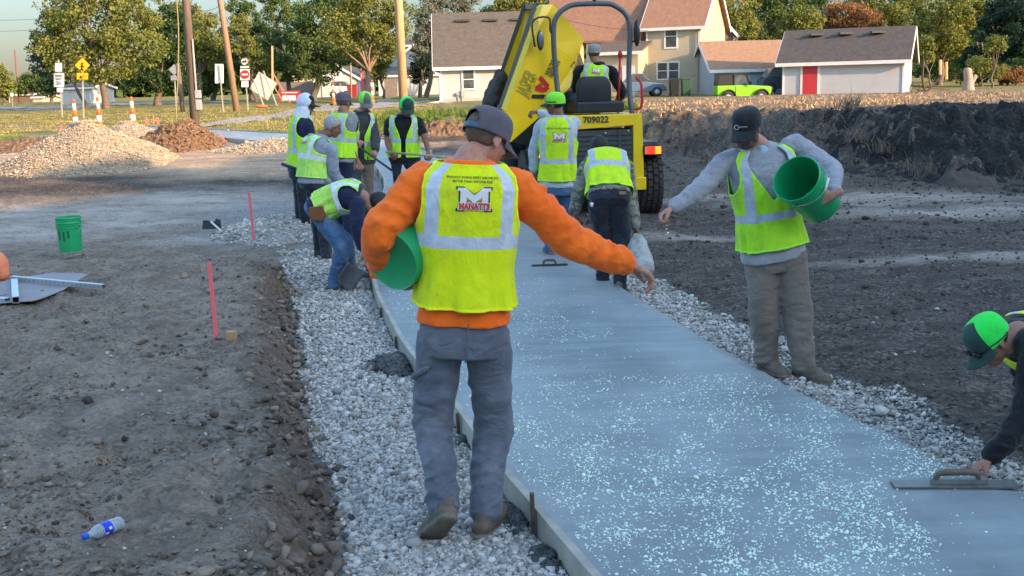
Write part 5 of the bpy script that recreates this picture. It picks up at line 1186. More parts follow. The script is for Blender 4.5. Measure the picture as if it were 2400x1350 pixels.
# ================================================================ dumper
M_yel = pm('dumper_yellow_paint', (.80, .56, .008), (.74, .50, .008), 3, .38, .05, 30, .002, coat=.15)
M_yel2 = pm('dusty_yellow_paint', (.60, .50, .06), (.66, .52, .04), 5, .5); M_dgrey = pm('dark_grey_steel', (.035, .045, .047), (.05, .06, .062), 6, .5); M_ropsm = pm('grey_rops_paint', (.085, .10, .12), (.07, .085, .1), 6, .4)
M_tyre = pm('dusty_rubber', (.022, .021, .021), (.05, .045, .04), 9, .85, .3, 40, .006); M_seat = pm('black_vinyl', (.008, .009, .014), (.013, .014, .02), 8, .5); M_blk = M_blackp; M_redp = pm('red_paint', (.60, .02, .03), rough=.4)
def lampmat(name, c, e):
    n = NT(name); n.set(col=c, rough=.3, emit=c, es=e); return n.m
M_lr = lampmat('tail_lamp_red', (.9, .02, .01), 1.3); M_lo = lampmat('tail_lamp_amber', (1.0, .16, .01), 1.6); M_lw = lampmat('tail_lamp_clear', (.6, .2, .12), .2)
YD = 15.75; c0 = at(1402, 505, YD); c0[2] = float(base(YD)) - .02; yaw = R_(8)
DT = thing('dumper', 'yellow articulated site dumper with tipped swivel skip behind the workers', 'dumper', c0)
cz, sz_ = math.cos(yaw), math.sin(yaw); DR = np.array([[cz, -sz_, 0], [sz_, cz, 0], [0, 0, 1.]])
def D(*p): return DR @ np.array(p, float) + c0
def dmb(): m = MB(); m.T = (DR, c0); return m
def wheel(x, y, R=.50, w_=.42, lab=None):
    mb = dmb(); n = 48; pr = [(.26, -.5), (.40, -.52), (.46, -.46), (.485, -.36), (.49, 0), (.485, .36), (.46, .46), (.40, .52), (.26, .5)]
    V, F = lathe([(r * R / .5, h * w_) for r, h in pr], (x, y, R), (1, 0, 0), n); mb.add(V, F)
    # block tread
    for k in range(30):
        for j, off in ((-.40, 0), (-.2, .5), (0, 0), (.2, .5), (.40, 0)):
            a = (k + off) * 2 * math.pi / 30; rr = R * (.985 if abs(j) < .3 else .955); h = R * .055; L = R * .085; hw = .078 * w_ 
            cc = np.array([x + j * w_, y, R]); e = np.array([0, math.cos(a), math.sin(a)]); t = np.array([0, -math.sin(a), math.cos(a)]); X = np.array([1., 0, 0])
            V = [cc + e * (rr + (h if u else -.02)) + t * L * s1 + X * hw * s2 for u in (0, 1) for s1, s2 in ((-1, -1), (1, -1), (1, 1), (-1, 1))]
            mb.add(V, [(3, 2, 1, 0), (4, 5, 6, 7), (0, 1, 5, 4), (1, 2, 6, 5), (2, 3, 7, 6), (3, 0, 4, 7)])
    wt = mb.build('wheel', M_tyre, DT); 
    mb = dmb(); V, F = lathe([(0, .30), (.08, .30), (.10, .18), (.20, .16), (.25, .30), (.265, .42), (.265, -.42), (.25, -.30), (.20, -.16), (.10, -.18), (.08, -.30), (0, -.30)], (x, y, R), (1, 0, 0), 32); V[:, 0] = x + (V[:, 0] - x) * w_; mb.add(V, F); mb.build('rim', M_yel, wt, True)
wheel(.79, .58); wheel(-.79, .58); wheel(.72, 2.35); wheel(-1.0, 2.35)
# rear body: yellow frame round a dark ribbed grille
mb = dmb()
mb.prism([(-.637, .003, 1.28), (.647, 0.003, 1.34), (.647, 0.003, 1.497), (-.637, .003, 1.497)], (0, 1.2, 0))
mb.prism([(.52, 0, .62), (.68, 0, .55), (.65, 0, 1.50), (.52, 0, 1.345)], (0, .55, 0)); mb.prism([(-.68, 0, .55), (-.50, 0, .62), (-.50, 0, 1.285), (-.64, 0, 1.50)], (0, .55, 0))
mb.prism([(-.70, -.03, .42), (.70, -.03, .42), (.70, -.03, .60), (-.70, -.03, .60)], (0, .30, 0))
bev(fixn(mb.build('body', M_yel, DT)), .012)
mb = dmb(); mb.box((-.498, .03, .60), (.518, .9, 1.279))
for k in range(9): mb.box((-.49, .012, .66 + k * .068), (.51, .04, .695 + k * .068))
mb.build('grille', M_dgrey, DT)
mb = dmb(); mb.prism([(.32, .004, .62), (.30, .004, 1.27), (.335, .004, 1.27), (.355, .004, .62)], (0, .02, 0)); mb.build('grille_bar', M_dgrey, DT)
mb = dmb(); mb.prism([(-.12, .0, .93), (-.02, .0, .93), (.08, .0, 1.20), (-.02, .0, 1.20)], (0, .01, 0)); mb.build('red_decal', M_redp, DT)
for x_, z_ in ((-.3, 1.25), (.12, 1.24), (.45, 1.26), (.45, .85)): MB_ = dmb(); MB_.cyl((x_, .03, z_), (x_, .0, z_), .013, n=12); MB_.build('bolt', M_silver, DT, True)
lettering('fleet_number', '709022', D(-.02, -.012, 1.425), DR @ [1, 0, 0] , DR @ [0, 0, 1], .125, M_blackprint, DT, .003)
mb = dmb(); mb.box((-.74, .1, .40), (.74, 2.9, .62)); mb.build('chassis', M_dgrey, DT)
mb = dmb()
mb.cyl((-.7, .58, .5), (.7, .58, .5), .10); mb.cyl((-.7, 2.35, .5), (.7, 2.35, .5), .10); mb.build('axle', M_dgrey, DT)
for sg in (1, -1):
    mb = dmb(); mb.prism([(sg * .66, .02, .92), (sg * .94, .02, .88), (sg * .94, .02, 1.04), (sg * .86, .02, 1.10), (sg * .66, .02, 1.10)], (0, .9, 0)); fd = bev(fixn(mb.build('fender', M_dgrey, DT)), .01)
    lt = dmb(); lt.box((min(sg * .67, sg * .925), -.03, .91), (max(sg * .67, sg * .925), .02, 1.045)); L_ = bev(lt.build('tail_light', M_blk, DT), .006)
    for nm, x0, x1, m in (('clear_lens', .68, .705, M_lw), ('red_lens', .71, .825, M_lr), ('amber_lens', .83, .915, M_lo)):
        q = dmb(); q.box((min(sg * x0, sg * x1), -.036, .925), (max(sg * x0, sg * x1), -.028, 1.03)); bev(q.build(nm, m, L_), .003)
    # front mudguards
    mb = dmb(); pts = [((-.14 + sg * .86), 2.35 + .58 * math.cos(a), .5 + .58 * math.sin(a)) for a in np.linspace(R_(10), R_(175), 14)]
    V = []; 
    for p in pts: V += [(p[0] - .24, p[1], p[2]), (p[0] + .24, p[1], p[2])]
    mb.add(V, [(2 * i, 2 * i + 1, 2 * i + 3, 2 * i + 2) for i in range(13)]); solid(mb.build('mudguard', M_dgrey, DT, True), .02)
# ROPS frame
mb = dmb(); w0, w1, zt = .53, .55, 3.02; yr = .28
mb.tube([(-w0 + .06, yr - .10, 1.45), (-w0 + .01, yr, 2.0), (-w1, yr, 2.65), (-w1 + .06, yr, zt - .14), (-w1 + .22, yr, zt - .02), (-.15, yr, zt + .01), (.2, yr, zt + .01), (w1 - .22, yr, zt - .02), (w1 - .06, yr, zt - .14), (w1, yr, 2.65), (w0 + .0, yr, 2.0), (w0 + .02, yr - .1, 1.50)], [.037] * 12, 14, 5); mb.build('roll_bar', M_ropsm, DT, True)
mb = dmb(); mb.cyl((.04, yr, zt + .03), (.04, yr, zt + .10), .025, n=12); mb.add(*ell((.04, yr, zt + .12), (.06, .06, .035))); mb.build('beacon', M_blk, DT, True)
# seat, console
mb = dmb(); P_ = [(.0 + x, .15, z) for x, z in [(-.25, 1.62), (.25, 1.62), (.25, 1.85)] + [(.25 - .12 + .12 * math.cos(a), 1.87 + .16 * math.sin(a)) for a in np.linspace(.2, 1.57, 6)] + [(-.25 + .12 - .12 * math.sin(a), 1.87 + .16 * math.cos(a)) for a in np.linspace(0, 1.4, 6)] + [(-.25, 1.85)]]; mb.prism(P_, (0, .12, 0)); bev(fixn(mb.build('seat_back', M_seat, DT, True)), .03, 3)
mb = dmb(); mb.box((-.28, .10, 1.52), (.42, .75, 1.68)); bev(mb.build('seat_base', M_seat, DT), .03)
mb = dmb(); mb.box((-.5, .75, 1.05), (.5, 1.75, 1.15)); mb.box((-.28, 1.45, 1.1), (.3, 1.75, 1.72)); mb.build('footwell', M_dgrey, DT)
mb = dmb(); V, F = lathe([(.17, -.012), (.185, 0), (.17, .012), (.155, 0), (.17, -.012)], (0, 1.25, 1.95), (0, -.6, .8), 28); mb.add(V, F); mb.cyl((0, 1.25, 1.95), (0, 1.5, 1.6), .02); mb.build('steering_wheel', M_blk, DT, True)
mb = dmb(); mb.cyl((.42, .5, 1.5), (.46, .5, 2.3), .018); mb.add(*ell((.46, .5, 2.33), (.035, .035, .06))); mb.build('lever', M_redp, DT, True)
mb = dmb(); mb.tube([(.60, .2, 1.55), (.68, .15, 1.60), (.68, .15, 1.90), (.62, .2, 2.0)], [.02] * 4, 8, 4); mb.build('grab_rail', M_redp, DT, True)
# mirrors
mb = dmb(); mb.tube([(-.55, yr, 2.60), (-.60, yr - .02, 2.68), (-.60, yr - .02, 2.82), (-.66, yr - .02, 2.86), (-.80, yr - .04, 2.84), (-.86, yr - .05, 2.75), (-.83, yr - .06, 2.46)], [.014] * 7, 8, 4); ma = mb.build('mirror_arm', M_blk, DT, True)
mb = dmb(); mb.add(*ell((-.75, yr - .06, 2.54), (.05, .035, .14), None, 20, 14)); mm = mb.build('mirror', M_blk, ma, True); mb = dmb(); mb.add(*ell((-.745, yr - .085, 2.55), (.036, .012, .115), None, 20, 14)); mb.build('mirror_glass', pm('mirror_glass', (.22, .24, .26), rough=.3, metal=.8), ma, True)
mb = dmb(); mb.add(*ell((.64, yr - .04, 2.62), (.045, .05, .19), None, 20, 14)); mb.tube([(.55, yr, 2.5), (.62, yr, 2.52), (.64, yr, 2.7)], [.014] * 3, 8, 3); mb.build('mirror', M_blk, DT, True)
# skip: tipped, its open rim to the left
S = lambda px, py, y: at(px, py, y)
rimN = [S(1262, 12, 16.2), S(1174, 252, 16.0), S(1196, 334, 16.1)]
N_ = dict(a=S(1258, 14, 16.1), b=S(1296, 10, 16.2), c=S(1369, 91, 16.5), d=S(1352, 142, 16.4), e=S(1336, 205, 16.3), f=S(1265, 274, 16.1), g=S(1196, 334, 15.85), h=S(1172, 255, 15.75), i=S(1292, 102, 15.95), j=S(1262, 66, 15.85))
dep = np.array([-.12, 1.75, .12])
def plane_snap(k, px, py):
    a, b, c = N_['f'], N_['g'], N_['h']; n = np.cross(b - a, c - a); d = ray(px, py); o_ = np.array([0, 0, HCAM]); N_[k] = o_ + d * (((a - o_) @ n) / (d @ n))
plane_snap('i', 1292, 102); plane_snap('j', 1262, 66)
def poly_skip():
    near = [N_[k] for k in 'abcdefgh']; V = near + [p + dep * (1 if k in (0, 7) else .92) for k, p in enumerate(near)]
    V = np.array(V); n = 8; V = np.concatenate([V, [N_['i'], N_['j']]]); I, Jx = 16, 17
    F = [(0, 1, Jx), (1, 2, I, Jx), (2, 3, I), (3, 4, 5, I), (5, 6, 7, Jx, I), (7, 0, Jx)]
    F += [tuple(range(15, 7, -1))]
    for k in range(7): F.append((k, k + 8, k + 9, k + 1))       # not between h and a: that side is the open mouth
    return V, F
V, F = poly_skip(); o = fixn(obj('skip', V, F, M_yel, DT)); solid(o, .03, -1); SK = o
mb = MB()
for p, q in ((N_['a'], N_['h']),): mb.bar(p + [-.02, .0, .03], q + [-.02, 0, -.02], .05, .09, up=(0, 1, 0)); mb.bar(p + dep + [-.02, .0, .03], q + dep + [-.02, 0, -.02], .05, .09, up=(0, 1, 0))
mb.bar(N_['h'], N_['h'] + dep, .05, .08); mb.bar(N_['a'], N_['a'] + dep, .05, .08); mb.build('rim', M_dgrey, SK)
mb = MB(); a_, h_ = N_['a'], N_['h']; e1 = np.array([.10, -.015, -.02])
mb.prism([a_ + [.015, -.05, 0], h_ + [.015, -.05, 0], h_ + [.09, -.075, -.02], a_ + [.075, -.075, -.01]], (0, .03, 0)); mb.build('rim_flange', M_yel2, SK)
# markings on the skip
nface = lambda p: p + np.array([0, -.0, 0])
c1, c2, c3 = N_['f'], N_['g'], N_['h']; nn = nrm(np.cross(c2 - c1, c3 - c1)); nn = nn if nn[1] < 0 else -nn
def onface(px, py, lift=.012):
    d = ray(px, py); o_ = np.array([0, 0, HCAM]); t = ((c1 - o_) @ nn) / (d @ nn); return o_ + d * t + nn * lift
def skiptext(name, s, pa, pb, size, mat, up=1, bold=.0):
    a, b = onface(*pa, .012), onface(*pb, .012); ux = nrm(b - a); uy = nrm(np.cross(nn, ux)); V, F = textmesh(s, 1, bold); wd = V[:, 0].max() - V[:, 0].min(); k = np.linalg.norm(b - a) / wd
    W_ = (a + b) / 2 + V[:, :1] * ux * k + V[:, 1:2] * uy * size; return obj(name, W_, F, mat, SK)
skiptext('maker_word', 'WACKER', (1281, 176), (1301, 136), .11, M_blackprint, bold=.02); skiptext('maker_word', 'NEUSON', (1290, 181), (1309, 143), .11, M_blackprint, bold=.02)
mb = MB(); P_ = [onface(x, y, .012) for x, y in ((1253, 210), (1258, 202), (1281, 206), (1277, 214))]
def flatpx(name, L, mat, th=.006):
    P_ = [onface(x, y, .012) for x, y in L]; mb = MB(); mb.prism(P_, nn * th); return fixn(mb.build(name, mat, SK))
flatpx('maker_symbol', [(1244, 230), (1247, 221), (1277, 222), (1273, 231)], M_blackprint)
mb = MB(); L_ = [(1264, 181), (1283, 202), (1273, 213), (1266, 198), (1254, 208)]
for p_, q_ in (((1264, 181), (1284, 203)), ((1284, 203), (1275, 212)), ((1275, 211), (1254, 206)), ((1268, 199), (1255, 207))): mb.prism([onface(*p_, .012) + v for v in (nrm(np.cross(nn, onface(*q_) - onface(*p_))) * .032 * e for e in (1, -1))] + [onface(*q_, .012) + nrm(np.cross(nn, onface(*q_) - onface(*p_))) * .032 * e for e in (-1, 1)], nn * (.004 + .001 * p_[0] / 1300))
fixn(mb.build('maker_symbol', M_redp, SK))
M_stk = pm('sticker_olive', (.30, .27, .03), rough=.5); skiptext('hire_sticker', 'JASPER', (1222, 222), (1246, 168), .28, M_stk, bold=.015); skiptext('hire_sticker', 'CONSTRUCTION', (1236, 226), (1254, 182), .12, M_stk)
P_ = [onface(x, y, .012) for x, y in ((1336, 156), (1345, 144), (1348, 158))]
c = onface(1343, 152, .012); mb = MB(); 
for i in range(3): mb.bar(P_[i], P_[(i + 1) % 3], .012, .006)
mb.build('warning_triangle', M_blackprint, SK)
M_wetc = pm('dark_wet_mix', (.035, .03, .028), (.07, .06, .055), 8, .9, .8, 30, .03)
a_, h_ = N_['a'], N_['h']; Q = []
for k in range(9): u = k / 8; Q.append(ell(h_ + (a_ - h_) * (.02 + .24 * u) + dep * .5 + [-.06 + .03 * math.sin(k * 2.1), 0, 0], (.16 * (1 - .5 * u), .62, .15)))
V, F, N = remesh(Q, .03, 1); V = V + N * (.05 * fbm(V[:, 0] * 7, V[:, 1] * 7, V[:, 2] * 7, o=3))[:, None]; tag(obj('concrete_mix', V, F, M_wetc, loc=h_ + dep * .5, smooth=True), 'dark heap of mix clinging at the open lip of the tipped yellow skip', 'concrete mix')
# hydraulic ram and link under the skip
mb = MB(); mb.cyl(D(-.3, 1.9, .7), N_['f'] + dep * .5 + [-.05, 0, .1], .06, .05); mb.cyl(D(-.5, 2.1, .6), N_['g'] + dep * .5, .10, .08); mb.prism([N_['g'] + [0, .1, .02], N_['f'] + [.0, .1, -.02], D(-.1, 1.3, .8), D(-.62, 1.3, .72)], (0, 1.0, 0)); fixn(mb.build('skip_cradle', M_dgrey, DT))

# driver
Y = 16.3
J = dict(pv=D(.02, .50, 1.72), nk=at(1398, 152, Y + .05), hd=at(1392, 124, Y + .10)); 
sR, sL = at(1432, 168, Y + .05), at(1358, 168, Y + .05)
J.update(shR=sR, elR=at(1458, 215, Y + .10), wrR=at(1452, 232, Y + .40), shL=sL, elL=at(1352, 212, Y + .18), wrL=at(1370, 190, Y + .42), hipR=D(.14, .52, 1.70), hipL=D(-.10, .52, 1.70), knR=D(.22, 1.0, 1.74), knL=D(-.20, 1.0, 1.74), anR=D(.22, 1.18, 1.28), anL=D(-.18, 1.18, 1.28))
J['latp'] = (1, .1, 0); J['lats'] = (1, 0, 0); J['handL'] = dict(d=(.3, .6, .5), n=(.6, 0, -.5), curl=(50, 50, 30)); J['handR'] = dict(d=(0, .8, -.3), n=(-.5, 0, -.8), curl=(50, 50, 30)); J['toeR'] = (0, 1, 0); J['toeL'] = (0, 1, 0)
J = person('dumper driver seen from behind in pale cap, black hoodie and lime vest', J, ((-.25, .95, .02), (0, 0, 1)),
    dict(skin=S_tan, hairmat=H_brown, hair=H_brown, hairkw=dict(zlo=-.05), shirt=C_black, hood=True, sr=(.085, .070, .052), swr=.07, pants=C_denim, vest=V_b, vk=dict(res=(110, 70), seed=23, flare=0), cap=TRUCK(M_cap_pale, M_cap_pale, M_cap_pale, backhole=False), **far), s=1.0, wide=1.05, root=D(.02, .5, 1.52))
logo(J, .72, .0, .12)
# ================================================================ background
def gz(x, y): return float(height(np.array([float(x)]), np.array([float(y)]), False)[0])
def px2(px, Y, py=230):            # ground point straight below photo column px at distance Y
    p = at(px, py, Y); return np.array([p[0], Y, gz(p[0], Y)])
def sidingm(name, c, c2=None, pitch=.13, stain=0):
    n = NT(name); z = n.sep(n.co())[2]; f = n.math('FRACT', n.math('MULTIPLY', z, 1 / pitch))
    k = n.mix(n.noise(1.2, 5, .6), c, c2 or tuple(x * .88 for x in c)); k = n.mix(n.rng(f, 0, .14, .45, 0), k, tuple(x * .35 for x in c))
    n.set(col=k, rough=.65, normal=n.bump(f, .6, .02)); return n.m
def roofm(name, a, b):
    n = NT(name); k = n.mix(n.noise(3.5, 6, .75, lo=.35, hi=.65), a, b); s = n.noise(1, 3, .5, vec=n.mapd((9, 9, 30)), lo=.3, hi=.7); k = n.mix(n.math('MULTIPLY', s, .35), k, tuple(x * .45 for x in a))
    n.set(col=k, rough=.95, normal=n.bump(n.noise(14, 4, lo=0, hi=1), .5, .03)); return n.m
M_trim = pm('white_trim', (.72, .72, .70), (.62, .62, .6), 3, .6); M_glassw = NT('window_glass'); M_glassw.set(col=M_glassw.mix(M_glassw.noise(1.5, 3), (.03, .04, .045), (.10, .12, .12)), rough=.12, spec=.8); M_glassw = M_glassw.m
M_found = pm('concrete_block', (.34, .34, .34), (.27, .27, .27), 4, .9)
def window(W, c, ux, n, w_, h_, mull=True, fr=.10, shutter=None):
    """W = parent thing; c = centre on wall, ux along wall, n outward"""
    c = np.array(c, float); ux = np.array(ux, float); n = np.array(n, float); z = np.array([0, 0, 1.]); mb = MB()
    for s_ in (-1, 1):
        mb.bar(c + ux * s_ * (w_ / 2 + fr / 2) - z * (h_ / 2 + fr) + n * .02, c + ux * s_ * (w_ / 2 + fr / 2) + z * (h_ / 2 + fr) + n * .02, fr, .06, up=n)
        mb.bar(c - ux * w_ / 2 + z * s_ * (h_ / 2 + fr / 2) + n * .02, c + ux * w_ / 2 + z * s_ * (h_ / 2 + fr / 2) + n * .02, .05, fr, up=z)
    if mull: mb.bar(c - ux * w_ / 2 + n * .02, c + ux * w_ / 2 + n * .02, .04, .05, up=z)
    o = mb.build('window', M_trim, W); mb = MB(); mb.bar(c - ux * w_ / 2 + n * .012, c + ux * w_ / 2 + n * .012, .02, h_, up=z); mb.build('pane', M_glassw, o); return o
def gable_house(name, label, cat, p0, rz, w_, d_, h_, rise, wallm, roofm_, over=.35, ridge='x', zb=None, found=0, trim=True):
    """front-left corner p0 at ground, width along rotated x, depth along rotated y"""
    T = thing(name, label, cat, p0); c, s_ = math.cos(rz), math.sin(rz); X = np.array([c, s_, 0]); Yv = np.array([-s_, c, 0]); Z = np.array([0, 0, 1.]); P = np.array(p0, float)
    g = lambda x, y, z: P + X * x + Yv * y + Z * z
    mb = MB(); b = -.8
    if ridge == 'x':
        V = [g(0, 0, b), g(w_, 0, b), g(w_, d_, b), g(0, d_, b), g(0, 0, h_), g(w_, 0, h_), g(w_, d_, h_), g(0, d_, h_), g(0, d_ / 2, h_ + rise), g(w_, d_ / 2, h_ + rise)]
        F = [(0, 1, 5, 4), (2, 3, 7, 6), (1, 2, 6, 9, 5), (3, 0, 4, 8, 7), (4, 5, 9, 8), (6, 7, 8, 9)]
    else:
        V = [g(0, 0, b), g(w_, 0, b), g(w_, d_, b), g(0, d_, b), g(0, 0, h_), g(w_, 0, h_), g(w_, d_, h_), g(0, d_, h_), g(w_ / 2, 0, h_ + rise), g(w_ / 2, d_, h_ + rise)]
        F = [(0, 1, 5, 8, 4), (2, 3, 7, 9, 6), (1, 2, 6, 5), (3, 0, 4, 7), (4, 8, 9, 7), (5, 6, 9, 8)]
    mb.add(V, F); fixn(mb.build('wall', wallm, T)); mb = MB(); t = .12
    if ridge == 'x':
        k = rise / (d_ / 2); lo = h_ - over * k
        for y0, y1 in ((-over, d_ / 2), (d_ + over, d_ / 2)):
            mb.prism([g(-over, y0, lo), g(w_ + over, y0, lo), g(w_ + over, y1, h_ + rise), g(-over, y1, h_ + rise)], Z * t)
    else:
        k = rise / (w_ / 2); lo = h_ - over * k
        for x0, x1 in ((-over, w_ / 2), (w_ + over, w_ / 2)):
            mb.prism([g(x0, -over, lo), g(x0, d_ + over, lo), g(x1, d_ + over, h_ + rise), g(x1, -over, h_ + rise)], Z * t)
    R = fixn(mb.build('roof', roofm_, T))
    if trim:
        mb = MB()
        if ridge == 'x':
            mb.bar(g(-over - .02, -over - .03, lo + .0), g(w_ + over + .02, -over - .03, lo + .0), .05, .20)
            for x in (-over - .025, w_ + over + .025):
                for y0, y1 in ((-over, d_ / 2), (d_ + over, d_ / 2)): mb.bar(g(x, y0, lo - .03), g(x, y1, h_ + rise - .03), .04, .22)
            mb.bar(g(-over, -over / 2, lo - .09), g(w_ + over, -over / 2, lo - .09), over, .02)
        else:
            for y in (-over - .025,):
                for x0, x1 in ((-over, w_ / 2), (w_ + over, w_ / 2)): mb.bar(g(x0, y, lo - .03), g(x1, y, h_ + rise - .03), .04, .22)
        mb.build('fascia', M_trim, R)
        mb = MB()
        for x in (.05, w_ - .05): MB().bar(g(x, -.02, -.3), g(x, -.02, h_ - .25), .10, .04, up=Yv).build('corner_trim', M_trim, T)
    if found: mb = MB(); mb.bar(g(-.03, d_ / 2, -.3), g(w_ + .03, d_ / 2, -.3), d_ + .06, .6 + 2 * found); mb.build('foundation', M_found, T)
    return T, g, X, Yv, R
S_white = sidingm('pale_mauve_siding', (.43, .43, .45)); S_white2 = sidingm('white_siding', (.50, .51, .53)); S_yel = sidingm('cream_siding', (.50, .43, .31), pitch=.11); S_blue = sidingm('pale_blue_siding', (.42, .50, .58)); S_brown_ = sidingm('brown_siding', (.16, .10, .07))
R_dark = roofm('charcoal_shingles', (.055, .05, .05), (.095, .085, .08)); R_brn = roofm('brown_grey_shingles', (.085, .07, .06), (.14, .115, .095)); R_or = roofm('russet_shingles', (.25, .125, .08), (.34, .19, .125)); R_or2 = roofm('tan_shingles', (.27, .15, .09), (.36, .21, .13))
YB = 72
# white house with brown-grey roof
p = at(1034, 240, YB); p[2] = gz(p[0], YB); w_ = at(1300, 240, YB)[0] - p[0]; hh = at(1034, 150, YB)[2] - p[2]
T, g, X, Yv, R = gable_house('white_house', 'single storey pale mauve house with brown-grey shingle roof left of the dumper', 'house', p, R_(3), w_, 9.5, hh, 3.35, S_white, R_brn, .45, found=.25)
window(T, at(1098, 186, YB + .05) * [1, 0, 1] + [0, p[1] + .06, 0], X, -Yv, .68, 1.15); window(T, at(1206, 172, YB + .05) * [1, 0, 1] + [0, p[1] + .22, 0], X, -Yv, .68, 1.15)
mb = MB()
for x in (1.6, 3.5, 5.3): mb.box(g(x, 3.7, hh + 2.68) - [.45, .0, 0], g(x, 3.7, hh + 2.68) + [.45, .3, .16])
for x in (1.6, 3.5, 5.3): m1 = MB(); m1.box(g(x, 3.9, hh + 2.82) - [.45, .35, 0], g(x, 3.9, hh + 2.82) + [.45, .1, .14]); m1.build('roof_vent', M_dgrey, R)
mb = MB(); mb.tube([g(-.45, -.45, hh - .3), g(-.3, -.3, hh - .55), g(-.05, -.08, hh - .75), g(-.05, -.08, .25), g(-.12, -.25, .08), g(-.65, -.7, .02)], [.045] * 6, 8, 3); mb.build('downspout', M_trim, T, True)
mb = MB(); mb.box(g(1.3, -.18, .35), g(1.5, -.01, .75)); mb.box(g(1.0, -.22, .45), g(1.18, -.01, .62)); mb.cyl(g(1.35, -.1, -.1), g(1.35, -.1, .35), .03); mb.cyl(g(1.1, -.1, -.1), g(1.1, -.1, .45), .03); mb.build('gas_meter', M_found, T)
# cream two storey house with russet roof
YH = 78
def wx(px): return at(px, 150, YH)[0]
p = at(1515, 215, YH); p[2] = gz(p[0], YH); zt = at(1560, 58, YH)[2] - p[2]; w_ = wx(1642) - p[0]
T, g, X, Yv, R = gable_house('cream_house', 'two storey cream house with russet shingle roof behind the dumper frame', 'house', p, R_(-24), w_ * 1.02, 7.0, zt, 3.2, S_yel, R_or, .35)
window(T, g(1.75, 0, at(1572, 86, YH)[2] - p[2]), X, -Yv, .75, 1.45); window(T, g(1.15, 0, at(1568, 166, YH)[2] - p[2]), X, -Yv, .65, 1.05); window(T, g(1.95, 0, at(1568, 166, YH)[2] - p[2]), X, -Yv, .65, 1.05)
for z_ in (1.6, 4.2): window(T, g(w_, 2.2, z_), Yv, X, .8, 1.3)
# left wing under the big russet roof
hw = at(1370, 100, YH)[2] - p[2]; x0 = wx(1362) - p[0]
mb = MB(); mb.add([g(x0, .3, -.8), g(-.02, .3, -.8), g(-.02, 6.9, -.8), g(x0, 6.9, -.8), g(x0, .3, hw), g(-.02, .3, hw), g(-.02, 6.9, hw), g(x0, 6.9, hw)], [(0, 1, 5, 4), (1, 2, 6, 5), (2, 3, 7, 6), (3, 0, 4, 7), (4, 5, 6, 7)]); fixn(mb.build('wing_wall', S_white2, T))
mb = MB(); xr = wx(1240) - p[0]; mb.prism([g(xr, .0, hw + .15), g(-.4, .0, hw - .05), g(-.4, 4.6, hw + 5.6), g(xr, 4.6, hw + 5.6)], [0, 0, .14]); mb.prism([g(xr, 9.2, hw), g(-.4, 9.2, hw), g(-.4, 4.62, hw + 5.6), g(xr, 4.62, hw + 5.6)], [0, 0, .14]); fixn(mb.build('wing_roof', R_or, T))
mb = MB(); mb.add([g(xr + .3, .5, -.8), g(xr + .3, 8.8, -.8), g(xr + .3, 8.8, hw), g(xr + .3, .5, hw), g(xr + .3, 4.6, hw + 5.2)], [(0, 1, 2, 4, 3)]); mb.build('gable_wall', S_yel, T)
# porch in front of the wing
xa, xb = wx(1420) - p[0], wx(1518) - p[0]; mb = MB()
mb.add([g(xa, -2.2, -.8), g(xb, -2.2, -.8), g(xb, .25, -.8), g(xa, .25, -.8), g(xa, -2.2, hw - .75), g(xb, -2.2, hw - .75), g(xb, .25, hw - .2), g(xa, .25, hw - .2)], [(0, 1, 5, 4), (1, 2, 6, 5), (3, 0, 4, 7), (4, 5, 6, 7)]); fixn(mb.build('porch', S_yel, T))
mb = MB(); mb.prism([g(xa - .4, -2.6, hw - .80), g(xb + .35, -2.6, hw - .80), g(xb + .35, .2, hw - .05), g(xa - .4, .2, hw - .05)], [0, 0, .12]); pr_ = fixn(mb.build('porch_roof', R_brn, T)); mb = MB(); mb.bar(g(xa - .42, -2.63, hw - .82), g(xb + .37, -2.63, hw - .82), .05, .22); mb.build('fascia', M_trim, pr_)
mb = MB(); mb.bar(g(xb - 1.1, -2.23, .95), g(xb - .25, -2.23, .95), .04, 2.1); mb.build('door', M_trim, T)
mb = MB(); mb.tube([g(w_ * .98, -.1, zt - .2), g(w_ * .98, -.1, .1)], [.05, .05], 8, 1); mb.build('downspout', M_found, T)
# low garage with tan roof
YG = 72; p = at(1674, 222, YG); p[2] = gz(p[0], YG); w_ = at(1850, 222, YG)[0] - p[0]; hh = at(1700, 160, YG)[2] - p[2]
T, g, X, Yv, R = gable_house('garage', 'low garage with tan shingle roof behind the lime green off-roader', 'garage', p, R_(2), w_, 6.5, hh, 1.7, S_blue, R_or2, .35)
window(T, g(1.75, 0, hh - .55), X, -Yv, .8, .35, False)
# white garage with the red door
YW = 67; p = at(1833, 226, YW); p[2] = gz(p[0], YW) - .1; w_ = at(2103, 222, YW)[0] - p[0]; hh = at(1850, 143, YW)[2] - p[2]
T, g, X, Yv, R = gable_house('white_garage', 'white garage with charcoal roof and a red door on the right', 'garage', p, R_(-24), 6.85, 5.4, hh, 1.75, S_white2, R_dark, .35)
dx = (at(1880, 190, YW)[0] - p[0]); mb = MB(); mb.bar(g(dx, -.03, .95), g(dx + .86, -.03, .95), .05, 2.1); dr_ = mb.build('door', pm('red_door_paint', (.50, .035, .045), (.42, .03, .04), 3, .5), T)
mb = MB(); [mb.bar(g(dx + q, -.035, -.2), g(dx + q, -.035, 2.1), .12, .05, up=Yv) for q in (-.06, .92)]; mb.bar(g(dx - .12, -.035, 2.07), g(dx + .98, -.035, 2.07), .05, .12); mb.build('frame', M_trim, dr_)
for x in (1.6, 3.3, 5.1): m1 = MB(); m1.box(g(x, 2.0, hh + 1.48) - [.4, .3, 0], g(x, 2.0, hh + 1.48) + [.4, .2, .12]); m1.build('roof_vent', M_dgrey, R)

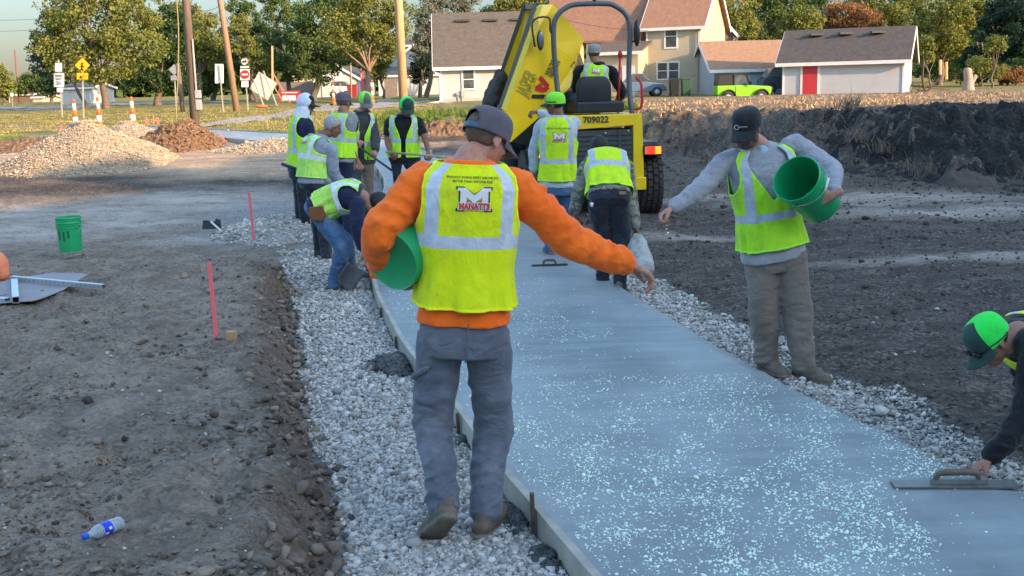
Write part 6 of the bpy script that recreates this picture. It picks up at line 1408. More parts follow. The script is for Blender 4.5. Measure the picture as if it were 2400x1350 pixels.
# ---- vehicles
M_lime = pm('lime_car_paint', (.22, .62, .02), (.20, .56, .02), 2, .25, coat=.5); M_carblue = pm('steel_blue_car_paint', (.10, .16, .24), (.08, .13, .2), 2, .3, coat=.5); M_carnavy = pm('navy_car_paint', (.02, .03, .06), (.03, .04, .07), 2, .3, coat=.5); M_carwhite = pm('white_car_paint', (.55, .60, .68), (.5, .55, .62), 2, .3, coat=.5)
def carwheels(T, pts, R, w_=.22, ax=(0, 1, 0)):
    for c in pts:
        mb = MB(); V, F = lathe([(R * .55, -w_ / 2), (R * .95, -w_ / 2), (R, -w_ / 3), (R, w_ / 3), (R * .95, w_ / 2), (R * .55, w_ / 2)], c, ax, 24); mb.add(V, F); o = mb.build('wheel', M_tyre, T, True)
        mb = MB(); V, F = lathe([(0, w_ * .42), (R * .2, w_ * .42), (R * .55, w_ * .3), (R * .56, -w_ * .3), (R * .2, -w_ * .42), (0, -w_ * .42)], c, ax, 20); mb.add(V, F); mb.build('rim', M_silver, o, True)
def prof_car(name, label, cat, px0, px1, Y, prof, mat, glassz, wd=1.75, wr=.34, wx_=(.2, .8), zoff=0, cab=None):
    """side profile car seen from its flank, nose at px1"""
    a = px2(px0, Y); b = px2(px1, Y); L = b[0] - a[0]; z0 = a[2] + zoff; T = thing(name, label, cat, [(a[0] + b[0]) / 2, Y, z0])
    P_ = [np.array([a[0] + L * x, Y, z0 + z]) for x, z in prof]; mb = MB(); mb.prism(P_, (0, wd, 0)); bev(fixn(mb.build('body', mat, T)), .05, 3)
    P_ = [np.array([a[0] + L * x, Y + .10, z0 + z]) for x, z in glassz]; mb = MB(); mb.prism(P_, (0, wd - .2, 0)); bev(fixn(mb.build('cabin_glass', M_glassw, T)), .04)
    if cab: P_ = [np.array([a[0] + L * x, Y + .08, z0 + z]) for x, z in cab]; mb = MB(); mb.prism(P_, (0, wd - .16, 0)); bev(fixn(mb.build('roof', mat, T)), .04)
    carwheels(T, [[a[0] + L * x, Y + y, z0 + wr] for x in wx_ for y in (.08, wd - .08)], wr); return T, a, L, z0
# lime off-roader, nose to the right
Yj = 66.5; a = px2(1681, Yj); b = px2(1812, Yj); z0 = at(1745, 172, Yj)[2] - 1.80; L = b[0] - a[0]; T = thing('parked_car', 'lime green off-roader with black soft top parked before the tan roofed garage', 'car', [(a[0] + b[0]) / 2, Yj, z0], 'parked cars')
jx = lambda x, y, z: np.array([a[0] + L * x, Yj + y, z0 + z])
mb = MB(); mb.prism([jx(0, 0, .55), jx(0, 0, 1.12), jx(.58, 0, 1.12), jx(.60, 0, 1.10), jx(.93, 0, 1.03), jx(.97, 0, .95), jx(.97, 0, .55), jx(.90, 0, .45), jx(.08, 0, .45)], (0, 1.55, 0)); bev(fixn(mb.build('body', M_lime, T)), .06, 3)
mb = MB(); mb.prism([jx(.01, .06, 1.12), jx(.03, .10, 1.74), jx(.30, .10, 1.76), jx(.30, .06, 1.12)], (0, 1.4, 0)); bev(fixn(mb.build('soft_top', M_blk, T)), .03)
mb = MB(); mb.prism([jx(.305, .06, 1.12), jx(.305, .10, 1.74), jx(.52, .10, 1.72), jx(.60, .06, 1.12)], (0, 1.4, 0)); bev(fixn(mb.build('cabin_glass', M_glassw, T)), .02)
mb = MB(); mb.bar(jx(.02, .8, 1.78), jx(.53, .8, 1.77), 1.45, .05); mb.bar(jx(.52, .08, 1.74), jx(.60, .04, 1.12), .05, .05); mb.bar(jx(.305, .05, 1.74), jx(.305, .05, 1.12), .05, .05); mb.build('roof', M_blk, T)
mb = MB(); mb.bar(jx(.12, -.1, 1.02), jx(.26, -.1, 1.02), .2, .08)
for cx in (.20, .79):
    pts = [jx(cx + .13 * math.cos(t), -.06, .42 + .46 * math.sin(t)) for t in np.linspace(.15, 3.0, 10)]; m1 = MB(); V = []
    for q in pts: V += [q + [0, -.12, 0], q + [0, .14, 0]]
    m1.add(V, [(2 * i, 2 * i + 1, 2 * i + 3, 2 * i + 2) for i in range(9)]); solid(m1.build('wheel_arch', M_blk, T), .05)
carwheels(T, [jx(x, y, .40) for x in (.20, .79) for y in (.02, 1.5)], .40, .26)
MB().box(jx(.97, -.05, .5), jx(1.01, 1.6, .68)).build('bumper', M_blk, T); MB().bar(jx(.33, -.015, .55), jx(.33, -.015, 1.1), .01, .02).build('door_gap', M_blk, T)
MB().bar(jx(.55, -.12, 1.22), jx(.60, -.2, 1.22), .12, .2).build('mirror', M_blk, T)
prof_car('parked_car', 'dark navy car mostly hidden between the lime off-roader and the white garage', 'car', 1788, 1850, 69.0, [(0, .35), (0, .9), (.2, 1.0), (1, 1.0), (1, .3)], M_carnavy, [(.1, .98), (.35, 1.55), (1, 1.55), (1, .98)], wr=.36, wx_=(.3,), cab=[(.36, 1.54), (.4, 1.6), (1, 1.6), (1, 1.54)])[0]['group'] = 'parked cars'
prof_car('parked_car', 'steel blue car with sloping bonnet parked beside the cream house', 'car', 1440, 1562, 72.0, [(0, .35), (0, .95), (.62, .98), (.95, .80), (1, .62), (1, .35)], M_carblue, [(.2, .96), (.35, 1.45), (.55, 1.45), (.72, .96)], wr=.33, wx_=(.2, .82), cab=[(.35, 1.44), (.38, 1.50), (.53, 1.50), (.55, 1.44)])[0]['group'] = 'parked cars'
prof_car('parked_car', 'white hatchback standing before the pale blue double garage', 'car', 771, 822, 112, [(0, .4), (0, 1.0), (.08, 1.15), (.9, 1.1), (1, .9), (1, .4)], M_carwhite, [(.08, 1.12), (.16, 1.6), (.75, 1.6), (.9, 1.1)], wr=.34, wx_=(.2, .8), cab=[(.16, 1.58), (.2, 1.66), (.7, 1.66), (.75, 1.58)])[0]['group'] = 'parked cars'
# wheeled bins
def bin_(px, Y, mat, label, w_=.62, h_=1.05):
    c = px2(px, Y); T = thing('wheeled_bin', label, 'bin', c, 'wheeled bins'); mb = MB(); a, b = w_ / 2 * .8, w_ / 2
    mb.add([c + v for v in [(-a, -a, .06), (a, -a, .06), (a, a, .06), (-a, a, .06), (-b, -b, h_), (b, -b, h_), (b, b, h_), (-b, b, h_)]], [(3, 2, 1, 0), (0, 1, 5, 4), (1, 2, 6, 5), (2, 3, 7, 6), (3, 0, 4, 7), (4, 5, 6, 7)]); bev(mb.build('body', mat, T), .03)
    mb = MB(); mb.prism([c + v for v in [(-b - .03, -b - .05, h_ + .004), (b + .03, -b - .05, h_ + .004), (b + .03, b + .08, h_ + .03), (-b - .03, b + .08, h_ + .03)]], (0, 0, .06)); bev(fixn(mb.build('lid', mat, T)), .02)
    for s_ in (-1, 1): MB().cyl(c + [s_ * (a + .01), a, .12], c + [s_ * (a - .06), a, .12], .12, n=14).build('wheel', M_blk, T)
M_binr = pm('red_bin_plastic', (.30, .03, .03), rough=.5); M_bing = pm('dark_green_bin_plastic', (.02, .07, .04), rough=.5)
bin_(1580, 71, M_blk, 'black wheeled bin below the cream house window'); bin_(1608, 71, M_bing, 'dark green wheeled bin beside the black bin'); bin_(827, 108, M_binr, 'dark red wheeled bin beside the white hatchback', .95, 1.2)

# ---- left background houses
def small_house(name, label, cat, px0, px1, pyb, pye, pyr, Y, wm, rm, ridge='x', d_=8, rz=0, over=.3):
    p = at(px0, pyb, Y); p[2] = gz(p[0], Y); w_ = at(px1, pyb, Y)[0] - p[0]; h_ = at(px0, pye, Y)[2] - p[2]; Yr = Y + (d_ / 2 if ridge == 'x' else 0); r_ = at(px0, pyr, Yr)[2] - p[2] - h_
    return gable_house(name, label, cat, p, rz, w_, d_, h_, r_, wm, rm, over, ridge) + (p, w_, h_)
T, g, X, Yv, R, p, w_, h_ = small_house('double_garage', 'pale blue double garage with a gable and basketball backboard', 'garage', 743, 845, 222, 187, 155, 120, S_blue, R_dark, 'y', 14)
for q in (.12, .56): mb = MB(); mb.bar(g(w_ * q, -.06, 1.15), g(w_ * (q + .36), -.06, 1.15), .08, 2.3); mb.build('garage_door', S_white2, T)
mb = MB(); mb.cyl(g(w_ / 2, -.15, h_ + .35), g(w_ / 2, -.22, h_ + .35), .55, n=24); bbd = mb.build('backboard', M_trim, T); mb = MB(); V, F = lathe([(.22, -.01), (.24, 0), (.22, .01), (.20, 0), (.22, -.01)], g(w_ / 2, -.5, h_ + .1), (0, 0, 1), 20); mb.add(V, F); mb.build('hoop', M_redp, bbd)
T, *_ , p, w_, h_ = small_house('white_house', 'long low white house behind the leaning kerbside pole', 'house', 888, 1032, 212, 178, 160, 118, S_white2, R_dark, 'x', 9)
T, *_ , p, w_, h_ = small_house('tall_house', 'dark roofed house with a white upper storey above the long low white house', 'house', 893, 965, 205, 108, 96, 135, S_white2, R_dark, 'x', 9)
T, *_ , p, w_, h_ = small_house('tall_house', 'two storey grey house half hidden behind the sunlit pole', 'house', 950, 1012, 210, 125, 98, 130, S_white, R_dark, 'y', 9)
T, *_ , p, w_, h_ = small_house('sunlit_house', 'low building in full orange sunlight behind the fence', 'house', 690, 765, 205, 178, 163, 150, sidingm('sunlit_cream_siding', (.7, .50, .36)), R_or, 'x', 8)  # orange sunlight is mixed into this cream siding colour
T, *_ , p, w_, h_ = small_house('white_shed', 'white shed behind the big left maple', 'shed', 146, 214, 236, 207, 198, 118, S_white2, R_dark, 'x', 7)
T, *_ , p, w_, h_ = small_house('brown_shed', 'low dark roofed house at the far left edge of the road', 'shed', 22, 76, 238, 222, 214, 160, S_brown_, R_dark, 'x', 8)
T, *_ , p, w_, h_ = small_house('pale_shed', 'tiny pale shed at the far left beside the low dark roofed house', 'shed', 80, 100, 238, 228, 222, 150, S_yel, R_brn, 'x', 6)
T, *_ , p, w_, h_ = small_house('brown_house', 'dark brown house wall between the cream house and the trees', 'house', 1676, 1720, 215, 78, 52, 96, S_brown_, R_brn, 'y', 8)
# board fence
M_fence = pm('weathered_fence_wood', (.13, .11, .10), (.19, .165, .145), 3, .9)
T = thing('board_fence', 'weathered board fence left of the pale blue double garage', 'fence', px2(700, 126)); a = px2(655, 126); b = px2(746, 126); n = int((b[0] - a[0]) / .16); mb = MB()
for i in range(n): x = a[0] + i * .16; mb.box((x, 126, a[2] - .3), (x + .15, 126.03, a[2] + 1.75 + .02 * (i % 3)))
mb.build('boards', M_fence, T); mb = MB(); [mb.box((a[0], 126.035, a[2] + z), (b[0], 126.08, a[2] + z + .1)) for z in (.4, 1.4)]; mb.build('rail', M_fence, T)
T = thing('board_fence', 'short grey board fence right of the pale blue double garage', 'fence', px2(918, 110)); a = px2(902, 110); b = px2(936, 110); mb = MB(); n = int((b[0] - a[0]) / .16)
for i in range(n): x = a[0] + i * .16; mb.box((x, 110, a[2] - .3), (x + .15, 110.03, a[2] + 1.7))
mb.build('boards', M_fence, T)

# ---- poles and wires
def polem(name, a, b): n = NT(name); c = n.mix(n.noise(1, 5, .6, vec=n.mapd((14, 14, 1.2))), a, b); c = n.mix(n.math('MULTIPLY', n.noise(3, 4, .6, vec=n.mapd((5, 5, .6)), lo=.55, hi=.7), .6), c, tuple(x * .4 for x in a)); n.set(col=c, rough=.85, normal=n.bump(n.noise(1, 4, vec=n.mapd((30, 30, 2)), lo=0, hi=1), .6, .01)); return n.m
P_dark = polem('creosoted_pole', (.10, .075, .06), (.17, .13, .10)); P_warm = polem('pine_pole', (.42, .28, .15), (.55, .38, .22)); P_red = polem('red_brown_pole', (.16, .06, .05), (.22, .09, .07))
M_wirek = pm('black_wire', (.03, .03, .03), rough=.6)
POLES = {}
def pole(key, label, bx, by, tx, ty, Y, r, mat, H=9.0, r2=None):
    b = at(bx, by, Y); b[2] = gz(b[0], Y) - .1; t = at(tx, ty, Y); d = (t - b) / (t[2] - b[2]); top = b + d * H; T = thing('utility_pole', label, 'utility pole', b, 'utility poles')
    mb = MB(); mb.cyl(b, top, r, r2 or r * .72, 14); mb.build('pole', mat, T, True)
    if key == 'd': POLES[key] = top; return T, b, d
    mb = MB(); z = top - d * .5; mb.bar(z + [-1.1, -.2, 0], z + [1.1, -.2, 0], .1, .12); ca = mb.build('crossarm', mat, T)
    for q in (-1, -.4, .4, 1): mb = MB(); mb.cyl(z + [q, -.2, .06], z + [q, -.2, .2], .04, .03, 10); mb.build('insulator', M_silver, ca)
    POLES[key] = top; return T, b, d
T, b, d = pole('a', 'tall dark pole with grey meter boxes behind the brown soil pile', 456, 275, 436, 0, 39, .155, P_dark, 10)
for z_, h_ in ((1.02, .28), (.62, .36)): mb = MB(); mb.box(b + d * z_ + [.10, -.16, 0], b + d * z_ + [.30, .0, h_]); bev(mb.build('meter_box', M_found, T), .02)
mb = MB(); mb.tube([b + d * 3.0 + [.15, -.12, 0], b + d * 1.3 + [.16, -.14, 0]], [.035, .035], 8, 1); mb.build('conduit', M_found, T)
mb = MB(); mb.tube([b + d * 8 + [-.1, -.1, 0], b + d * 4.5 + [-.28, -.1, 0], b + d * 3.4 + [-.30, -.1, 0], b + d * 2 + [-.42, -.1, 0], b + [-.65, -.05, .2]], [.02] * 5, 6, 5); mb.build('cable', pm('ochre_cable', (.30, .26, .12), rough=.6), T, True)
pole('b', 'brown pole leaning to the left behind the pink braces', 554, 243, 516, 0, 58, .17, polem('brown_pole', (.24, .15, .10), (.32, .21, .14)), 11)
pole('c', 'thick sunlit orange-brown pole in front of the long low white house', 946, 236, 934, 0, 42, .175, P_warm, 10)
T, b, d = pole('d', 'thin red-brown pole far off at the left', 43, 222, 34, 112, 150, .13, P_red, 7)
b2 = px2(427, 60); t2 = at(416, 148, 60); T = thing('utility_pole', 'cut-off weathered pole stub beside the grey diamond sign', 'utility pole', b2, 'utility poles'); mb = MB(); mb.cyl(b2 - [0, 0, .2], t2, .13, .12, 12); mb.build('pole', P_dark, T, True)
b2 = px2(823, 105); T = thing('lamp_post', 'slim grey post in front of the double garage', 'post', b2); mb = MB(); mb.cyl(b2 - [0, 0, .2], at(820, 60, 105), .09, .07, 10); mb.build('pole', M_found, T, True)
def wire(label, p, q, sag=.4, r=.011):
    p, q = np.array(p), np.array(q); pts = [p + (q - p) * t + [0, 0, -4 * sag * t * (1 - t)] for t in np.linspace(0, 1, 13)]; o = MB().tube(pts, [r] * 13, 5, 1).build('overhead_wire', M_wirek, loc=p, smooth=True); tag(o, label, 'wire', 'overhead wires')
wire('upper thin wire crossing the pale sky at the left edge', at(-60, 46, 75), at(140, 40, 70), .1); wire('lower thin wire crossing the pale sky at the left edge', at(-60, 72, 75), at(120, 66, 70), .1)
wire('upper thin wire running left from the leaning brown pole', at(440, 18, 45), at(517, 12, 58), .2, .014); wire('lower thin wire running left from the leaning brown pole', at(440, 32, 45), at(519, 24, 58), .25, .014)
wire('thin wire sloping down right from the leaning brown pole through the trees', at(518, 10, 58), at(720, 150, 60), .3, .012); wire('second thin wire sloping right below the first', at(519, 22, 58), at(640, 215, 60), .2, .012)
wire('dark wire crossing before the russet roof', at(1320, 45, 70), at(1520, 72, 70), .15, .014); wire('long thin wire across the upper right trees', at(1990, 100, 75), at(2420, -10, 60), .8, .012)

# ---- signs
M_post = pm('galvanised_post', (.42, .42, .38), (.34, .34, .31), 5, .55, metal=.3); M_signw = pm('white_sign', (.78, .76, .70), (.7, .68, .62), 4, .5); M_signy = pm('yellow_sign', (.95, .42, .01), rough=.5); M_signg = pm('sign_back_grey', (.32, .33, .36), (.26, .27, .3), 3, .5, metal=.4); M_signr = pm('red_sign', (.72, .02, .02), rough=.5)
def signpost(label, bx, by, tx, ty, Y, r=.03):
    b = px2(bx, Y, by); t = at(tx, ty, Y); T = thing('road_sign', label, 'road sign', b, 'road signs'); mb = MB(); mb.bar(b - [0, 0, .1], t, .07, .05); mb.build('post', M_post, T); return T
def plate(T, pts, Y, mat, name='panel', th=.02, par=None):
    mb = MB(); mb.prism([at(x, y, Y) for x, y in pts], (0, th, 0)); return fixn(mb.build(name, mat, par or T))
def diamond(cx, cy, r): return [(cx - r, cy), (cx, cy + r), (cx + r, cy), (cx, cy - r)]
def rect(x0, y0, x1, y1): return [(x0, y1), (x1, y1), (x1, y0), (x0, y0)]
def stext(T, s, cx, cy, Y, hpx, mat, par):
    k = hpx * Y / FPX; lettering('lettering', s, at(cx, cy, Y), (1, 0, 0), (0, 0, 1), k, mat, par, .01)
T = signpost('white regulatory sign stack on one post left of the yellow crossing sign', 145, 262, 137, 140, 56)
q = plate(T, rect(126, 171, 150, 204), 55.9, M_signw); stext(T, 'SPEED', 138, 178, 55.87, 6, M_signg, q); stext(T, 'LIMIT', 138, 185, 55.87, 6, M_signg, q); stext(T, '35', 138, 195, 55.87, 12, M_signg, q); plate(T, rect(129, 148, 145, 168), 55.9, M_signw); plate(T, rect(133, 206, 147, 216), 55.9, M_signw)
T = signpost('yellow diamond pedestrian crossing sign with an arrow plaque below', 195, 268, 193, 150, 52)
q = plate(T, diamond(193, 153, 17.5), 51.9, M_signy); mb = MB(); Ys = 51.87
for a_, b_ in (((193, 151), (192, 159)), ((192, 159), (189, 166)), ((192, 159), (196, 166)), ((193, 153), (197, 157)), ((193, 153), (189, 156))): mb.bar(at(*a_, Ys), at(*b_, Ys), .04, .02)
mb.cyl(at(193, 148.5, Ys), at(193, 148.5, Ys - .02), .04, n=10); mb.build('walking_figure', M_blackprint, q)
q = plate(T, rect(180, 171, 206, 186), 51.9, M_signy); mb = MB(); mb.bar(at(199, 175, Ys), at(189, 182, Ys), .05, .02); mb.prism([at(186, 184, Ys), at(193, 182, Ys), at(189, 177, Ys)], (0, -.01, 0)); mb.build('arrow', M_blackprint, q)
T = signpost('grey back of a diamond sign with a small plaque by the dark pole', 412, 241, 408, 152, 66); plate(T, diamond(408, 163, 13), 65.9, M_signg); plate(T, rect(400, 177, 421, 188), 65.9, M_signg)
T = signpost('blank white rectangular sign back between the dark pole and the leaning pole', 523, 250, 514, 152, 58); plate(T, rect(504, 150, 524, 195), 58.06, M_signw)
T = signpost('sign cluster with a round route marker above a red do not enter disc', 581, 245, 572, 140, 60)
q = plate(T, [(573 + 9 * math.cos(t), 144 + 9 * math.sin(t)) for t in np.linspace(0, 6.283, 19)[:-1]][::-1], 59.9, M_signw); mb = MB(); V, F = lathe([(.17, -.004), (.20, 0), (.17, .004)], at(573, 144, 59.85), (0, -1, 0), 20); mb.add(V, F); mb.build('ring', M_blackprint, q); stext(T, '64', 573, 144, 59.85, 9, M_blackprint, q)
q = plate(T, rect(564, 153, 583, 162), 59.9, M_blackprint); stext(T, 'NORTH', 573.5, 157.5, 59.86, 5.5, M_signw, q)
q = plate(T, rect(563, 162, 585, 188), 59.9, M_signw); q2 = plate(T, [(574 + 10.5 * math.cos(t), 174.5 + 10.5 * math.sin(t)) for t in np.linspace(0, 6.283, 21)[:-1]][::-1], 59.87, M_signr, 'red_disc', .01, q); plate(T, rect(567, 172.5, 581, 176.5), 59.85, M_signw, 'bar', .01, q2)
plate(T, rect(566, 190, 582, 204), 59.9, M_signw)
# big diamond construction sign seen from the back on its stand
b = px2(640, 52); T = thing('construction_sign', 'large tilted pale diamond sign back on a folding stand', 'road sign', b)
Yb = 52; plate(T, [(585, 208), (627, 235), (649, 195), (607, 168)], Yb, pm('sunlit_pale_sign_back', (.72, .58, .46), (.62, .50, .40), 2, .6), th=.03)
for a_, b_ in (((594, 186), (617, 246)), ((617, 166), (649, 248))): mb = MB(); mb.bar(at(*a_, Yb - .15), at(*b_, Yb - .4), .05, .05); mb.build('leg', M_post, T)
def leanstake(label, a_, b_, Y, mat, wd=.06, name='brace'): p, q = at(*a_, Y), at(*b_, Y); o = MB().bar(p, q, wd, wd * .6).build(name, mat, loc=p); tag(o, label, name.replace('_', ' '))
leanstake('long pink brace leaning right of the pale diamond sign', (680, 240), (640, 172), 52, M_pink); leanstake('shorter yellow-brown brace leaning beside the long pink brace', (664, 238), (643, 205), 52, M_lath); leanstake('upright pale post standing behind the leaning braces', (639, 205), (638, 108), 55, P_warm, .12, 'wooden_post')
o = MB().add(*ell(at(613, 249, 51.5), (.28, .2, .07))).build('sandbag', pm('orange_sandbag', (.75, .17, .03), rough=.8), loc=at(613, 249, 51.5), smooth=True); tag(o, 'orange sandbag on the feet of the pale diamond sign stand', 'sandbag')
# red and white yard sign
T = thing('yard_sign', 'red and white rectangular yard sign on two legs before the board fence', 'yard sign', px2(678, 70)); q = plate(T, rect(654, 213, 703, 236), 70, M_signr, th=.05); plate(T, rect(662, 224, 693, 235), 69.96, M_signw, 'white_field', .02, q); plate(T, rect(660, 216, 697, 218), 69.96, M_signw, 'stripe', .02, q)
for x in (655, 702): mb = MB(); mb.bar(at(x, 242, 70.1), at(x, 212, 70.1), .06, .06); mb.build('leg', M_redp, T)
# street name sign far left
T = signpost('small green-topped street sign at the far left edge', 29, 240, 27, 213, 110); plate(T, rect(22, 213, 32, 217), 109.9, pm('green_sign', (.02, .25, .12), rough=.5)); plate(T, rect(24, 218, 31, 226), 109.9, M_signw)
# real estate banner
T = thing('feather_banner', 'tall pink-red feather banner in front of the double garage tree', 'banner', px2(850, 85)); mb = MB(); mb.prism([at(847, 215, 85), at(854, 215, 85), at(853, 170, 85), at(850, 160, 85), at(847, 172, 85)], (0, .03, 0)); fixn(mb.build('cloth', pm('pink_banner_cloth', (.85, .10, .13), rough=.7), T)); mb = MB(); mb.cyl(at(846, 222, 85), at(846, 160, 85), .04, .03, 8); mb.build('pole', M_post, T)

# ---- orange and white channelisers
M_och = pm('orange_channeliser', (.95, .14, .01), (.85, .12, .01), 5, .5); M_wch = pm('white_band', (.85, .80, .74), rough=.4)
def chan(label, px, pyt, Y):
    t = at(px, pyt, Y); b = np.array([t[0], Y, gz(t[0], Y)]); h = t[2] - b[2]; h = min(h, 1.25); b[2] = t[2] - h; k = h / 1.10; T = thing('channeliser', label, 'traffic channeliser', b, 'orange and white channelisers')
    seg = [(.0, .16), (.16, .36), (.36, .56), (.56, .76), (.76, .97)]
    for i, (z0, z1) in enumerate(seg): mb = MB(); r = .105 - .012 * i; mb.cyl(b + [0, 0, z0 * k], b + [0, 0, z1 * k], r, r - .006, 16); mb.build('body_band', M_wch if i % 2 == 0 else M_och, T, True) if i else MB().cyl(b + [0, 0, 0], b + [0, 0, z1 * k], r + .02, r, 16).build('body_band', M_och, T, True)
    mb = MB(); mb.cyl(b + [0, 0, .97 * k], b + [0, 0, 1.02 * k], .05, .035, 12); mb.cyl(b + [0, 0, 1.02 * k], b + [0, 0, 1.10 * k], .035, .05, 12); mb.build('handle', M_och, T, True); mb = MB(); mb.cyl(b - [0, 0, .05], b + [0, 0, .05], .26, .24, 8); mb.build('base', M_blk, T)
chan('leftmost orange and white channeliser behind the big gravel pile', 172, 233, 34.5); chan('middle orange and white channeliser behind the gravel pile', 228, 228, 34.8); chan('orange and white channeliser between the gravel pile and the brown pile', 307, 227, 35.2)
chan('orange channeliser left of the grey capped worker', 780, 194, 66); chan('orange channeliser just behind the grey cap', 797, 196, 66.5); chan('orange channeliser right of the green and grey cap', 871, 188, 65)

# ---- survey laths
def lath(label, bx, by, tx, ty, Y=None, mat=M_pink, wd=.027, base_block=False):
    if Y is None: b = gp(bx, by, .20); Y = b[1]
    b = at(bx, by, Y); t = at(tx, ty, Y); b = b - (t - b) * .06; o = MB().bar(b, t, wd, .012, up=(0, 1, 0)).build('survey_stake', mat, loc=b); tag(o, label, 'survey stake', 'survey stakes')
lath('tallest pink stake on the left bank, nearest the camera', 508, 805, 490, 615); lath('second pink stake on the left bank beside the gravel heap', 594, 556, 584, 452)
lath('short pink stake left of the big gravel pile', 145, 310, 143, 291, 30); lath('left one of two short pink stakes behind the brown pile', 345, 290, 344, 276, 36, wd=.07); lath('right one of two short pink stakes behind the brown pile', 371, 290, 369, 275, 36, wd=.07)
lath('pink stake in the grass right of the brown pile', 449, 300, 447, 278, 32); lath('leaning pink stake right of the brown pile', 527, 330, 513, 308, 28); lath('bare wooden lath behind the brown pile', 360, 290, 360, 272, 36, M_lath); lath('orange topped lath in the grass before the far path', 628, 308, 627, 282, 33, M_lath)
o = bev(MB().box(gp(544, 803, .2) - [.035, .03, .0], gp(544, 803, .2) + [.035, .03, .085]).build('wooden_block', M_lath, loc=gp(544, 803, .2)), .004); tag(o, 'small sawn hub stake beside the tallest pink stake', 'wooden block')
# ---- soil, gravel and straw piles
def pile(name, label, cat, cpx, cpy, rx, ry, h, mat, seed, n=90, sharp=1.3, zc=None, skew=0, rough=.05):
    c = gp(cpx, cpy, 0); V = []; m = 140
    gx, gy = np.meshgrid(np.linspace(-1.15, 1.15, n * 2), np.linspace(-1.15, 1.15, n)); r = np.hypot(gx, gy) * (1 + .10 * vn(gx * 2, gy * 2, s=seed))
    X = c[0] + gx * rx + skew * gy; Y = c[1] + gy * ry; hh = h * np.clip(1 - r ** 1.0, 0, 1) ** (1 / sharp) * .98
    hh = np.where(r < .12, h * (.965 - 1.2 * (r) ** 2), hh) if sharp <= 1.3 else hh
    Z = height(X, Y, False) - .03 + hh + rough * fbm(X * 4, Y * 4, o=4, s=seed, gain=.6) * np.clip((1.1 - r) * 4, 0, 1) - .25 * (r > 1.08)
    nx = n * 2; i = np.arange((n - 1) * nx).reshape(-1, nx)[:, :-1].ravel(); F = np.stack([i, i + 1, i + nx + 1, i + nx], 1)
    o = obj(name, np.stack([X.ravel(), Y.ravel(), Z.ravel()], 1), F, mat, loc=c, smooth=True); tag(o, label, cat); return o, c, (X, Y, Z, r)
def looserock(name, a, b, vs, bd=.03):
    n = NT(name); v = n.n("ShaderNodeTexVoronoi"); v.inputs['Scale'].default_value = vs; n.l(n.co(), v.inputs[0]); k = n.mix(v.outputs['Color'], a, b); k = n.mix(n.rng(v.outputs[0], .3, .7, 0, .6), k, tuple(x * .4 for x in a)); k = n.mix(n.math('MULTIPLY', n.noise(2, 4, .6), .3), k, tuple(x * .6 for x in b))
    n.set(col=k, rough=.9, normal=n.bump(n.rng(v.outputs[0], 0, .6, 1, 0), .9, bd)); return n.m
M_gpile = looserock('gravel_pile_stone', (.30, .235, .165), (.52, .42, .31), 24); M_bpile = looserock('brown_soil', (.15, .085, .045), (.27, .16, .09), 9, .05); M_kpile = looserock('black_topsoil', (.008, .0075, .0075), (.022, .020, .019), 12, .04); M_gp2 = looserock('light_gravel', (.30, .30, .29), (.52, .51, .49), 30, .02)
def scatter(name, label, P4, size, mat, n, seed, rmax=1.0):
    X, Y, Z, r = P4; rg = np.random.default_rng(seed); k = rg.integers(0, X.size, n); k = k[(r.ravel()[k] < rmax)]
    x = X.ravel()[k] + rg.normal(0, .03, len(k)); y = Y.ravel()[k] + rg.normal(0, .05, len(k)); z = Z.ravel()[k]; sz = size * np.exp(rg.normal(0, .4, len(k)))
    return stones(name, np.stack([x, y, z], 1), sz, mat, label, 'stones', seed=seed)
M_tanstone = rockmat('tan_crushed_stone', (.27, .21, .145), (.58, .47, .35), (.38, .30, .22))
o, c, P4 = pile('gravel_pile', 'largest pile of pale crushed stone at the left in low sunlight', 'gravel pile', 205, 385, 1.95, 2.0, 1.0, M_gpile, 5, sharp=1.12); scatter('loose_stones', 'loose crushed stone on the largest gravel pile', P4, .030, M_tanstone, 26000, 31)
o, c, P4 = pile('gravel_pile', 'smaller pile of crushed stone peeping between the big gravel pile and brown pile', 'gravel pile', 300, 335, 1.3, 1.4, .60, M_gpile, 6, sharp=1.15); scatter('loose_stones', 'loose crushed stone on the smaller pile behind', P4, .035, M_tanstone, 5000, 32)
o, c, P4 = pile('soil_pile', 'rounded pile of brown soil right of the gravel piles', 'soil pile', 420, 345, 1.2, 1.4, .72, M_bpile, 7, sharp=1.5, rough=.16); scatter('loose_clods', 'clods on the rounded brown soil pile', P4, .055, rockmat('brown_clod', (.12, .07, .04), (.24, .145, .085)), 3000, 33)
pile('soil_pile', 'low brown soil ridge left of the largest gravel pile', 'soil pile', 60, 352, 1.7, 1.1, .32, M_bpile, 8, sharp=1.6, rough=.12); pile('soil_pile', 'brown lumps of soil in front of the grass behind the raking worker', 'soil pile', 1030, 318, 1.9, .9, .40, M_bpile, 9, sharp=1.6, rough=.15)
o, c, P4 = pile('gravel_heap', 'low grey gravel heap beside the second pink stake', 'gravel pile', 650, 545, .85, 1.3, .26, M_gp2, 10, sharp=1.6, rough=.04); scatter('loose_stones', 'loose grey stones on the low heap by the second pink stake', P4, .034, M_limestone, 6000, 34)
o, c, P4 = pile('gravel_heap', 'low mound of crushed stone before the bend of the far path', 'gravel pile', 640, 352, 1.5, .8, .30, M_gpile, 11, sharp=1.7, rough=.05); scatter('loose_stones', 'loose stones on the low mound before the far bend', P4, .04, M_tanstone, 3000, 35)
o, c, P4 = pile('topsoil_pile', 'smooth black topsoil pile at the right edge', 'soil pile', 2310, 385, 3.4, 3.0, .10, M_kpile, 12, sharp=1.45, rough=.14)
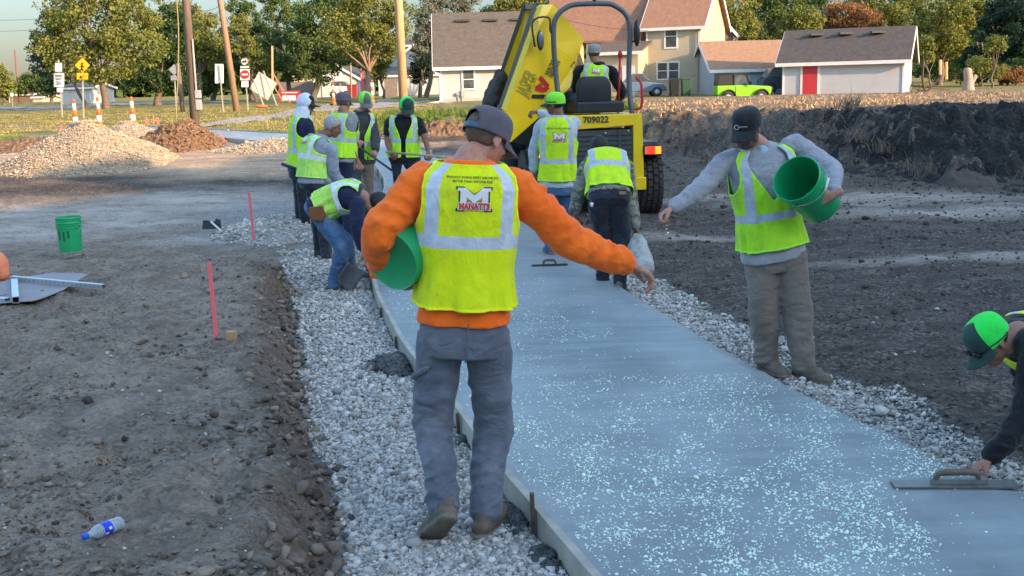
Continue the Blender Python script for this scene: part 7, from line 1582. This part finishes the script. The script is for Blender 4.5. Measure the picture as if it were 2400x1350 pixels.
pile('soil_lump', 'small lump of soil at the foot of the black topsoil pile', 'soil pile', 2270, 432, .5, .4, .24, M_darkclod, 13, n=40, sharp=1.8, rough=.06)

def strands(name, label, P, L, wd, mat, seed, lean=.5, cat='dry grass', per=1, kind='stuff'):
    rg = np.random.default_rng(seed); n = len(P); a = rg.uniform(0, 6.283, n); tl = rg.uniform(.1, lean, n) if lean < 5 else np.full(n, 1.5)
    d = np.stack([np.cos(a) * np.sin(tl), np.sin(a) * np.sin(tl), np.cos(tl)], 1); L = L * np.exp(rg.normal(0, .35, n)); b2 = rg.uniform(0, 6.283, n); s = np.stack([np.cos(b2), np.sin(b2), np.zeros(n)], 1) * wd * .5
    mid = P + d * (L * .55)[:, None]; d2 = d + np.stack([np.cos(a) * .5, np.sin(a) * .5, -.35 * np.ones(n)], 1); tip = mid + d2 * (L * .45)[:, None]
    V = np.stack([P - s, P + s, mid + s * .7, mid - s * .7, tip], 1).reshape(-1, 3); i = 5 * np.arange(n)[:, None]
    F = np.concatenate([i + [0, 1, 2], i + [0, 2, 3], i + [3, 2, 4]]); return tag(obj(name, V, F, mat), label, cat, kind=kind)
def islm(name, a, b, rough=.8, tr=.0):
    n = NT(name); g = n.n("ShaderNodeNewGeometry"); n.set(col=n.mix(g.outputs['Random Per Island'], a, b), rough=rough, spec=.2); return n.m
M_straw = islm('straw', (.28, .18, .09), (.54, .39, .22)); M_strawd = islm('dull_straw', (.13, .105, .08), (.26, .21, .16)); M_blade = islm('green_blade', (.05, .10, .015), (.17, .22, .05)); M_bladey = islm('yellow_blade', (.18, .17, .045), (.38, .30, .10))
rg = np.random.default_rng(40)
def spread(n, x0, x1, y0, y1, thr=-.1, s=1, fr=.5):
    x = rg.uniform(x0, x1, n); y = inv_area(n, y0, y1, rg, 2) if y1 > y0 * 1.3 else rg.uniform(y0, y1, n); k = (fbm(x * fr, y * fr, o=3, s=s) > thr) & (np.abs(x) < .55 * y + 2); x, y = x[k], y[k]; return np.stack([x, y, height(x, y)], 1)
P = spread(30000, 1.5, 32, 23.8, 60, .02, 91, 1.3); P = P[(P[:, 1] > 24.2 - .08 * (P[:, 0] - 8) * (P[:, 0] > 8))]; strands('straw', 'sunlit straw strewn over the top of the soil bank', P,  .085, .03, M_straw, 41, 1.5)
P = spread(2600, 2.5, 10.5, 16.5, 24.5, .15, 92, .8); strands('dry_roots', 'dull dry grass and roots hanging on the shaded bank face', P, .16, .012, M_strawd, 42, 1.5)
# a few larger tufts on the bank face
for q, (px, py, Y, lab) in enumerate(((2160, 375, 19.5, 'largest dry grass tuft low on the shaded bank'), (2010, 320, 21.5, 'dry tuft in the middle of the shaded bank'), (1680, 300, 22, 'dry tuft beside the black cap'), (2080, 345, 21, 'small dry tuft left of the largest tuft'), (1990, 262, 23.2, 'dry tuft just below the crest of the bank'))):
    c = at(px, py, Y); c[2] = gz(c[0], Y); n = 160; P = c + rg.normal(0, 1, (n, 3)) * [.13, .13, .02]; strands('grass_tuft', lab, P, .30, .012, M_strawd, 50 + q, .7, 'grass tuft', kind=None)
P = spread(30000, -4.6, 3.5, 29.5, 44, -.3, 93, .5); strands('weeds', 'bright green weeds and long grass behind the raking worker', P, .20, .035, M_blade, 43, .8, 'weeds')
x = rg.uniform(-15, -4.4, 26000); y = rg.uniform(29, 33, 26000); dl, *_r = slabmask(x, y); P = np.stack([x, y, height(x, y)], 1)[(y > 31.5 - .1 * x * 0) & (dl > 1.2)]; strands('verge_grass', 'green verge grass along the far side of the bend', P, .085, .03, M_blade, 44, .8, 'grass')
P = spread(40000, -30, -4, 33, 75, -.5, 94, .2); strands('lawn_grass', 'short yellowing lawn grass beyond the path', P, .045, .03, M_bladey, 45, .8, 'grass')
# straw wisps on the near soil
P = spread(120, -3, -1.2, 3.2, 9, -.2, 95, 1.5); strands('straw_wisps', 'pale straw wisps lying on the left bank', P, .07, .004, M_straw, 46, 9, 'straw')
c = gp(250, 1085, .22); P = c + rg.normal(0, 1, (26, 3)) * [.035, .03, .004]; strands('grass_tuft', 'pale dry root tuft on the left bank above the bottle', P, .06, .003, M_straw, 47, 1.2, 'grass tuft', kind=None)

# ---- roads
M_asph = pm('pale_asphalt', (.17, .17, .175), (.23, .225, .22), 1.5, .9, .3, 60, .01)
def road(name, L, R, mat=M_asph, lift=.02):
    A = rs(catmull(np.array([gp(*a) for a in L]), 4), 90); B = rs(catmull(np.array([gp(*a) for a in R]), 4), 90); V = []; m = 6
    for j in range(m + 1): V.append(A + (B - A) * j / m)
    V = np.stack(V, 1).reshape(-1, 3); V[:, 2] = height(V[:, 0], V[:, 1], False) + lift; i = (np.arange(89)[:, None] * (m + 1) + np.arange(m)[None]).ravel()
    tag(obj(name, V, np.stack([i, i + 1, i + m + 2, i + m + 1], 1), mat, smooth=True), kind='structure')
road('footpath', [(440, 305), (600, 286), (760, 262), (900, 254), (1010, 250)], [(440, 296), (600, 275), (730, 252), (830, 243), (940, 240)], pm('pale_footpath', (.26, .24, .22), (.32, .295, .27), 2, .9))
road('road', [(-80, 345), (60, 338), (200, 326)], [(-80, 326), (60, 319), (200, 312)])
road('side_road', [(-120, 260), (120, 258), (300, 246), (560, 241)], [(-120, 252), (120, 250), (300, 241), (560, 237)])
road('driveway', [(830, 246), (1000, 243), (1060, 243)], [(860, 236), (1000, 236), (1060, 237)], pm('tan_driveway', (.38, .33, .27), (.32, .28, .23), 2, .9), .03)

# ---- trees
def leafm(name, a, b):
    n = NT(name); g = n.n("ShaderNodeNewGeometry"); f = n.math('ADD', n.math('MULTIPLY', g.outputs['Random Per Island'], .55), n.math('MULTIPLY', n.noise(.45, 3, .6), .45)); c = n.mix(f, a, b)
    d = n.n("ShaderNodeBsdfDiffuse"); t = n.n("ShaderNodeBsdfTranslucent"); m = n.n("ShaderNodeMixShader"); n.l(c, d.inputs[0]); n.l(c, t.inputs[0]); m.inputs[0].default_value = .3; n.l(d.outputs[0], m.inputs[1]); n.l(t.outputs[0], m.inputs[2]); n.l(m.outputs[0], n.t.nodes['Material Output'].inputs[0]); return n.m
LF = dict(g=leafm('green_leaves', (.05, .095, .032), (.15, .20, .07)), y=leafm('yellow_green_leaves', (.085, .125, .035), (.29, .29, .085)), d=leafm('dark_leaves', (.03, .065, .03), (.075, .12, .05)), b=leafm('blue_grey_leaves', (.04, .07, .06), (.12, .15, .10)), r=leafm('russet_leaves', (.22, .11, .05), (.36, .20, .10)), k=leafm('conifer_needles', (.014, .035, .03), (.04, .07, .045)), w=leafm('silver_leaves', (.09, .11, .085), (.30, .32, .24)))
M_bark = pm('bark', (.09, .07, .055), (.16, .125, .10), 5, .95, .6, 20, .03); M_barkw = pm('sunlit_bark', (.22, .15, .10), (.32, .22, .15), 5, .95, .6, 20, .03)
TREE_N = [0]
def tree(label, bpx, Y, blobs, leaf, n=7000, ls=.20, tr=.22, bark=None, lean=0, group='trees in the background', clump=.16, limbs=5, mult=None):
    """blobs: (px, py, rx_px, ry_px) lobes of the crown"""
    ls *= .8; n = int(n * 1.5); TREE_N[0] += 1; rg = np.random.default_rng(100 + TREE_N[0]); b = px2(bpx, Y); k = Y / FPX; T = thing('tree', label, 'tree', b, group)
    C = []; tot = sum(x[2] * x[3] for x in blobs); cen = []
    for (cx, cy, rx, ry) in blobs:
        c = at(cx, cy, Y); rx_, ry_ = rx * k, ry * k; c = c + [0, rg.normal(0, rx_ * .25), 0]; m = max(6, int(34 * rx * ry / tot * max(4, len(blobs)) / 1.0)); cen.append(c)
        u = rg.normal(size=(m, 3)); u /= np.linalg.norm(u, axis=1)[:, None]; rr = rg.uniform(.35, 1.0, m) ** .6; C.append(c + u * rr[:, None] * [rx_, rx_ * .9, ry_])
    C = np.concatenate(C); per = max(10, n // len(C)); sz = clump * (np.max([x[2] for x in blobs]) * k) + ls
    u = rg.normal(size=(len(C), per, 3)); u /= np.linalg.norm(u, axis=2)[..., None]; P = (C[:, None] + u * (rg.uniform(0, 1, (len(C), per, 1)) ** .45) * sz * rg.uniform(.7, 1.5, (len(C), 1, 1)) * [1, 1, .72]).reshape(-1, 3); N = len(P)
    a = rg.normal(size=(N, 3)); a[:, 2] -= .3; a /= np.linalg.norm(a, axis=1)[:, None]; c2 = np.cross(a, rg.normal(size=(N, 3))); c2 /= np.linalg.norm(c2, axis=1)[:, None]; s_ = (ls * rg.uniform(.6, 1.3, N))[:, None]
    V = np.stack([P - a * s_ * .6, P + c2 * s_ * .35, P + a * s_ * .6, P - c2 * s_ * .35], 1).reshape(-1, 3); F = np.arange(4 * N).reshape(-1, 4)
    obj('crown', V, F, LF[leaf], T)
    mb = MB(); top = np.mean(cen, 0); fork = b + (top - b) * .42 + [lean, 0, 0]; mb.tube([b - [0, 0, .3], b + [0, 0, .25], (b + fork) / 2 + [rg.normal(0, .1), 0, 0], fork], [tr * 1.35, tr, tr * .85, tr * .7], 10, 3)
    for c in cen[:limbs] + [C[i] for i in rg.integers(0, len(C), limbs)]: mb.tube([fork - [0, 0, .1], (fork + c) / 2 + rg.normal(0, .2, 3), c], [tr * .5, tr * .28, tr * .08], 6, 3)
    mb.build('trunk', bark or M_bark, T, True); return T
tree('big spreading yellow-green maple left of the dark pole', 247, 80, [(240, 60, 110, 80), (150, 120, 60, 55), (300, 90, 80, 80), (210, -20, 90, 60), (120, 95, 40, 50), (320, 10, 60, 50), (230, 150, 90, 45), (150, 30, 40, 50)], 'y', 15000, .24, .28, limbs=8)
tree('blue-grey left flank tree with loose outer branches', 200, 86, [(95, 110, 35, 45), (120, 60, 25, 45), (175, 20, 30, 40), (110, 150, 35, 30)], 'b', 4200, .22, .14)
tree('dark dense tree directly left of the dark pole', 368, 90, [(380, 110, 60, 80), (350, 170, 60, 45), (410, 60, 45, 60), (340, 190, 60, 30), (420, 170, 40, 50)], 'd', 10000, .26, .3)
tree('pale yellow tree right behind the dark pole', 470, 105, [(450, 55, 55, 45), (480, 90, 45, 50), (430, 30, 35, 25), (500, 120, 30, 40)], 'y', 7000, .26, .25)
tree('green tree with yellow tips between the two poles', 500, 112, [(495, 150, 50, 60), (530, 130, 40, 60), (470, 190, 50, 35)], 'g', 7000, .28, .25)
tree('green tree rising behind the do not enter sign', 590, 110, [(585, 60, 45, 55), (620, 110, 55, 60), (570, 130, 40, 45), (560, 10, 25, 25), (600, 170, 50, 35)], 'g', 9000, .26, .25)
tree('yellow-green tree behind the tilted diamond sign', 600, 100, [(560, 90, 35, 40), (600, 135, 35, 35), (560, 60, 25, 30)], 'y', 3500, .22, .16)
tree('tall slender tree left of the large leafy tree', 680, 105, [(650, 20, 40, 40), (680, 70, 45, 50), (655, 120, 45, 50), (690, 150, 45, 40), (620, -10, 30, 25)], 'g', 7500, .26, .25)
tree('large leafy tree with a dark crown above the double garage', 735, 98, [(760, 40, 75, 70), (720, 110, 55, 60), (800, 100, 60, 50), (740, 160, 55, 35), (800, 10, 60, 40)], 'g', 13000, .26, .3)
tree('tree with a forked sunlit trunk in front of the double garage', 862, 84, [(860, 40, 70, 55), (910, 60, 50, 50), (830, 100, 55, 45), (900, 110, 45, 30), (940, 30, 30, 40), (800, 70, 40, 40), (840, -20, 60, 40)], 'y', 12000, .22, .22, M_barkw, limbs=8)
tree('small olive tree right of the forked tree', 900, 100, [(890, 135, 35, 30), (880, 165, 25, 20)], 'y', 2200, .22, .12)
tree('silvery spruce left of the pale mauve house', 1000, 92, [(1010, 50, 35, 45), (1050, 15, 45, 30), (1000, 110, 30, 40), (1005, 0, 25, 25), (1090, 5, 30, 20)], 'w', 7500, .2, .22)
tree('dark spruce below the silvery one beside the pale mauve house', 985, 97, [(990, 130, 26, 50), (1000, 90, 30, 40), (980, 170, 22, 30)], 'k', 4500, .2, .2)
tree('golden tree top above the ridge of the pale mauve house', 1200, 110, [(1195, 10, 40, 15), (1230, 0, 40, 20), (1170, 20, 20, 12)], 'y', 4000, .24, .2)
tree('dark tree behind the golden tree top', 1240, 120, [(1250, 10, 40, 25), (1150, 40, 30, 20)], 'd', 3500, .26, .2)
for i, a in enumerate([('tall yellow-green tree right of the cream house', 1730, 104, [(1720, 20, 50, 50), (1700, 60, 40, 40), (1745, 70, 40, 40)], 'y'), ('dark green tree behind the low tan roofed garage', 1790, 110, [(1790, 40, 70, 60), (1760, 90, 60, 35), (1830, 20, 60, 50)], 'g'), ('dark tree between the russet tree and the tall yellow tree', 1860, 118, [(1860, 10, 70, 50), (1850, 70, 50, 40)], 'd'),
    ('russet brown tree above the white garage roof', 1990, 96, [(1985, 40, 55, 35), (2030, 55, 35, 25), (1935, 60, 35, 28), (1890, 70, 25, 25)], 'r'), ('yellow-green tree over the left end of the white garage roof', 1870, 92, [(1880, 50, 45, 30), (1850, 75, 30, 20)], 'y'), ('broad golden green tree above the right end of the garage roof', 2090, 100, [(2080, 10, 70, 50), (2130, 40, 70, 50), (2060, 50, 50, 30)], 'y'),
    ('big green tree right of the white garage', 2200, 92, [(2190, 40, 75, 60), (2220, 90, 60, 50), (2170, 100, 40, 40), (2250, 30, 50, 50)], 'y'), ('dark conifer filling the upper right corner', 2350, 84, [(2360, 60, 70, 60), (2330, 110, 60, 50), (2380, 130, 50, 50), (2390, 10, 60, 50), (2300, 150, 40, 35)], 'k'),
    ('tall dark tree behind the upper right conifer', 2290, 110, [(2290, 40, 60, 60), (2260, 110, 50, 50), (2340, 10, 60, 40), (2420, 60, 60, 90)], 'd'), ('dark backdrop tree behind the russet roof line', 1690, 125, [(1700, 100, 40, 60), (1740, 120, 50, 50), (1800, 100, 60, 50), (1690, 20, 40, 50)], 'd'),
    ('dark backdrop tree behind the white garage', 2000, 128, [(1950, 30, 90, 60), (2060, 80, 80, 50), (2140, 120, 60, 50), (2000, 90, 80, 50)], 'd'), ('low dark tree at the right beyond the lawn', 2230, 120, [(2200, 150, 60, 40), (2270, 160, 50, 35)], 'd')]): tree(*a[:4], a[4], (7000, 10000, 9000, 6500, 4000, 9000, 11000, 11000, 9000, 8000, 12000, 5000)[i], .25, .28)
for a in [('small bright sapling at the right before the conifer', 2325, 72, [(2335, 95, 22, 12), (2325, 115, 14, 10), (2345, 110, 12, 10)], 'y', 700), ('pale small tree right of the white garage', 2180, 76, [(2175, 120, 14, 28), (2170, 100, 18, 16)], 'y', 1400), ('brown-green shrub beside the sapling', 2300, 78, [(2300, 150, 30, 22), (2275, 165, 20, 14), (2340, 165, 22, 14)], 'y', 2000),
          ('sparse reddish shrub at the far right edge', 2380, 80, [(2350, 170, 24, 16), (2390, 175, 26, 16)], 'r', 1400)]: tree(*a, .16, .07, limbs=2)
tree('low dark hedge tree under the upper right conifer', 2360, 82, [(2290, 178, 40, 14), (2370, 165, 50, 25), (2420, 140, 30, 50)], 'd', 4500, .2, .1, limbs=2)
tree('leafy tree at the far left edge above the low dark roofed house', 8, 120, [(5, 190, 28, 35), (15, 215, 18, 18)], 'y', 2600, .28, .2)
tree('hazy olive tree far left beyond the red-brown pole', 75, 150, [(75, 195, 28, 25), (50, 205, 20, 18), (95, 190, 14, 18)], 'g', 2600, .32, .2); tree('low dark tree behind the white regulatory signs', 120, 135, [(115, 200, 28, 26), (160, 190, 30, 22)], 'd', 2600, .3, .2)
# distant belt of trees closing the horizon
def belt():
    rg = np.random.default_rng(77); n = 30000; x = rg.uniform(-190, 210, n); c = np.round(x / 9) * 9; hgt = 7 + 5 * vn(x * .06, x * 0, s=5) + 2 * vn(x * .3, x * 0, s=6); left = sst(-70, -95, x); hgt = hgt * (1 - .45 * sst(-45, -62, x)); y = 215 + rg.uniform(0, 12, n); z = 1.5 + hgt * rg.uniform(0, 1, n) ** .7
    P = np.stack([x, y, z], 1); a = rg.normal(size=(n, 3)); a /= np.linalg.norm(a, axis=1)[:, None]; c2 = np.cross(a, rg.normal(size=(n, 3))); c2 /= np.linalg.norm(c2, axis=1)[:, None]; s_ = rg.uniform(.5, 1.2, n)[:, None]
    V = np.stack([P - a * s_, P + c2 * s_ * .7, P + a * s_, P - c2 * s_ * .7], 1).reshape(-1, 3); tag(obj('distant_wood', V, np.arange(4 * n).reshape(-1, 4), LF['g']), 'distant belt of trees closing the horizon', 'trees', kind='stuff')
belt()
# lawn behind the right bank with odds and ends
M_rustp = pm('dark_rusty_iron', (.045, .03, .025), (.09, .05, .035), 8, .8)
T = thing('old_implement', 'dark rusty farm implement on the lawn right of the white garage', 'implement', px2(2185, 60)); f = lambda x, y, d=0: at(x, y, 60 + d)
mb = MB(); mb.bar(f(2135, 200), f(2225, 210, .5), .08, .08); mb.tube([f(2150, 210), f(2175, 212), f(2195, 190), f(2200, 184)], [.05, .05, .04, .03], 8, 4); mb.tube([f(2165, 140), f(2162, 185), f(2168, 212)], [.05, .06, .06], 8, 3); mb.build('frame', M_rustp, T, True)
mb = MB(); V, F = lathe([(.26, -.02), (.30, 0), (.26, .02), (.24, 0), (.26, -.02)], f(2145, 206), (0, 1, 0), 20); mb.add(V, F); mb.build('wheel', M_rustp, T)
for px, a, b, lab in ((2218, 145, 186, 'short pale fence post right of the white garage'), (2204, 140, 175, 'weathered leaning fence post behind the rusty implement')): o = MB().cyl(at(px, b, 68), at(px, a, 68), .09, .09, 8).build('fence_post', P_warm, loc=at(px, b, 68)); tag(o, lab, 'fence post')
M_stump = pm('grey_weathered_wood', (.22, .19, .16), (.3, .26, .22), 4, .9, .6, 20, .03)
b = px2(2268, 66); o = MB().tube([b - [0, 0, .1], b + [0, 0, .5], b + [-.08, 0, 1.15]], [.40, .27, .24], 10, 3).tube([b + [.1, 0, .3], b + [.38, 0, .8]], [.2, .14], 8, 3).build('tree_stump', M_stump, loc=b, smooth=True); tag(o, 'grey forked tree stump on the lawn at the right', 'tree stump')

# ---- near props
for q, (nm, lift) in enumerate((('lower green bucket of the nested pair standing on the left soil', 0), ('upper green bucket nested inside the lower one on the left soil', .055))):
    c = gp(167, 588, .10); c[2] = c[2] + lift - .0; T, h_, s_ = bucket(nm, c, (0, 0, 1), hdir=(-.2, -1, -.9), hfrac=-1.1 if q == 0 else -1.2, group='nested green buckets')
    if q == 0:
        for a0, a1, z0, z1 in ((-1.78, -1.60, .14, .25), (-1.40, -1.22, .17, .26), (-2.2, -2.02, .15, .26)):
            V = [c + [(.1335 + .0045 * z / .1) * math.cos(a), (.1335 + .0045 * z / .1) * math.sin(a), z] for z in (z0, z1) for a in np.linspace(a0, a1, 4)]; obj('printed_panel', V, [(j, j + 1, j + 5, j + 4) for j in range(3)], M_green2, T)
# squeegee / broom head with white handle
c = gp(496, 537, .08); T = thing('floor_scraper', 'black bladed scraper with white handle lying on the pale stone dust', 'scraper', c); mb = MB(); mb.prism([c + v for v in ((-.13, 0, .0), (.13, 0, .0), (.12, .03, .12), (.07, .03, .14), (.02, .02, .08), (-.05, .02, .12), (-.12, .03, .12))], (0, .02, 0)); fixn(mb.build('blade', M_blk, T)); mb = MB(); mb.cyl(c + [.0, 0, .10], gp(528, 553, .03) + [0, 0, .02], .014, n=10); mb.build('handle', M_trim, T, True)
# sign lying on the ground with square steel posts
M_alu = pm('dull_aluminium', (.20, .18, .19), (.26, .235, .24), 5, .6, metal=.2); M_galv = pm('galvanised_square_tube', (.50, .54, .58), (.42, .46, .5), 20, .4, metal=.7)
zS = lambda px, py, h: gp(px, py, .235 + h)
T = thing('fallen_sign', 'grey back of a fallen diamond sign with rounded corners at the left edge', 'road sign', zS(60, 690, 0)); mb = MB(); mb.prism([zS(-140, 706, .03), zS(-60, 716, .03), (zS(78, 706, .03)), zS(100, 700, .03), zS(150, 680, .035), zS(206, 644, .04), zS(196, 642, .04), zS(120, 640, .05), zS(30, 655, .06), zS(-120, 690, .06)], (0, 0, .006)); fixn(mb.build('panel', M_alu, T))
def sqt(label, p, q, w_=.044):
    T = thing('square_post', label, 'steel post', p); d = nrm(q - p); u = np.array([0, 0, 1.]); a = nrm(np.cross(d, u)); b = np.cross(a, d); mb = MB(); t = .004; h = w_ / 2
    for s_, v, o_ in ((1, a, b), (-1, a, b), (1, b, a), (-1, b, a)): mb.bar(p + v * s_ * (h - t / 2), q + v * s_ * (h - t / 2), *((t, w_) if v is a else (w_ - 2 * t - .0004, t)), up=u)
    mb.build('tube', M_galv, T); mb = MB(); L = np.linalg.norm(q - p)
    for i in range(int(L / .05)): c_ = p + d * (.03 + i * .05) - a * (h + .0004) * (1 if a[1] > 0 else -1); mb.cyl(c_, c_ - a * .0006 * (1 if a[1] > 0 else -1), .0055, n=8)
    mb.build('punched_holes', M_blackp, T)
sqt('long galvanised square post lying across the fallen sign', zS(28, 652, .085), zS(243, 672, .05)); sqt('short galvanised square post lying towards the camera on the fallen sign', zS(34, 660, .065), zS(37, 703, .065), .055); sqt('stub of galvanised square post at the lower left of the fallen sign', zS(-40, 702, .03), zS(18, 706, .03), .055)
c = zS(-2, 645, .05); V, F, N = remesh([tube([c + [-.25, .1, .02], c + [-.05, 0, .10], c + [.07, -.05, .0]], [.15, .15, .06], 18, 5, wr=.12)], .01, 2); tag(obj('orange_sandbag', V, F, pm('faded_orange_cloth', (.80, .26, .14), (.68, .2, .1), 8, .9, .5, 30, .01), loc=c, smooth=True), 'faded orange sandbag at the left edge beside the fallen sign', 'sandbag')
# bottle
n = NT('clear_bottle_plastic'); n.set(col=(.80, .88, .92), rough=.12, trans=.75, spec=.6); n.b.inputs['IOR'].default_value = 1.25; M_clear = n.m; M_bluel = pm('royal_blue_label', (.01, .05, .75), (.01, .04, .62), 5, .35); M_bluecap = pm('blue_cap', (.02, .12, .72), rough=.35); M_lw2 = pm('label_white', (.8, .82, .9), rough=.5)
a = gp(196, 1266, .235); b = gp(288, 1226, .235); d = nrm(b - a); L = np.linalg.norm(b - a); T = thing('plastic_bottle', 'empty clear plastic bottle with blue cap and label lying on the soil', 'bottle', (a + b) / 2); k = L / .24
a = a + [0, 0, .012]; b = b + [0, 0, .006]; d = nrm(b - a)
pr = [(0, .024), (.012, .024), (.013, .03), (.015, .045), (.026, .065), (.033, .085), (.034, .10), (.0325, .105), (.0325, .155), (.034, .16), (.032, .172), (.034, .18), (.031, .192), (.034, .205), (.032, .225), (.024, .238), (0, .234)]
V, F = lathe([(r * k, h * k) for r, h in pr], a, d, 28); V = V + (fbm(V[:, 0] * 40, V[:, 1] * 40, V[:, 2] * 40, o=2)[:, None] * .004 * k) * np.clip(((V - a) @ d)[:, None] / k - .15, 0, .05) * 20; solid(obj('shell', V, F, M_clear, T, True), .0012)
V, F = lathe([(r * k, h * k) for r, h in ((.0345, .104), (.0350, .106), (.0350, .153), (.0345, .155))], a, d, 28); obj('label', V, F, M_bluel, T, True)
V, F = lathe([(r * k, h * k) for r, h in ((0, 0), (.0145, 0), (.0155, .003), (.0155, .022), (.013, .026))], a, d, 24); obj('cap', V, F, M_bluecap, T, True)
for t0, t1, hh in ((-.6, -.2, .108), (.05, .45, .128)):
    u = nrm(np.cross(d, [0, 0, 1.])); w3 = np.cross(u, d); V = [a + d * (hh + dz) * k + (u * math.cos(t) + w3 * math.sin(t)) * .0356 * k * (-1 if u[1] > 0 else 1) for dz in (0, .018) for t in np.linspace(t0, t1, 5)]; obj('label_patch', V, [(j, j + 1, j + 6, j + 5) for j in range(4)], M_lw2, T)

# ---- unseen buildings added right of and behind the camera to shade the site
SD = np.array([.80, -.60]); PD = np.array([.60, .80])      # towards the sun; across it
def shade_house(u, v0, v1, h_, rise, d_, label):
    p = SD * u + PD * v0; T, *_ = gable_house('unseen_shade_house', label, 'house', [p[0], p[1], 0], math.atan2(PD[1], PD[0]), v1 - v0, d_, h_, rise, S_white, R_dark, .4); return T
shade_house(23, -34, 3.2, 6.5, 3.4, 10, 'unseen two storey house added behind the camera to shade the site'); shade_house(24, 3.9, 13.0, 7.6, 3.7, 10, 'unseen tallest house added behind the camera to shade the dumper and workers')
def barn():  # unseen barn added; its roof line is shaped to set the shadow edge
    T = thing('unseen_shade_barn', 'unseen barn added behind the camera, its roof sloped to shade the soil bank', 'barn', [*(SD * 24 + PD * 20), 0]); q = lambda u, v, z: np.array([*(SD * u + PD * v), z])
    P = [(13.5, -.5), (13.5, 11.5), (17, 12.3), (28, 7.9), (28, -.5)]; fixn(MB().prism([q(19, v, z) for v, z in P], np.array([*(SD * 10), 0])).build('wall', S_white, T))
    mb = MB(); mb.prism([q(18.6, 13.1, 11.41), q(18.6, 17, 12.304), q(29.4, 17, 12.304), q(29.4, 13.1, 11.41)], [0, 0, .12]); mb.prism([q(18.6, 17, 12.304), q(18.6, 28.4, 7.744), q(29.4, 28.4, 7.744), q(29.4, 17, 12.304)], [0, 0, .12]); fixn(mb.build('roof', R_dark, T))
    mb = MB(); mb.prism([q(19.3, 12.3, 0), q(19.3, 14.5, 0), q(19.3, 14.5, 12.9), q(19.3, 12.3, 12.9)], np.array([*(SD * 1.2), 0])); fixn(mb.build('shade_box', M_found, T))  # tall box added only to cast shade on the dumper bed
barn()
